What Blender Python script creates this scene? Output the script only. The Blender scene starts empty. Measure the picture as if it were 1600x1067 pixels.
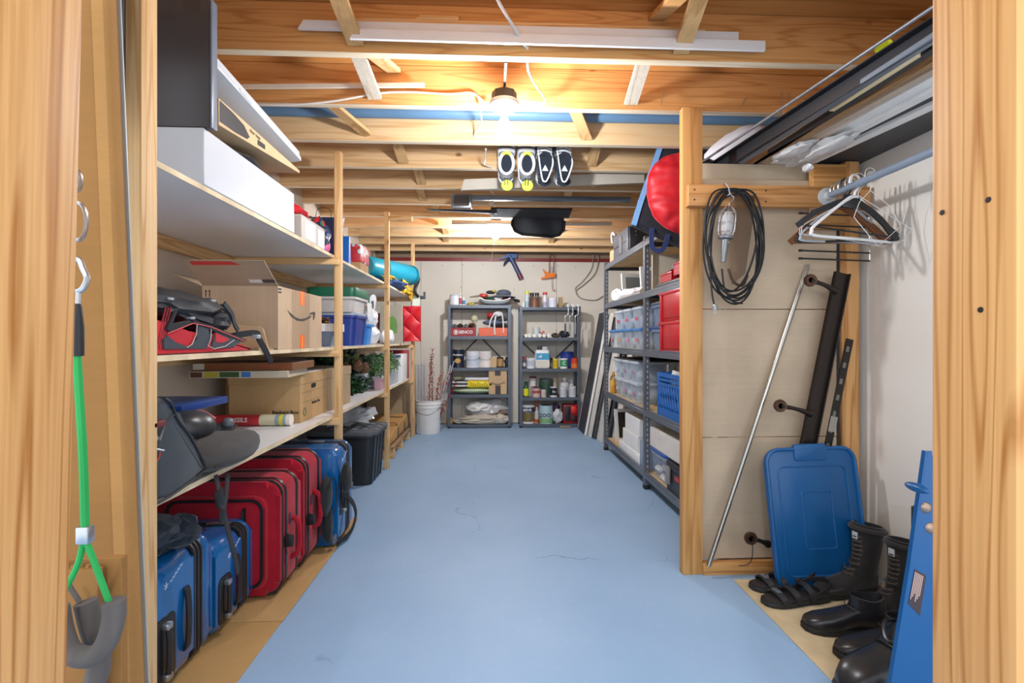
import bpy, bmesh, math, random
from mathutils import Vector, Matrix, noise
from math import sin, cos, pi, radians as RAD
random.seed(7)
SC = bpy.context.scene
COL = SC.collection
# ------------------------------------------------------------------ camera
TH = RAD(2.5); F = 760.0; CZ = 1.084; HY = 530.0
cd = bpy.data.cameras.new('camera'); cam = bpy.data.objects.new('camera', cd); COL.objects.link(cam)
cd.sensor_width = 36.0; cd.lens = F/1600*36.0; cd.shift_y = -(533.5-HY)/1600; cd.clip_start = 0.02
cam.location = (0, 0, CZ); cam.rotation_euler = (pi/2, 0, -TH)
SC.camera = cam
# ------------------------------------------------------------------ world, exposure
w = bpy.data.worlds.new('world'); SC.world = w; w.use_nodes = True
bg = w.node_tree.nodes['Background']; bg.inputs[0].default_value = (0.90, 0.97, 1.06, 1); bg.inputs[1].default_value = 1.65
BULB = 840.0; FARBULB = 1350.0       # emission of the bare bulbs
FILLBULB = 1000.0  # emission of the added fill bulb behind the camera
SC.view_settings.view_transform = 'Standard'; SC.view_settings.look = 'None'
SC.view_settings.gamma = 1.0; SC.view_settings.use_curve_mapping = False
SC.view_settings.exposure = 0.3
# ------------------------------------------------------------------ measuring helpers (camera ray -> room metres)
def ray(px, py):
    cx = (px-800)/F
    return Vector((cx*cos(TH)+sin(TH), -cx*sin(TH)+cos(TH), -(py-HY)/F))
def at(px, py, X=None, Y=None, Z=None):
    d = ray(px, py)
    t = X/d.x if X is not None else Y/d.y if Y is not None else (Z-CZ)/d.z
    return Vector((0, 0, CZ)) + d*t
# ------------------------------------------------------------------ materials
def lin(h):
    h = h.lstrip('#'); v = [int(h[i:i+2], 16)/255 for i in (0, 2, 4)]
    return tuple(c/12.92 if c <= .04045 else ((c+.055)/1.055)**2.4 for c in v) + (1,)
MATS = {}
class NT:
    def __init__(s, name):
        s.m = bpy.data.materials.new(name); s.m.use_nodes = True; s.t = s.m.node_tree
        s.b = s.t.nodes['Principled BSDF']; s.tc = None
    def n(s, typ, **kw):
        nd = s.t.nodes.new(typ)
        for k, v in kw.items():
            if k in nd.inputs: nd.inputs[k].default_value = v
            else: setattr(nd, k, v)
        return nd
    def l(s, a, b): s.t.links.new(a, b)
    def coord(s, scale=(1, 1, 1), rot=(0, 0, 0)):
        if not s.tc: s.tc = s.n('ShaderNodeTexCoord')
        mp = s.n('ShaderNodeMapping'); mp.inputs['Scale'].default_value = scale; mp.inputs['Rotation'].default_value = rot
        s.l(s.tc.outputs['Object'], mp.inputs['Vector']); return mp.outputs[0]
    def noise(s, vec, scale, detail=4, rough=.55, dist=0):
        nd = s.n('ShaderNodeTexNoise', Scale=scale, Detail=detail, Roughness=rough, Distortion=dist); s.l(vec, nd.inputs['Vector']); return nd.outputs[0]
    def ramp(s, fac, stops):
        r = s.n('ShaderNodeValToRGB'); e = r.color_ramp.elements
        while len(e) < len(stops): e.new(.5)
        for el, (p, c) in zip(e, stops): el.position = p; el.color = c
        s.l(fac, r.inputs[0]); return r.outputs[0]
    def mix(s, fac, a, b, mode='MIX'):
        m = s.n('ShaderNodeMix', data_type='RGBA', blend_type=mode)
        for k, v in ((0, fac), (6, a), (7, b)):
            if hasattr(v, 'is_linked') or isinstance(v, bpy.types.NodeSocket): s.l(v, m.inputs[k])
            else: m.inputs[k].default_value = v
        return m.outputs[2]
    def bump(s, h, strength=.3, dist=.002):
        b = s.n('ShaderNodeBump', Strength=strength, Distance=dist); s.l(h, b.inputs['Height']); s.l(b.outputs[0], s.b.inputs['Normal'])
    def col(s, v):
        if isinstance(v, bpy.types.NodeSocket): s.l(v, s.b.inputs['Base Color'])
        else: s.b.inputs['Base Color'].default_value = v
    def set(s, **kw):
        for k, v in kw.items(): s.b.inputs[k.replace('_', ' ')].default_value = v
def plain(h, rough=.55, metal=0.0, spec=.5, var=.06, bump=0, bscale=300, coat=0, name=None):
    """plain coloured stuff with a faint procedural mottling"""
    key = ('p', h, rough, metal, spec, var, bump, bscale, coat)
    if key in MATS: return MATS[key]
    t = NT(name or 'paint_'+h.lstrip('#')); c = lin(h)
    v = t.coord(); nz = t.noise(v, 9, 3)
    a = tuple(max(0, x*(1-var)) for x in c[:3])+(1,); b = tuple(min(1, x*(1+var)) for x in c[:3])+(1,)
    t.col(t.ramp(nz, [(.3, a), (.7, b)])); t.set(Roughness=rough, Metallic=metal, Specular_IOR_Level=spec, Coat_Weight=coat)
    if bump: t.bump(t.noise(v, bscale, 2), bump, .001)
    MATS[key] = t.m; return t.m
def fabric(h, scale=900, strength=.5, rough=.9, var=.15):
    key = ('f', h, scale, strength, rough, var)
    if key in MATS: return MATS[key]
    t = NT('fabric_'+h.lstrip('#')); c = lin(h); v = t.coord()
    nz = t.noise(v, 14, 5); fine = t.noise(v, scale, 2)
    a = tuple(x*(1-var) for x in c[:3])+(1,); b = tuple(min(1, x*(1+var)) for x in c[:3])+(1,)
    base = t.ramp(nz, [(.3, a), (.7, b)])
    t.col(t.mix(.25, base, t.ramp(fine, [(.35, tuple(x*.5 for x in c[:3])+(1,)), (.7, b)])))
    t.set(Roughness=rough, Specular_IOR_Level=.2, Sheen_Weight=.15); t.bump(fine, strength, .001)
    MATS[key] = t.m; return t.m
def wood(h1, h2, axis='x', ring=26, stretch=.06, knots=True, rough=.6, name='wood', knot='#6b3d18'):
    key = ('w', h1, h2, axis, ring, stretch, knots, rough)
    if key in MATS: return MATS[key]
    t = NT(name); s = [1, 1, 1]; s['xyz'.index(axis)] = stretch
    v = t.coord(tuple(s))
    n1 = t.noise(v, 7, 3, .5)
    mul = t.n('ShaderNodeMath', operation='MULTIPLY'); t.l(n1, mul.inputs[0]); mul.inputs[1].default_value = ring
    fr = t.n('ShaderNodeMath', operation='PINGPONG'); t.l(mul.outputs[0], fr.inputs[0]); fr.inputs[1].default_value = 1.0
    rings = t.ramp(fr.outputs[0], [(0, lin(h1)), (.62, lin(h1)), (.93, lin(h2)), (1, lin(h2))])
    fine = t.noise(t.coord(tuple(x*(.25 if x != 1 else 1) for x in s)), 170, 3)
    c = t.mix(.35, rings, t.ramp(fine, [(.35, lin(h2)), (.65, lin(h1))]))
    big = t.noise(t.coord(), 2.2, 2)
    c = t.mix(t.ramp(big, [(.4, (0, 0, 0, 1)), (.75, (.25, .25, .25, 1))]), c, lin(h2))
    if knots:
        vo = t.n('ShaderNodeTexVoronoi', Scale=5.5); ks = [1, 1, 1]; ks['xyz'.index(axis)] = .55
        t.l(t.coord(tuple(ks)), vo.inputs['Vector'])
        c = t.mix(t.ramp(vo.outputs['Distance'], [(.035, (.85, .85, .85, 1)), (.085, (0, 0, 0, 1))]), c, lin(knot))
    t.col(c); t.set(Roughness=rough, Specular_IOR_Level=.3); t.bump(fr.outputs[0], .12, .001)
    MATS[key] = t.m; return t.m
def cardboard(h='#b08a5c', axis='z', name='cardboard'):
    key = ('c', h, axis)
    if key in MATS: return MATS[key]
    t = NT(name); c = lin(h); v = t.coord()
    s = [1, 1, 1]; s['xyz'.index(axis)] = .02
    nz = t.noise(v, 5, 4); fl = t.noise(t.coord(tuple(s)), 120, 1)
    a = tuple(x*.88 for x in c[:3])+(1,); b = tuple(min(1, x*1.08) for x in c[:3])+(1,)
    t.col(t.mix(.15, t.ramp(nz, [(.3, a), (.7, b)]), t.ramp(fl, [(.4, a), (.6, b)])))
    t.set(Roughness=.85, Specular_IOR_Level=.2); t.bump(fl, .25, .001)
    MATS[key] = t.m; return t.m
def clear(h='#dfe8ee', alpha=.35, rough=.15, name='clear_plastic'):
    key = ('g', h, alpha, rough)
    if key in MATS: return MATS[key]
    t = NT(name); t.col(lin(h)); t.set(Roughness=rough, Alpha=alpha); MATS[key] = t.m; return t.m
def glow(h, s, name='glow'):
    t = NT(name); t.col(lin(h)); t.b.inputs['Emission Color'].default_value = lin(h); t.b.inputs['Emission Strength'].default_value = s; return t.m
def spots(base, cols, scale=18, name='print'):
    """printed pattern: random coloured patches"""
    key = ('s', base, tuple(cols), scale)
    if key in MATS: return MATS[key]
    t = NT(name); vo = t.n('ShaderNodeTexVoronoi', Scale=scale); t.l(t.coord(), vo.inputs['Vector'])
    sep = t.n('ShaderNodeSeparateColor'); t.l(vo.outputs['Color'], sep.inputs[0])
    stops = [(i/len(cols), lin(c)) for i, c in enumerate(cols)]
    r = t.n('ShaderNodeValToRGB'); r.color_ramp.interpolation = 'CONSTANT'; e = r.color_ramp.elements
    while len(e) < len(stops): e.new(.5)
    for el, (p, c) in zip(e, stops): el.position = p; el.color = c
    t.l(sep.outputs[0], r.inputs[0])
    t.col(t.mix(t.ramp(vo.outputs['Distance'], [(.42, (0, 0, 0, 1)), (.5, (1, 1, 1, 1))]), r.outputs[0], lin(base)))
    t.set(Roughness=.45); MATS[key] = t.m; return t.m
# ------------------------------------------------------------------ mesh builder
class MB:
    def __init__(s): s.bm = bmesh.new(); s.mi = 0
    def _new(s, before):
        for f in s.bm.faces:
            if f.index == -1 or f not in before: f.material_index = s.mi
    def mesh(s, verts, faces, M=None):
        vs = [s.bm.verts.new(M @ Vector(v) if M else v) for v in verts]
        out = []
        for f in faces:
            try: fc = s.bm.faces.new([vs[i] for i in f]); fc.material_index = s.mi; out.append(fc)
            except ValueError: pass
        return vs, out
    def box(s, x0, x1, y0, y1, z0, z1, M=None, bev=0, seg=2, taper=0):
        t = taper
        v = [(x0+t, y0+t, z0), (x1-t, y0+t, z0), (x1-t, y1-t, z0), (x0+t, y1-t, z0), (x0, y0, z1), (x1, y0, z1), (x1, y1, z1), (x0, y1, z1)]
        f = [(3, 2, 1, 0), (4, 5, 6, 7), (0, 1, 5, 4), (1, 2, 6, 5), (2, 3, 7, 6), (3, 0, 4, 7)]
        if bev:
            b2 = bmesh.new(); vs = [b2.verts.new(p) for p in v]
            for q in f: b2.faces.new([vs[i] for i in q])
            bmesh.ops.bevel(b2, geom=b2.edges[:], offset=bev, segments=seg, profile=.5, affect='EDGES')
            s.absorb(b2, M)
        else: s.mesh(v, f, M)
        return s
    def absorb(s, b2, M=None):
        b2.verts.ensure_lookup_table(); b2.verts.index_update()
        s.mesh([tuple(v.co) for v in b2.verts], [[v.index for v in f.verts] for f in b2.faces], M); b2.free(); return s
    def rbox(s, x0, x1, y0, y1, z0, z1, r, axis='z', seg=4, bev=0, M=None, top=1.0):
        """box with the four edges along `axis` rounded by r; top: scale of the far end"""
        a = 'xyz'.index(axis); lo = (x0, y0, z0); hi = (x1, y1, z1)
        o = [i for i in range(3) if i != a]
        if a == 1: o = [2, 0]
        pts = []
        u0, u1, w0, w1 = lo[o[0]], hi[o[0]], lo[o[1]], hi[o[1]]
        for cx, cy, a0 in ((u1-r, w1-r, 0), (u0+r, w1-r, pi/2), (u0+r, w0+r, pi), (u1-r, w0+r, 1.5*pi)):
            for k in range(seg+1):
                q = a0+pi/2*k/seg; pts.append((cx+r*cos(q), cy+r*sin(q)))
        return s.prism(pts, axis, lo[a], hi[a], bev=bev, M=M, top=top)
    def prism(s, pts, axis, a, b, bev=0, seg=2, M=None, top=1.0):
        """extrude polygon; axis x: pts=(y,z), y: pts=(z,x), z: pts=(x,y)"""
        def P(p, h):
            return {'x': (h, p[0], p[1]), 'y': (p[1], h, p[0]), 'z': (p[0], p[1], h)}[axis]
        n = len(pts); cx = sum(p[0] for p in pts)/n; cy = sum(p[1] for p in pts)/n
        t2 = [(cx+(p[0]-cx)*top, cy+(p[1]-cy)*top) for p in pts]
        v = [P(p, a) for p in pts]+[P(p, b) for p in t2]
        ar = sum(pts[i][0]*pts[(i+1) % n][1]-pts[(i+1) % n][0]*pts[i][1] for i in range(n))
        fw = (ar > 0) == (b > a)
        f = [list(range(n))[::-1], list(range(n, 2*n))]+[[i, (i+1) % n, n+(i+1) % n, n+i] for i in range(n)]
        if not fw: f = [q[::-1] for q in f]
        if bev:
            b2 = bmesh.new(); vs = [b2.verts.new(p) for p in v]
            for q in f: b2.faces.new([vs[i] for i in q])
            eds = [e for fc in list(b2.faces)[:2] for e in fc.edges]
            bmesh.ops.bevel(b2, geom=eds, offset=bev, segments=seg, profile=.5, affect='EDGES')
            s.absorb(b2, M)
        else: s.mesh(v, f, M)
        return s
    def tube(s, pts, r, seg=8, M=None, closed=False, caps=True, flat=None):
        """tube along points; r number or list; flat=(a,b) half sizes for a strap with an up hint"""
        pts = [Vector(p) for p in pts]; n = len(pts); rs = r if isinstance(r, (list, tuple)) else [r]*n
        rings = []; up = None
        for i, p in enumerate(pts):
            if closed: d = pts[(i+1) % n]-pts[i-1]
            else: d = pts[min(i+1, n-1)]-pts[max(i-1, 0)]
            if d.length < 1e-9: d = Vector((0, 0, 1))
            d.normalize()
            if up is None:
                h = Vector(flat[2]) if flat and len(flat) > 2 else (Vector((0, 0, 1)) if abs(d.z) < .9 else Vector((1, 0, 0)))
                up = (h-d*h.dot(d)).normalized()
            else:
                up = up-d*up.dot(d)
                up = up.normalized() if up.length > 1e-6 else Vector((0, 0, 1))
            sd = d.cross(up)
            a, b = (flat[0], flat[1]) if flat else (rs[i], rs[i])
            if flat and isinstance(r, (list, tuple)): a *= rs[i]; b *= rs[i]
            if flat: ring = [p+up*(b*y)+sd*(a*x) for x, y in ((-1, -1), (1, -1), (1, 1), (-1, 1))]
            else: ring = [p+up*(b*sin(2*pi*k/seg))+sd*(a*cos(2*pi*k/seg)) for k in range(seg)]
            rings.append(ring)
        m = len(rings[0]); v = [q for g in rings for q in g]; f = []
        for i in range(n if closed else n-1):
            j = (i+1) % n
            for k in range(m): f.append((i*m+k, j*m+k, j*m+(k+1) % m, i*m+(k+1) % m))
        if caps and not closed: f.append(tuple(range(m))); f.append(tuple(range((n-1)*m, n*m))[::-1])
        s.mesh(v, f, M); return s
    def lathe(s, prof, c=(0, 0, 0), seg=20, M=None, axis='z', sx=1, sy=1):
        """profile [(r,h)] spun round axis through c"""
        v = []; f = []; n = len(prof)
        for r, h in prof:
            for k in range(seg):
                q = 2*pi*k/seg; a, b = r*cos(q)*sx, r*sin(q)*sy
                p = {'z': (a, b, h), 'y': (b, h, a), 'x': (h, a, b)}[axis]
                v.append((p[0]+c[0], p[1]+c[1], p[2]+c[2]))
        for i in range(n-1):
            for k in range(seg):
                f.append((i*seg+k, i*seg+(k+1) % seg, (i+1)*seg+(k+1) % seg, (i+1)*seg+k))
        if prof[0][0] > 1e-5: f.append(tuple(range(seg))[::-1])
        if prof[-1][0] > 1e-5: f.append(tuple(range((n-1)*seg, n*seg)))
        s.mesh(v, f, M); return s
    def blob(s, c, r, seed=0, amp=.15, freq=2.0, sub=3, floor=None, M=None, pw=1.0, oct2=0):
        """a noise-dented ellipsoid; pw<1 makes it boxy; floor flattens the bottom"""
        b2 = bmesh.new(); bmesh.ops.create_icosphere(b2, subdivisions=sub, radius=1)
        off = Vector((seed*7.3, seed*3.1, seed*5.7))
        for v in b2.verts:
            d = v.co.normalized()
            if pw != 1: d = Vector([math.copysign(abs(x)**pw, x) for x in d])
            k = 1+amp*noise.noise(d*freq+off)+(oct2*noise.noise(d*freq*3.1+off) if oct2 else 0)
            v.co = Vector((d.x*r[0]*k+c[0], d.y*r[1]*k+c[1], d.z*r[2]*k+c[2]))
            if floor is not None and v.co.z < floor: v.co.z = floor
        return s.absorb(b2, M)
    def grid(s, fn, nu, nv, thick=0, M=None, cu=False):
        """surface fn(u,v)->xyz for u,v in 0..1; thick>0 gives it a second skin"""
        P = [[Vector(fn(i/nu, j/nv)) for j in range(nv+1)] for i in range(nu+1)]
        v = [p for row in P for p in row]; W = nv+1
        f = [(i*W+j, (i+1)*W+j, (i+1)*W+j+1, i*W+j+1) for i in range(nu) for j in range(nv)]
        if thick:
            nn = []
            for i in range(nu+1):
                for j in range(nv+1):
                    a = P[min(i+1, nu)][j]-P[max(i-1, 0)][j]; b = P[i][min(j+1, nv)]-P[i][max(j-1, 0)]
                    nrm = a.cross(b); nn.append(nrm.normalized() if nrm.length > 1e-12 else Vector((0, 0, 1)))
            N = len(v); v = v+[p-n*thick for p, n in zip(v, nn)]
            f = f+[tuple(N+q for q in g[::-1]) for g in f]
            bd = [(i, 0) for i in range(nu+1)]+[(nu, j) for j in range(1, nv+1)]+[(i, nv) for i in range(nu-1, -1, -1)]+[(0, j) for j in range(nv-1, 0, -1)]
            for k in range(len(bd)):
                a = bd[k][0]*W+bd[k][1]; b = bd[(k+1) % len(bd)]; b = b[0]*W+b[1]
                f.append((b, a, N+a, N+b))
        s.mesh(v, f, M); return s
    def m(s, i): s.mi = i; return s
    def build(s, name, mats, parent=None, smooth=40, local=False):
        me = bpy.data.meshes.new(name); s.bm.normal_update(); s.bm.to_mesh(me); s.bm.free()
        for m in (mats if isinstance(mats, (list, tuple)) else [mats]): me.materials.append(m)
        if parent is not None and not local:
            M = Matrix.Identity(4); p = parent
            while p is not None: M = p.matrix_basis @ M; p = p.parent
            me.transform(M.inverted())
        if smooth: me.shade_smooth(); me.set_sharp_from_angle(angle=RAD(smooth))
        o = bpy.data.objects.new(name, me); COL.objects.link(o)
        if parent is not None: o.parent = parent
        return o
def tag(o, label, cat, group=None):
    o['label'] = label; o['category'] = cat
    if group: o['group'] = group
    return o
def struct(o): o['kind'] = 'structure'; return o
def thing(name, label, cat, loc=(0, 0, 0), rz=0, group=None):
    o = bpy.data.objects.new(name, None); COL.objects.link(o); o.empty_display_size = .05
    o.location = loc; o.rotation_euler = (0, 0, rz)
    o.matrix_basis = Matrix.Translation(Vector(loc)) @ Matrix.Rotation(rz, 4, 'Z')
    return tag(o, label, cat, group)
def dup(root, M, label=None):
    """copy of a thing and its parts, placed with matrix M"""
    r = root.copy(); COL.objects.link(r); r.matrix_basis = M
    if label: r['label'] = label
    for ch in root.children:
        c = ch.copy(); COL.objects.link(c); c.parent = r
        for g in ch.children: d = g.copy(); COL.objects.link(d); d.parent = c
    return r
def TR(x, y, z, rz=0, rx=0, ry=0, s=1):
    return Matrix.Translation((x, y, z)) @ Matrix.Rotation(rz, 4, 'Z') @ Matrix.Rotation(ry, 4, 'Y') @ Matrix.Rotation(rx, 4, 'X') @ Matrix.Scale(s, 4)
def text(name, body, size, M, mat, parent, extrude=.0006, font_bold=False, sx=1.0, align='CENTER'):
    """flat printed lettering; M maps text plane (x right, y up) into the room"""
    cu = bpy.data.curves.new(name, 'FONT'); cu.body = body; cu.size = size; cu.extrude = extrude; cu.align_x = align; cu.align_y = 'CENTER'
    if font_bold: cu.offset = size*.018
    cu.resolution_u = 2
    tmp = bpy.data.objects.new(name+'_tmp', cu); COL.objects.link(tmp)
    dg = bpy.context.evaluated_depsgraph_get(); dg.update()
    me = bpy.data.meshes.new_from_object(tmp.evaluated_get(dg)); bpy.data.objects.remove(tmp); bpy.data.curves.remove(cu)
    me.transform(Matrix.Diagonal((sx, 1, 1, 1))); me.transform(M)
    Mp = Matrix.Identity(4); p = parent
    while p is not None: Mp = p.matrix_basis @ Mp; p = p.parent
    me.transform(Mp.inverted()); me.materials.clear(); me.materials.append(mat)
    o = bpy.data.objects.new(name, me); COL.objects.link(o); o.parent = parent; return o
def basis(o, x, y):
    """matrix with origin o, x axis, y axis (z = x cross y)"""
    x = Vector(x).normalized(); y = Vector(y); y = (y-x*y.dot(x)).normalized(); z = x.cross(y)
    M = Matrix((x, y, z)).transposed().to_4x4(); M.translation = Vector(o); return M
def aisleL(X, y, z): return basis((X, y, z), (0, 1, 0), (0, 0, 1))      # a face looking towards +X: right of the reader is... +Y
def aisleR(X, y, z): return basis((X, y, z), (0, -1, 0), (0, 0, 1))     # a face looking towards -X
def front(x, Y, z): return basis((x, Y, z), (1, 0, 0), (0, 0, 1))       # a face looking towards -Y
def smoothpts(P, n=6, closed=False):
    """Catmull-Rom through points"""
    P = [Vector(p) for p in P]; N = len(P); out = []
    R = range(N) if closed else range(N-1)
    for i in R:
        a, b = P[i], P[(i+1) % N]
        p0 = P[i-1] if (i > 0 or closed) else a*2-b
        p3 = P[(i+2) % N] if (i+2 < N or closed) else b*2-a
        for k in range(n):
            t = k/n
            out.append(.5*((2*a)+(b-p0)*t+(2*p0-5*a+4*b-p3)*t*t+(3*a-p0-3*b+p3)*t**3))
    if not closed: out.append(P[-1])
    return out
SC.cycles.max_bounces = 7; SC.cycles.diffuse_bounces = 4; SC.cycles.glossy_bounces = 3; SC.cycles.transparent_max_bounces = 12
BLACK = plain('#1d1d20', .5); DGREY = plain('#3a3b3e', .55); WHITE = plain('#e9e8e4', .45, var=.03); KRAFT = cardboard('#b7936a'); KRAFTL = cardboard('#c9ab84')
BLKF = fabric('#232427'); GREYF = fabric('#45494f'); METAL = plain('#b9bbbd', .3, .9, var=.03); DMET = plain('#55565a', .4, .8)
def pxX(pts, X): return [tuple(at(a, b, X=X))[1:] for a, b in pts]          # pixels -> (y,z) on a plane x=X
def pxY(pts, Y): return [(at(a, b, Y=Y).z, at(a, b, Y=Y).x) for a, b in pts]  # pixels -> (z,x) on a plane y=Y
def one(m, name, mat, label, cat, group=None, smooth=40): return tag(m.build(name, mat, smooth=smooth), label, cat, group)
def carton(name, label, x0, x1, y0, y1, z0, z1, mat, cat='box', lid=None, rz=0, group=None, tape=None):
    """cardboard carton: walls, a seam and the two top flaps"""
    cx, cy = (x0+x1)/2, (y0+y1)/2; t = thing(name, label, cat, (cx, cy, z0), rz, group)
    a, b = (x1-x0)/2, (y1-y0)/2; h = z1-z0
    MB().box(-a, a, -b, b, 0, h-.004, bev=.003, seg=1).build('body', mat, t, local=True)
    MB().box(-a+.001, a-.001, -b+.001, -.001, h-.004, h, bev=.001, seg=1).build('flap', mat, t, local=True)
    MB().box(-a+.001, a-.001, .001, b-.001, h-.004, h, bev=.001, seg=1).build('flap', mat, t, local=True)
    if tape: MB().box(-a-.0006, a+.0006, -.02, .02, h*.7, h+.0008).build('tape', plain(tape, .3), t, local=True)
    return t
def foliage(m, c, r, n, seed, size=.05, droop=.3, up=.2):
    rd = random.Random(seed)
    for i in range(n):
        d = Vector((rd.gauss(0, 1), rd.gauss(0, 1), rd.gauss(0, .7)+up)).normalized()
        p = Vector(c)+Vector((d.x*r[0], d.y*r[1], d.z*r[2]))*rd.uniform(.25, 1)
        L = size*rd.uniform(.7, 1.3); s = d.cross(Vector((rd.gauss(0, 1), rd.gauss(0, 1), 1))).normalized()*L*.22
        e = p+d*L; mid = p+d*L*.55+Vector((0, 0, droop*L*.3)); e.z -= droop*L*.5
        m.mesh([p, mid+s, e, mid-s, p-Vector((0, 0, .002))], [(0, 1, 2, 3), (4, 3, 2, 1)])
    return m
# ================================================================== STRUCTURE
XL, XR, YB, ZJ, ZS = -1.47, 1.76, 6.27, 2.152, 2.336
PINE = wood('#e3bf8c', '#c08f57', 'z', name='pine_vertical'); PINEX = wood('#e3bf8c', '#c08f57', 'x', name='pine_cross'); PINEY = wood('#e3bf8c', '#c08f57', 'y', name='pine_depth')
PINE_D = wood('#d3a068', '#a86f38', 'z', ring=18, name='stud_wood'); PINE_DX = wood('#cb985c', '#a36a34', 'x', ring=18, name='stud_wood_cross')
FIR = wood('#d8a264', '#b97c42', 'x', ring=30, name='fir_joist', rough=.7); SPRUCE = wood('#e0bd8e', '#c79a67', 'x', ring=16, name='spruce_joist', rough=.7)
def floor_mat():
    t = NT('painted_concrete'); v = t.coord()
    n = t.noise(v, 1.6, 5); n2 = t.noise(v, 35, 4)
    c = t.ramp(n, [(.3, lin('#8fafd0')), (.7, lin('#9bb9d8'))])
    c = t.mix(t.ramp(n2, [(.62, (0, 0, 0, 1)), (.8, (.5, .5, .5, 1))]), c, lin('#b9c8da'))
    vo = t.n('ShaderNodeTexVoronoi', feature='DISTANCE_TO_EDGE', Scale=.9)
    dv = t.n('ShaderNodeMix', data_type='VECTOR'); dn = t.n('ShaderNodeTexNoise', Scale=3.0, Detail=5.0); t.l(v, dn.inputs['Vector'])
    dv.inputs[0].default_value = .22; t.l(v, dv.inputs[4]); t.l(dn.outputs['Color'], dv.inputs[5]); t.l(dv.outputs[1], vo.inputs['Vector'])
    brk = t.noise(v, 2.3, 2)
    crack = t.ramp(vo.outputs['Distance'], [(.001, (1, 1, 1, 1)), (.004, (0, 0, 0, 1))])
    fac = t.mix(1.0, crack, t.ramp(brk, [(.52, (0, 0, 0, 1)), (.62, (.55, .55, .55, 1))]), 'MULTIPLY')
    t.col(t.mix(fac, c, lin('#4a6488'))); t.set(Roughness=.5, Specular_IOR_Level=.35); t.bump(n2, .15, .002); return t.m
def wall_mat(name, h, h2, marks=0):
    t = NT(name); v = t.coord(); n = t.noise(v, 1.3, 5); n2 = t.noise(v, 60, 3)
    c = t.ramp(n, [(.3, lin(h)), (.7, lin(h2))])
    t.col(c); t.set(Roughness=.85, Specular_IOR_Level=.2); t.bump(n2, .08, .001); return t.m
FLOOR = floor_mat(); WALLB = wall_mat('drywall_beige', '#d9d2c4', '#e3dccf'); WALLL = wall_mat('drywall_grey', '#c9b9a6', '#d3c4b2'); WALLR = wall_mat('drywall_cream', '#dcd3c6', '#e6ded3')
DARKHOLE = plain('#2b2520', .8)
struct(MB().box(-2.2, 2.4, -1.6, YB+.1, -.12, 0).build('floor', FLOOR))
wb = struct(MB().box(XL-.1, XR+.1, YB+.012, YB+.11, 0, ZS).build('wall_back', plain('#8f7d68', .9)))
for a, b in ((XL, -.895), (-.892, -.372), (-.369, .85), (.853, XR)):
    MB().box(a, b, YB, YB+.013, .008, 2.085, bev=.002, seg=1).build('drywall_panel', WALLB, wb)
MB().box(XL, XR, YB-.004, YB+.01, 2.085, 2.13).build('vapour_barrier', plain('#7d2a26', .4), wb)
for i, (x, z) in enumerate([(-.36, 2.04), (-.1, 2.05), (.16, 2.04), (.55, 2.03), (.87, 2.04), (.83, 1.7), (-.38, 1.75), (-.37, 1.3), (.845, 1.2), (.3, 1.73), (-.62, 2.03), (1.1, 2.02)]):
    MB().lathe([(0, -.003), (.006, -.002), (.006, 0)], (x, YB-.0005, z), 8, axis='y').build('screw', plain('#6d655c', .6), wb)
wl = struct(MB().box(XL-.1, XL, .62, YB, 0, ZS).build('wall_left', WALLL))
wr = struct(MB().box(XR, XR+.1, .62, YB, 0, ZS).build('wall_right', WALLR))
# ceiling: subfloor, joists, bridging struts
ce = struct(MB().box(XL-.1, XR+.1, .6, YB+.1, ZS, ZS+.02).build('ceiling', wood('#cc9152', '#ae7035', 'x', ring=12, knots=False, name='subfloor_plywood')))
EDGEW = wood('#f0dfc2', '#dcc29a', 'x', ring=10, knots=False, name='pale_lit_joist_edge')  # pale planed edge, with the light from below put into its colour
JY = [1.833+.406*(k-1) for k in range(-1, 12)]      # front faces, k=-1..11
for i, y in enumerate(JY):
    r = random.Random(i); m = MB()
    m.box(XL, XR, y, min(y+.038, YB-.006), ZJ, ZS-.001, bev=.002, seg=1)
    jo = m.build('joist', FIR if i <= 3 else SPRUCE, ce)
    MB().box(XL+.001, XR-.001, y+.0015, min(y+.0365, YB-.007), ZJ-.0012, ZJ+.001).build('lit_bottom_edge', EDGEW, jo)
STRUT = wood('#d9b17b', '#b58955', 'y', ring=10, knots=False, name='strut_wood'); STRUTG = wood('#cfc5b4', '#aa9b83', 'y', ring=10, knots=False, name='strut_weathered')
def strut(k, xl, xu, mat=STRUT, flip=False, w=.03):
    """bridging strip from the top of joist k to the foot of joist k+1"""
    y0 = JY[k+1]+.038; y1 = JY[k+2]
    a, b = Vector((xu, y0+.004, ZS-.03)), Vector((xl, y1-.004, ZJ+.028))
    if flip: a.z, b.z = b.z, a.z
    m = MB(); m.tube([a, b], 1, flat=(w, .009, (0, 0, 1))); o = m.build('bridging_strut', mat, ce)
for k, xl, xu in ((0, -.50, -.53), (1, -.525, -.56), (2, -.66, -.90), (3, -.54, -.56), (4, -.486, -.50), (5, -.53, -.55), (6, -.47, -.49), (7, -.47, -.45), (8, -.46, -.48), (9, -.5, -.5)):
    strut(k, xl, xu, STRUTG if k == 1 else STRUT)
for k, xl, xu in ((0, .725, .70), (1, .65, .64), (2, .526, .34), (3, .635, .62), (4, .72, .7), (5, .6, .6), (6, .62, .63), (7, .65, .66), (8, .66, .66), (9, .68, .67)):
    strut(k, xl, xu, STRUTG if k == 1 else STRUT)
strut(1, -.44, -.46, STRUT, True); strut(0, .63, .62, FIR, True); strut(5, -.5, -.49, STRUT, True); strut(7, .6, .6, STRUT, True)
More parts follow.
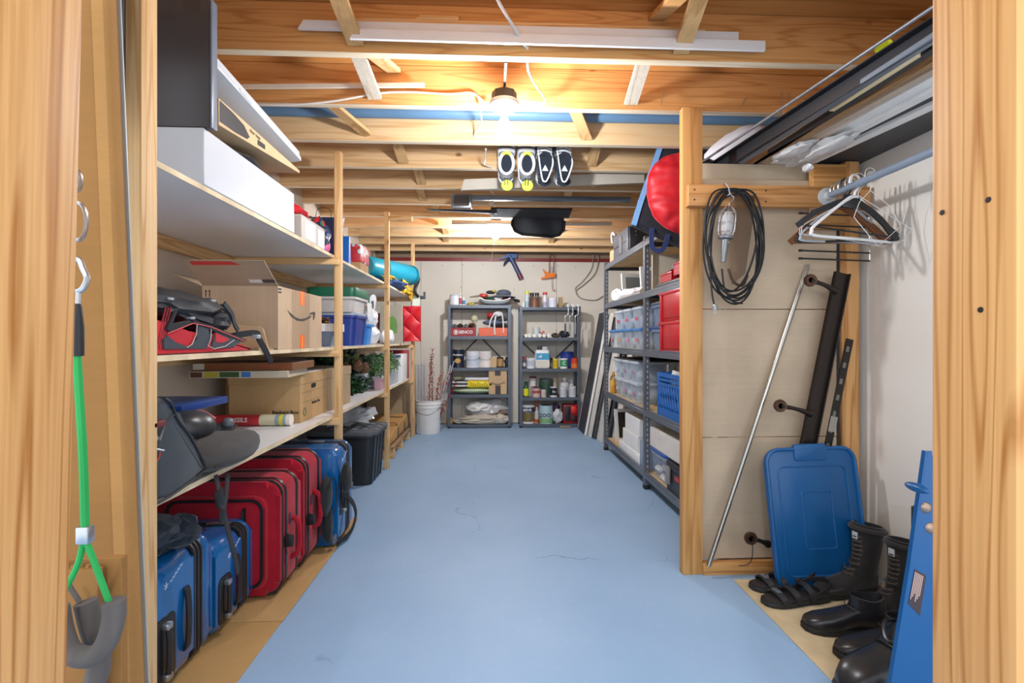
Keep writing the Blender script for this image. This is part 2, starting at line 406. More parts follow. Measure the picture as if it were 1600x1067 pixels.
# the blue strip board along the top of one joist bay
tag(MB().tube([(XL+.05, JY[4]-.04, 2.29), (1.70, JY[4]-.04, 2.29)], .034, 16).build('blue_pipe', plain('#5d7f9d', .45)), 'long slate-blue pipe tucked along a ceiling joist behind the near bulb', 'pipe')
# front door studs
def stud(name, x0, x1, y0, y1, mat, tilt=0.0):
    m = MB(); M = Matrix.Translation((x0, 0, CZ)) @ Matrix.Rotation(tilt, 4, 'Y') @ Matrix.Translation((-x0, 0, -CZ))
    m.box(min(x0, x1), max(x0, x1), y0, y1, -.02 if tilt else 0, 2.2, M=M, bev=.003); return struct(m.build(name, mat))
STUDM = wood('#dfa96b', '#ad6f34', 'z', ring=40, stretch=.05, rough=.55, name='door_stud_wood')
stud('trim_1', -.433, -.471, .438, .527, STUDM, RAD(1.3))
stud('trim_2', .496, .534, .438, .527, STUDM)
NAIL = plain('#3a3230', .5, .6)
nl = bpy.data.objects
for nm, X, pts in (('trim_1', -.4326, ((72, 354),)), ('trim_2', .4958, ((1472, 332), (1544, 312), (1532, 484)))):
    for px, py in pts:
        p = at(px, py, X=X); MB().lathe([(0, -.0006), (.0028, -.0005), (.0032, .0006)] if X > 0 else [(.0032, -.0006), (.0028, .0005), (0, .0006)], p, 10, axis='x').build('nail_head', NAIL, nl[nm])
# partition of the closet on the right
PB = 2.2
pt = thing('wall_partition', 'x', 'x', (.881, PB, 0)); del pt['label'], pt['category']; struct(pt)
MB().box(.881, .975, PB, PB+.038, 0, ZJ, bev=.002).build('post', [wood('#d39f62', '#b27a40', 'z', ring=16, knots=False, name='partition_post')], pt)
MB().box(1.655, 1.72, PB, PB+.038, 0, 1.915, bev=.002).build('post', PINE_D, pt)
MB().box(1.58, 1.635, PB+.05, PB+.06, 0, 1.79, bev=.002).build('post', PINE_D, pt)
MB().box(.893, 1.745, PB-.04, PB-.001, 1.688, 1.785, bev=.003).build('header', wood('#c9935a', '#9b6432', 'x', ring=14, name='header_wood'), pt)
MB().box(1.50, 1.66, PB-.0005, PB+.036, 1.6, 1.90, bev=.003).build('rod_block', PINE_DX, pt)
MB().box(.976, 1.654, PB-.01, PB+.037, 0, .052, bev=.002).build('sill_plate', PINE_DX, pt)
MB().box(.976, 1.74, PB+.062, PB+.1, 1.80, 1.917, bev=.002).build('top_cleat', plain('#b9a78d', .8), pt)
CBP = cardboard('#c2ac92', 'x', 'panel_cardboard')
for a, b in ((.054, .622), (.625, 1.224), (1.227, 1.835)):
    MB().box(.93, 1.64, PB+.039, PB+.045, a, b, bev=.0015, seg=1).build('cardboard_panel', CBP, pt)
for x, z in ((.92, 1.76), (.92, 1.715), (1.25, 1.76), (1.25, 1.71), (1.69, 1.75), (1.69, 1.71)):
    MB().lathe([(0, -.0012), (.004, -.001), (.0045, 0)], (x, PB-.0402, z), 8, axis='y').build('screw', NAIL, pt)
# ================================================================== LEFT TIMBER SHELVING
XS, XP = -.888, -.85
SH = thing('timber_shelving', 'built-in pine shelving with three white shelves along the left wall', 'shelving', (-1.15, 3.4, 0))
POSTY = [(1.223, .057), (2.80, .04), (4.10, .04), (5.46, .04)]
for i, (y, d) in enumerate(POSTY):
    MB().box(XS, XP, y, y+d, 0, ZJ-.001, bev=.002).build('post', PINE, SH)
MEL = plain('#e4e4e4', .35, var=.02, name='white_melamine'); CHIP = plain('#d8c3a0', .8, var=.25, bump=.4, bscale=200, name='chipboard_edge')
ZSH = (.655, 1.04, 1.56); ZS1, ZS2, ZS3 = ZSH
BAYS = [(.98, 2.815), (2.818, 4.118), (4.121, 5.62)]
for z in ZSH:
    for j, (a, b) in enumerate(BAYS):
        s = MB().box(XL+.002, XS-.004, a, b, z-.016, z).build('shelf_board', MEL, SH)
        MB().box(XS-.004, XS, a, b, z-.016, z+.0003).build('edge', CHIP, s)
    for j, (y, d) in enumerate(POSTY[1:]):
        MB().box(XL+.04, XP-.006, y-.02 if j < 2 else y-.04, y-.0005, z-.055, z-.017, bev=.002).build('cross_brace', PINEX, SH)
    for j, (a, b) in enumerate(BAYS):
        MB().box(XL+.001, XL+.038, a, b, z-.075, z-.017, bev=.002).build('wall_cleat', PINEY, SH)
for y in (2.78, 4.08):
    MB().box(XL+.001, XL+.037, y-.02, y+.03, 0, 1.98, bev=.002).build('wall_batten', PINE, SH)
# ================================================================== LAMPS
def bulb_lamp(x, y, label, e, group='bare bulb ceiling lamps', z=ZJ):
    t = thing('ceiling_lamp', label, 'lamp', (x, y, z), group=group)
    MB().lathe([(.0, .035), (.054, .035), (.056, .0), (.05, -.006), (0, -.006)], (x, y, z), 8).build('junction_box', plain('#3d3a38', .5, .5), t)
    MB().lathe([(.0, -.006), (.064, -.006), (.066, -.012), (.062, -.026), (.042, -.040), (.030, -.046), (.028, -.052), (0, -.052)], (x, y, z), 24).build('lampholder', plain('#cfcdc8', .3), t)
    MB().lathe([(0, -.05), (.0135, -.052), (.0135, -.072), (0, -.073)], (x, y, z), 14).build('screw_base', plain('#b9b4a8', .3, .9), t)
    MB().lathe([(.0135, -.072), (.018, -.084), (.028, -.100), (.033, -.116), (.032, -.130), (.025, -.144), (.013, -.152), (0, -.154)], (x, y, z), 20).build('bulb', glow('#f4f8ff', e, 'lit_bulb'), t)
    return t
l1 = bulb_lamp(.058, 2.10, 'bare bulb in a white porcelain holder, the nearer of the two ceiling bulbs', BULB, z=2.112)
MB().box(.053, .063, 1.872, 2.238, 2.1475, 2.1515).build('bar_hanger', plain('#2c2825', .7), l1)
l2 = bulb_lamp(.045, 4.52, 'bare bulb in a white porcelain holder, the farther ceiling bulb above the back racks', FARBULB, z=2.165)
MB().box(.035, .055, 4.308, 4.674, 2.2005, 2.2045).build('bar_hanger', plain('#6d655c', .5, .5), l2)
bulb_lamp(-.3, -1.7, 'added bare bulb behind the camera, unseen, filling the near end with light', FILLBULB, z=2.3)  # added lamp out of view, brightens the doorway end
# ================================================================== LEFT SIDE: things by the door
def lean(poly, z0, z1, shear):      # upright sheet-like prism whose foot is shifted by shear in x
    m = MB(); n = len(poly)
    m.mesh([(x+shear*(z1-z)/(z1-z0), y, z) for z in (z0, z1) for x, y in poly], [list(range(n))[::-1], list(range(n, 2*n))]+[[i, (i+1) % n, n+(i+1) % n, n+i] for i in range(n)]); return m
ct = thing('tall_carton', 'tall flattened brown carton standing upright behind the left door stud', 'carton', (-.66, .8, 0))
KR2 = cardboard('#93693a', 'x', 'door_cardboard')
lean([(-.90, .805), (-.66, .824), (-.654, .826), (-.649, .832), (-.649, .85), (-.90, .845)], 0, 2.12, .084).build('body', KR2, ct)
lean([(-.67, .8215), (-.654, .8245), (-.648, .832), (-.648, .846), (-.65, .846), (-.6505, .834), (-.655, .828), (-.67, .8245)], 0, 2.12, .084).build('fold_edge', cardboard('#a67a47', 'x'), ct)
one(lean([(-.80, .858), (-.649, .858), (-.649, .8605), (-.80, .8605)], 0, 2.11, .084), 'plastic_sheet', plain('#aaa69f', .5), 'thin pale grey sheet standing against the tall brown carton by the door', 'sheet')
cf = thing('corrugated_offcut', 'small folded corrugated cardboard piece below the grey foam hooks at the door', 'cardboard', (-.55, .66, 0))
MB().box(-.62, -.5105, .655, .665, 0, .785, bev=.001, seg=1).build('front_sheet', KR2, cf)
MB().box(-.60, -.493, .672, .684, 0, .792, bev=.001, seg=1).build('back_sheet', KR2, cf)
for i in range(11):
    MB().lathe([(.0025, .785), (.0025, .789), (.0012, .789)], (-.612+i*.0095, .66, 0), 6).build('flute', cardboard('#96703f', 'x'), cf)
# green bungee with foam hooks
bg_ = thing('bungee_strap', 'green bungee cord with silver clip and grey foam-covered hooks hanging by the door', 'strap', (-.485, .6, .6))
P = lambda px, py, y=.6: tuple(at(px, py, Y=y))
GRN = plain('#17a04a', .5, bump=.5, bscale=900)
MB().tube(smoothpts([P(117, 408), P(124, 406), P(130, 420), P(136, 435), P(130, 450), P(122, 455), P(116, 453)], 6), .0032, 8).tube([P(123, 452), P(122, 475)], .0028, 8).build('carabiner', METAL, bg_)
MB().lathe([(.0, 0), (.0065, 0), (.0065, .034), (.0045, .058), (.0035, .062), (0, .062)], P(121, 556), 10).build('black_sleeve', BLACK, bg_)
MB().tube(smoothpts([P(120, 552), P(124, 620), P(130, 720), P(133, 830)], 6), .0044, 8).build('cord', GRN, bg_)
MB().box(-.0075, .0075, -.0055, .0055, -.0105, .0105, M=Matrix.Translation(P(133, 835)), bev=.002).build('ferrule', METAL, bg_)
MB().tube(smoothpts([P(133, 842), P(148, 880), P(172, 945)], 6), .0034, 8).tube(smoothpts([P(131, 842), P(122, 880), P(98, 930)], 6), .0034, 8).build('cord_ends', GRN, bg_)
FOAM = plain('#5d5753', .9, var=.15, bump=.5, bscale=250, name='pipe_foam')
MB().tube(smoothpts([P(178, 938), P(178, 965), P(168, 1000), P(150, 1022), P(128, 1026), P(108, 1016), P(96, 985), P(90, 950)], 5), .0118, 12).build('foam_hook', FOAM, bg_)
MB().tube(smoothpts([P(134, 940, .63), P(142, 975, .63), P(152, 1010, .63), P(154, 1045, .63), P(140, 1090, .63)], 5), .0125, 12).tube([P(108, 915, .63), P(124, 940, .63)], .003, 6).build('foam_hook', FOAM, bg_)
for px, py, s in ((119, 282, .009), (122, 346, .016)):
    p = at(px, py, Y=.56)
    one(MB().tube([(p.x+s*.55*cos(a), p.y, p.z+s*1.3*sin(a)) for a in [2*pi*k/16 for k in range(16)]], .0022, 6, closed=True), 'metal_ring', METAL, 'small oval steel ring on the left door stud' if s < .01 else 'larger round steel ring below the oval one on the left door stud', 'ring')
# garment bag and strap seen in the gap beside the first post
gb = thing('garment_bag', 'dark bag with pale straps hung in the gap left of the first shelf post', 'bag', (-.86, 1.12, 1.4))
MB().blob((-.90, 1.13, 1.86), (.06, .07, .27), 3, .12, 1.6).build('body', BLKF, gb)
MB().tube(smoothpts([(-.845, 1.07, 2.1), (-.842, 1.06, 1.8), (-.838, 1.06, 1.55), (-.835, 1.06, 1.40)], 5), 1, flat=(.012, .002, (0, 1, 0))).build('strap', fabric('#9fb0c4'), gb)
MB().box(-.85, -.825, 1.05, 1.065, 1.42, 1.5, bev=.004).build('buckle', plain('#8d98a6', .35), gb)
wd = thing('wall_tag', 'small black wedge tag on a thin cord on the first shelf post', 'tag', (-.87, 1.26, 1.1))
MB().prism([(1.10, -.905), (1.20, -.905), (1.20, -.893)], 'y', 1.268, 1.283).build('wedge', BLACK, wd)
MB().tube([(-.90, 1.275, 1.2), (-.905, 1.27, 1.34), (-.91, 1.27, 1.46)], .002, 6).build('cord', BLACK, wd)
# ================================================================== TOP SHELF
wbx = thing('white_carton', 'long glossy white box on the top left shelf', 'box', (-1.15, 1.9, ZS3))
MB().box(-1.42, -.89, 1.55, 2.245, ZS3+.004, 1.742, bev=.003, seg=1).build('lid', plain('#c4c7cc', .3, var=.02), wbx)
MB().box(-1.41, -.905, 1.56, 2.235, ZS3+.0005, ZS3+.02).build('base', plain('#a9a7a3', .5), wbx)
blp = thing('leather_portfolio', 'dark leather-look flat portfolio case standing on the white box under the joists', 'case', (-1.08, 1.56, 1.742))
MB().box(-1.32, -.872, 1.552, 1.582, 1.743, 2.142, bev=.006).build('panel', plain('#3b3535', .35, bump=.3, bscale=500, name='dark_leatherette'), blp)
MB().box(-.8715, -.866, 1.552, 1.582, 1.743, 2.142, bev=.001).build('edge_strip', plain('#6c7480', .35), blp)
one(MB().blob((-1.12, 1.93, 1.768), (.21, .24, .028), 5, .12, 2, floor=1.7425), 'padded_case', fabric('#2a2a2d'), 'black padded case squeezed under the printed carton on the top shelf', 'case')
kc = thing('printed_carton', 'flattened kraft carton with black print lying under the white boards', 'carton', (-1.1, 1.9, 1.77))
MB().prism([(1.60, 1.772), (2.26, 1.842), (2.26, 1.853), (1.60, 1.858)], 'x', -1.36, -.872).build('body', KRAFTL, kc)
MB().prism([(1.605, 1.785), (1.70, 1.79), (1.78, 1.80), (1.80, 1.815), (1.76, 1.84), (1.69, 1.85), (1.605, 1.853)], 'x', -.872, -.8712).prism([(1.86, 1.812), (1.92, 1.817), (1.92, 1.835), (1.86, 1.832)], 'x', -.872, -.8712).build('print', BLACK, kc)
text('lettering', 'clear view', .02, aisleL(-.8715, 1.84, 1.842), BLACK, kc, .0004)
wbd = thing('white_boards', 'two white foil-wrapped boards lying highest on the top left shelf', 'boards', (-1.1, 1.9, 1.87))
Mb = Matrix.Translation((-.875, 1.93, 1.945)) @ Matrix.Rotation(RAD(-9), 4, 'Y') @ Matrix.Rotation(RAD(-4.6), 4, 'X')
for i, (z, dx) in enumerate(((-.022, .004), (.003, 0))):
    MB().box(-.44, dx, -.34, .335, z, z+.022, M=Mb, bev=.003).build('board', plain('#c4c7ca', .35, var=.04), wbd)
MB().box(-.005, .0055, -.2, -.12, -.018, -.004, M=Mb).build('label', plain('#b9bcc0', .5), wbd)
gc = carton('small_carton', 'small grey-white carton with paper labels next to the white box', -1.2, -.893, 2.34, 2.66, ZS3+.0005, 1.676, cardboard('#c3bbb0', 'z', 'grey_cardboard'))
MB().box(-.893, -.8922, 2.39, 2.52, 1.575, 1.66).build('label', plain('#d8d5ce', .6), gc); MB().box(-.893, -.8921, 2.56, 2.65, 1.57, 1.655).build('label', plain('#dfe5ea', .5), gc)
MB().lathe([(0, 0), (.012, 0), (.012, .0013)], (-.8929, 2.47, 1.615), 10, axis='x', sy=1.6).build('sticker', WHITE, gc)
one(MB().blob((-1.06, 2.44, 1.705), (.15, .17, .045), 11, .3, 2.6, floor=1.6775), 'red_gift_bag', plain('#c3202c', .25), 'crumpled shiny red bag lying on the small grey carton', 'bag')
one(MB().blob((-.97, 2.71, 1.655), (.09, .05, .095), 12, .25, 2.6, floor=1.5605, oct2=.1), 'patterned_bag', spots('#26314f', ['#1f7a45', '#e9e6e0', '#c22b35', '#2a3a72', '#1f7a45'], 26), 'green and white patterned gift bag tucked against the second post', 'bag')
one(MB().blob((-.93, 2.735, 1.60), (.04, .045, .045), 19, .25, 2.6, floor=1.5605), 'pink_ribbon', plain('#dd6fa3', .4), 'crumpled pink ribbon bundle on the top shelf by the second post', 'ribbon')
def gift_bag(name, label, x0, x1, y, z0, z1, mat, d=.06, flare=.03, handle=None):
    t = thing(name, label, 'gift bag', ((x0+x1)/2, y, z0))
    m = MB(); m.mesh([(x0+flare, y, z0), (x1-flare, y, z0), (x1-flare, y+d, z0), (x0+flare, y+d, z0), (x0, y+d*.3, z1), (x1, y+d*.3, z1), (x1, y+d*.7, z1), (x0, y+d*.7, z1)], [(3, 2, 1, 0), (0, 1, 5, 4), (1, 2, 6, 5), (2, 3, 7, 6), (3, 0, 4, 7), (4, 5, 6, 7)]); m.build('bag', mat, t)
    cx = (x0+x1)/2; w = (x1-x0)*.2
    MB().tube(smoothpts([(cx-w, y+d*.3, z1-.01), (cx-w*.7, y+d*.3, z1+.05), (cx+w*.7, y+d*.3, z1+.05), (cx+w, y+d*.3, z1-.01)], 5), .002, 6).build('handle', handle or BLACK, t); return t
gift_bag('gift_bag', 'dark navy printed gift bag leaning beside the second post', -1.14, -.90, 3.0, ZS3+.001, 1.83, spots('#20284a', ['#1e2b55', '#2f6b4a', '#e2c33f', '#1d2340', '#5c3b52', '#1e2b55'], 16), flare=.05)
gift_bag('gift_bag', 'bright blue gift bag behind the second post', -1.02, -.893, 3.1, ZS3+.001, 1.735, plain('#2467b8', .35), .05, 0)
gx = thing('wrapped_box', 'kraft box draped in red and white patterned gift wrap on the top shelf', 'box', (-1.0, 3.48, ZS3))
MB().box(-1.11, -.893, 3.38, 3.6, ZS3+.0005, 1.615, bev=.002, seg=1).build('box', KRAFT, gx)
MB().box(-1.12, -.889, 3.372, 3.605, 1.612, 1.74, bev=.012).build('wrapping', spots('#b5222c', ['#c7222e', '#e8dfd5', '#a9cfd0', '#c7222e', '#d9434d'], 24, 'gift_wrap'), gx)
# far bay of the top shelf
tr = thing('camping_roll', 'thick teal rolled mat with dark end lying on the far top shelf', 'roll', (-.98, 4.85, 1.74))
a, b = Vector((-1.14, 4.5, 1.752)), Vector((-.82, 5.16, 1.752)); d = (b-a).normalized()
MB().tube([a, a+d*.02, a+(b-a)*.5, b-d*.02, b], [.085, .098, .102, .1, .085], 24).build('roll', plain('#1d8fa8', .35), tr)
for q in (.3, .93): MB().tube([a+(b-a)*q-d*.014, a+(b-a)*q+d*.014], .1045, 24).build('strap', plain('#10606f', .5), tr)
one(MB().blob((-1.0, 4.75, 1.607), (.17, .34, .05), 21, .35, 2.6, floor=1.5605, oct2=.12), 'blue_jacket', fabric('#2d4f86', 500), 'folded blue jacket under the teal roll', 'clothing')
m = MB().blob((-.935, 4.60, 1.645), (.045, .3, .03), 22, .4, 3, oct2=.15).blob((-.89, 5.0, 1.625), (.05, .13, .075), 23, .5, 3, oct2=.2).blob((-.885, 5.2, 1.595), (.045, .2, .05), 24, .5, 3.4, floor=1.5605, oct2=.2).blob((-.868, 5.33, 1.56), (.018, .09, .06), 25, .4, 3, oct2=.2)
one(m, 'yellow_rainsuit', plain('#d9b018', .35), 'crumpled yellow rain suit spilling over the far top shelf edge', 'clothing')
one(MB().tube([(-.82+.02*sin(3*q), 5.42+.1*cos(q)*.5, 1.70+.15*sin(q)) for q in [2*pi*k/30 for k in range(30)]], .011, 8, closed=True).tube([(-.815+.02*sin(3*q), 5.40+.1*cos(q)*.5, 1.69+.13*sin(q)) for q in [2*pi*k/30 for k in range(30)]], .011, 8, closed=True), 'coiled_hose', BLACK, 'black hose coil behind the end of the teal roll', 'hose')
one(MB().box(-.90, -.74, 5.535, 5.57, 1.54, 1.575, bev=.006).tube([(-.75, 5.55, 1.57), (-.75, 5.55, 1.62)], .012), 'hose_nozzle', plain('#2f3138', .4), 'dark nozzle sticking out past the far shelf post', 'nozzle')
hb = MB().box(-.849, -.66, 4.1, 4.14, 2.075, 2.115, bev=.003).build('brace_block', PINEX, SH)
# ================================================================== MIDDLE SHELF
bp = thing('red_backpack', 'red and grey hiking backpack lying on the middle shelf', 'backpack', (-1.05, 1.55, ZS2))
prof = [(1.27, 1.042), (1.27, 1.135), (1.33, 1.142), (1.40, 1.130), (1.49, 1.108), (1.56, 1.102), (1.66, 1.085), (1.78, 1.068), (1.87, 1.052), (1.88, 1.042)]
RED = fabric('#c22430', 700); 
MB().prism(prof, 'x', -1.26, -.899, bev=.008, seg=2).build('body', RED, bp)
def pan(name, pts, X, th, mat, par): return MB().prism(pxX(pts, X), 'x', X-th, X, bev=min(.002, th*.4), seg=1).build(name, mat, par)
GP = fabric('#3b4148', 700)
pan('side_panel', [(258, 522), (270, 538), (292, 543), (240, 546), (255, 545), (256, 530)][:0] or [(256, 543), (256, 530), (263, 524), (275, 536), (292, 542), (300, 541), (308, 530), (310, 508), (326, 512), (330, 528), (326, 541), (322, 545), (257, 546)], -.894, .008, GP, bp)
pan('side_panel', [(331, 543), (334, 529), (338, 518), (352, 523), (372, 527), (378, 533), (366, 543), (345, 545)], -.894, .008, GP, bp)
pan('red_panel', [(337, 520), (346, 524), (360, 530), (350, 536), (337, 535)], -.892, .008, RED, bp)
pan('trim_band', [(260, 514), (274, 483), (279, 484), (268, 508), (298, 500), (302, 504), (300, 506), (266, 519)], -.892, .008, BLKF, bp)
pan('trim_band', [(300, 499), (330, 508), (360, 521), (386, 531), (384, 535), (356, 525), (326, 513), (304, 506)], -.892, .01, BLKF, bp)
PIP = plain('#b9b2ac', .6)
for pts in ([(262, 521), (302, 505), (330, 511), (384, 534)], [(308, 506), (307, 522), (300, 538), (292, 543)], [(330, 514), (329, 530), (325, 540), (335, 545), (352, 541), (366, 531)]):
    MB().tube([tuple(at(a, b, X=-.891)) for a, b in pts], .0016, 6).build('piping', PIP if pts[0][0] > 300 else plain('#d23c44', .5), bp)
for px in (251, 255, 259): MB().tube(smoothpts([tuple(at(px+8, 480, X=-.896)), tuple(at(px+2, 505, X=-.899)), tuple(at(px-7, 545, X=-.899))], 5), .0022, 6).build('strap', plain('#8d1822', .6), bp)
bb = thing('black_daypack', 'black daypack lying on top of the red backpack', 'backpack', (-1.0, 1.5, 1.12))
MB().blob((-1.0, 1.53, 1.185), (.125, .215, .052), 31, .28, 2.4, oct2=.1).blob((-.985, 1.70, 1.145), (.085, .075, .05), 32, .3, 2.6).blob((-1.0, 1.36, 1.175), (.09, .1, .03), 33, .3, 2.6).build('body', plain('#1f2124', .55, bump=.4, bscale=120), bb)
for i, pts in enumerate(([(240, 466), (275, 470), (300, 490), (332, 502)], [(240, 474), (262, 478), (285, 490), (310, 500)], [(350, 474), (362, 490), (366, 505), (372, 516)], [(345, 478), (356, 488), (358, 504), (352, 512)])):
    MB().tube(smoothpts([tuple(at(a, b, X=-.895-.006*i)) for a, b in pts], 5), 1, flat=(.009, .0025, (1, 0, 0))).build('strap', plain('#2b2d31', .7), bb)
for px, py in ((263, 467), (330, 470), (297, 497)): MB().box(-.009, .009, -.012, .012, -.004, .004, M=Matrix.Translation(at(px, py, X=-.897)), bev=.002).build('buckle', plain('#8b929a', .4), bb)
wst = thing('waist_strap', 'black webbing strap hanging over the middle shelf edge', 'strap', (-.89, 1.85, 1.04))
MB().tube(smoothpts([(-.93, 1.75, 1.09), tuple(at(385, 521, X=-.90)), tuple(at(402, 521, X=-.885)), tuple(at(405, 530, X=-.882)), tuple(at(415, 548, X=-.88)), tuple(at(424, 566, X=-.88))], 5), 1, flat=(.011, .003, (1, 0, 0))).build('webbing', plain('#26272a', .8), wst)
MB().box(-.012, .012, -.016, .016, -.008, .008, M=Matrix.Translation(at(400, 526, X=-.884)), bev=.003).build('buckle', plain('#9aa0a6', .4), wst)
ax = thing('parcel_box', 'open kraft parcel box with a black smile arrow and orange tape, middle shelf', 'box', (-1.05, 2.36, ZS2))
KA = cardboard('#bfa588', 'z', 'parcel_cardboard')
MB().box(-1.21, -.902, 2.10, 2.102, 1.041, 1.31).box(-1.21, -.902, 2.63, 2.632, 1.041, 1.31).box(-1.212, -1.21, 2.10, 2.632, 1.041, 1.31).box(-.9025, -.90, 2.10, 2.632, 1.041, 1.31).box(-1.21, -.902, 2.1, 2.63, 1.041, 1.044).build('body', KA, ax)
fl = MB(); fl.mesh([(-1.21, 2.10, 1.309), (-.90, 2.10, 1.309), (-.90, 1.972, 1.396), (-1.21, 1.972, 1.396), (-1.21, 2.102, 1.312), (-.90, 2.102, 1.312), (-.90, 1.974, 1.399), (-1.21, 1.974, 1.399)], [(0, 1, 2, 3)[::-1], (4, 5, 6, 7), (0, 1, 5, 4), (1, 2, 6, 5), (2, 3, 7, 6), (3, 0, 4, 7)])
fo = fl.build('flap', cardboard('#a89178', 'x', 'flap_cardboard'), ax)
FN = Vector((0, -.562, -.827)); Mf = lambda x, v: basis(Vector((x, 2.10-v*.827, 1.309+v*.562))+FN*.0008, (1, 0, 0), (0, -.827, .562))
mm = MB(); q = [Mf(x, v).translation for x, v in ((-1.19, .128), (-1.0, .130), (-1.03, .149), (-1.19, .149))]; mm.mesh(q+[p-FN*.0006 for p in q], [(0, 1, 2, 3), (3, 2, 1, 0), (4, 5, 6, 7), (7, 6, 5, 4)]); mm.build('red_tape', plain('#c6322c', .4), fo)
for x, s, c in ((-.98, .05, '#d8d5d0'), (-.925, .05, '#4a4038')):
    mm = MB(); q = [Mf(x+dx, .022+dv).translation for dx, dv in ((-s/2, 0), (s/2, 0), (s/2, .02), (-s/2, .02))]; mm.mesh(q+[p-FN*.0006 for p in q], [(0, 1, 2, 3), (3, 2, 1, 0), (4, 5, 6, 7), (7, 6, 5, 4)]); mm.build('flap_label', plain(c, .6), fo)
fb = MB(); fb.mesh([(-1.212, 2.63, 1.31), (-1.212, 2.10, 1.31), (-1.33, 2.10, 1.36), (-1.33, 2.63, 1.36), (-1.212, 2.63, 1.307), (-1.212, 2.10, 1.307), (-1.33, 2.10, 1.357), (-1.33, 2.63, 1.357)], [(0, 1, 2, 3), (7, 6, 5, 4), (0, 4, 5, 1), (1, 5, 6, 2), (2, 6, 7, 3), (3, 7, 4, 0)]); fb.build('flap', KA, ax)
MB().box(-.90, -.8994, 2.245, 2.46, 1.042, 1.309).build('paper_tape', cardboard('#a98f72', 'z', 'paper_tape'), ax)
for a, b in ((1.245, 1.312), (1.0415, 1.105)):
    MB().box(-.8994, -.8986, 2.335, 2.39, a, b).build('orange_tape', plain('#ef6a25', .4), ax)
    MB().box(-.8986, -.8982, 2.36, 2.366, a+.004, b-.004).build('tape_line', plain('#f6b35a', .4), ax)
SM = [(449, 484), (455, 494), (464, 501), (474, 502), (483, 498), (487, 494), (485, 493), (478, 497), (470, 498.5), (462, 496), (455, 490)]
pan('smile_print', SM, -.8982, .0008, plain('#3b322b', .6), ax)
pan('smile_print', [(484, 489), (491, 487), (493, 489), (491, 499), (489.5, 500), (489.8, 491), (485, 491.5)], -.8982, .0008, plain('#3b322b', .6), ax)
for i, (py) in enumerate((450, 455)): pan('edge_print', [(434.8, py), (440, py+.6), (440, py+3.2), (434.8, py+2.6)], -.8994, .0006, plain('#2b2723', .6), ax)
for dx in (-1.197, -1.182): MB().prism([(1.285, dx-.002), (1.285, dx-.005), (1.293, dx), (1.285, dx+.005), (1.285, dx+.002), (1.262, dx+.002), (1.262, dx-.002)][::-1], 'y', 2.0994, 2.1).build('arrow_print', plain('#2b2723', .6), ax)
MB().box(-1.205, -1.173, 2.0994, 2.1, 1.255, 1.258).build('arrow_print', plain('#2b2723', .6), ax)
fc = thing('folded_card', 'tan folded card tray leaning against the parcel box', 'cardboard', (-1.0, 2.0, ZS2))
MB().prism([(1.045, -1.12), (1.045, -.905), (1.125, -.925), (1.135, -.94), (1.15, -1.10)], 'y', 2.02, 2.026).build('panel', cardboard('#cdb08a', 'x'), fc)
MB().box(-1.13, -.9, 1.93, 2.06, 1.0405, 1.045).box(-1.15, -.91, 1.95, 2.07, 1.045, 1.05).build('base', cardboard('#a38c70', 'x'), fc)
def tote(name, label, x0, x1, y0, y1, z0, z1, mat, lidmat, cat='storage bin', tap=.02, rim=.012, lid_h=.02, ribs=0, rz=0, group=None, ribmat=None):
    cx, cy = (x0+x1)/2, (y0+y1)/2; t = thing(name, label, cat, (cx, cy, z0), rz, group); a, b, h = (x1-x0)/2, (y1-y0)/2, z1-z0-lid_h
    m = MB(); r = min(a, b)*.22
    m.rbox(-a+rim, a-rim, -b+rim, b-rim, h*.999, 0.0005, r, 'z', 4, top=1-tap/max(a, b)); m.build('tub', mat, t, local=True)
    MB().rbox(-a, a, -b, b, h-.018, h, r+rim*.5, 'z', 4, bev=.003).build('rim', mat, t, local=True)
    if lidmat: MB().rbox(-a-.002, a+.002, -b-.002, b+.002, h, h+lid_h, r+rim*.5, 'z', 4, bev=.004).build('lid', lidmat, t, local=True)
    k_ = 1-tap/max(a, b)
    for i in range(ribs):
        for sx in (-1, 1):
            y = -b*.7+1.4*b*i/max(1, ribs-1); xo = a-rim; w_ = .012; e_ = .005*sx; zt = h-.02
            v = [(sx*xo*k_-e_, y*k_-w_, .003), (sx*xo*k_-e_, y*k_+w_, .003), (sx*xo*k_+e_, y*k_+w_, .003), (sx*xo*k_+e_, y*k_-w_, .003), (sx*xo-e_, y-w_, zt), (sx*xo-e_, y+w_, zt), (sx*xo+e_, y+w_, zt), (sx*xo+e_, y-w_, zt)]
            f = [(0, 1, 2, 3), (7, 6, 5, 4), (0, 4, 5, 1), (1, 5, 6, 2), (2, 6, 7, 3), (3, 7, 4, 0)]
            mb = MB(); mb.mesh(v, f); bmesh.ops.recalc_face_normals(mb.bm, faces=mb.bm.faces[:]); mb.build('rib', ribmat or mat, t, local=True)
    return t
cb = tote('clear_tub', 'small clear tub with a white rim beside the parcel box', -1.12, -.905, 2.86, 3.04, ZS2, 1.175, clear('#9fb0bd', .55), None, tap=.03)
MB().rbox(-1.13, -.897, 2.85, 3.05, 1.13, 1.175, .03, 'z').build('paper_rim', WHITE, cb)
one(MB().blob((-1.03, 2.95, 1.19), (.07, .07, .03), 44, .4, 4, oct2=.2), 'straw_bundle', spots('#4a2c15', ['#b0713a', '#7a4520', '#d39a55'], 60), 'bundle of brown straw decoration in the clear tub', 'decoration')
tote('blue_tote', 'navy blue plastic tote with pale lid behind the second post', -1.25, -.90, 3.3, 3.63, ZS2, 1.265, plain('#27408f', .35), plain('#aeb6c4', .3), tap=.018, ribs=2)
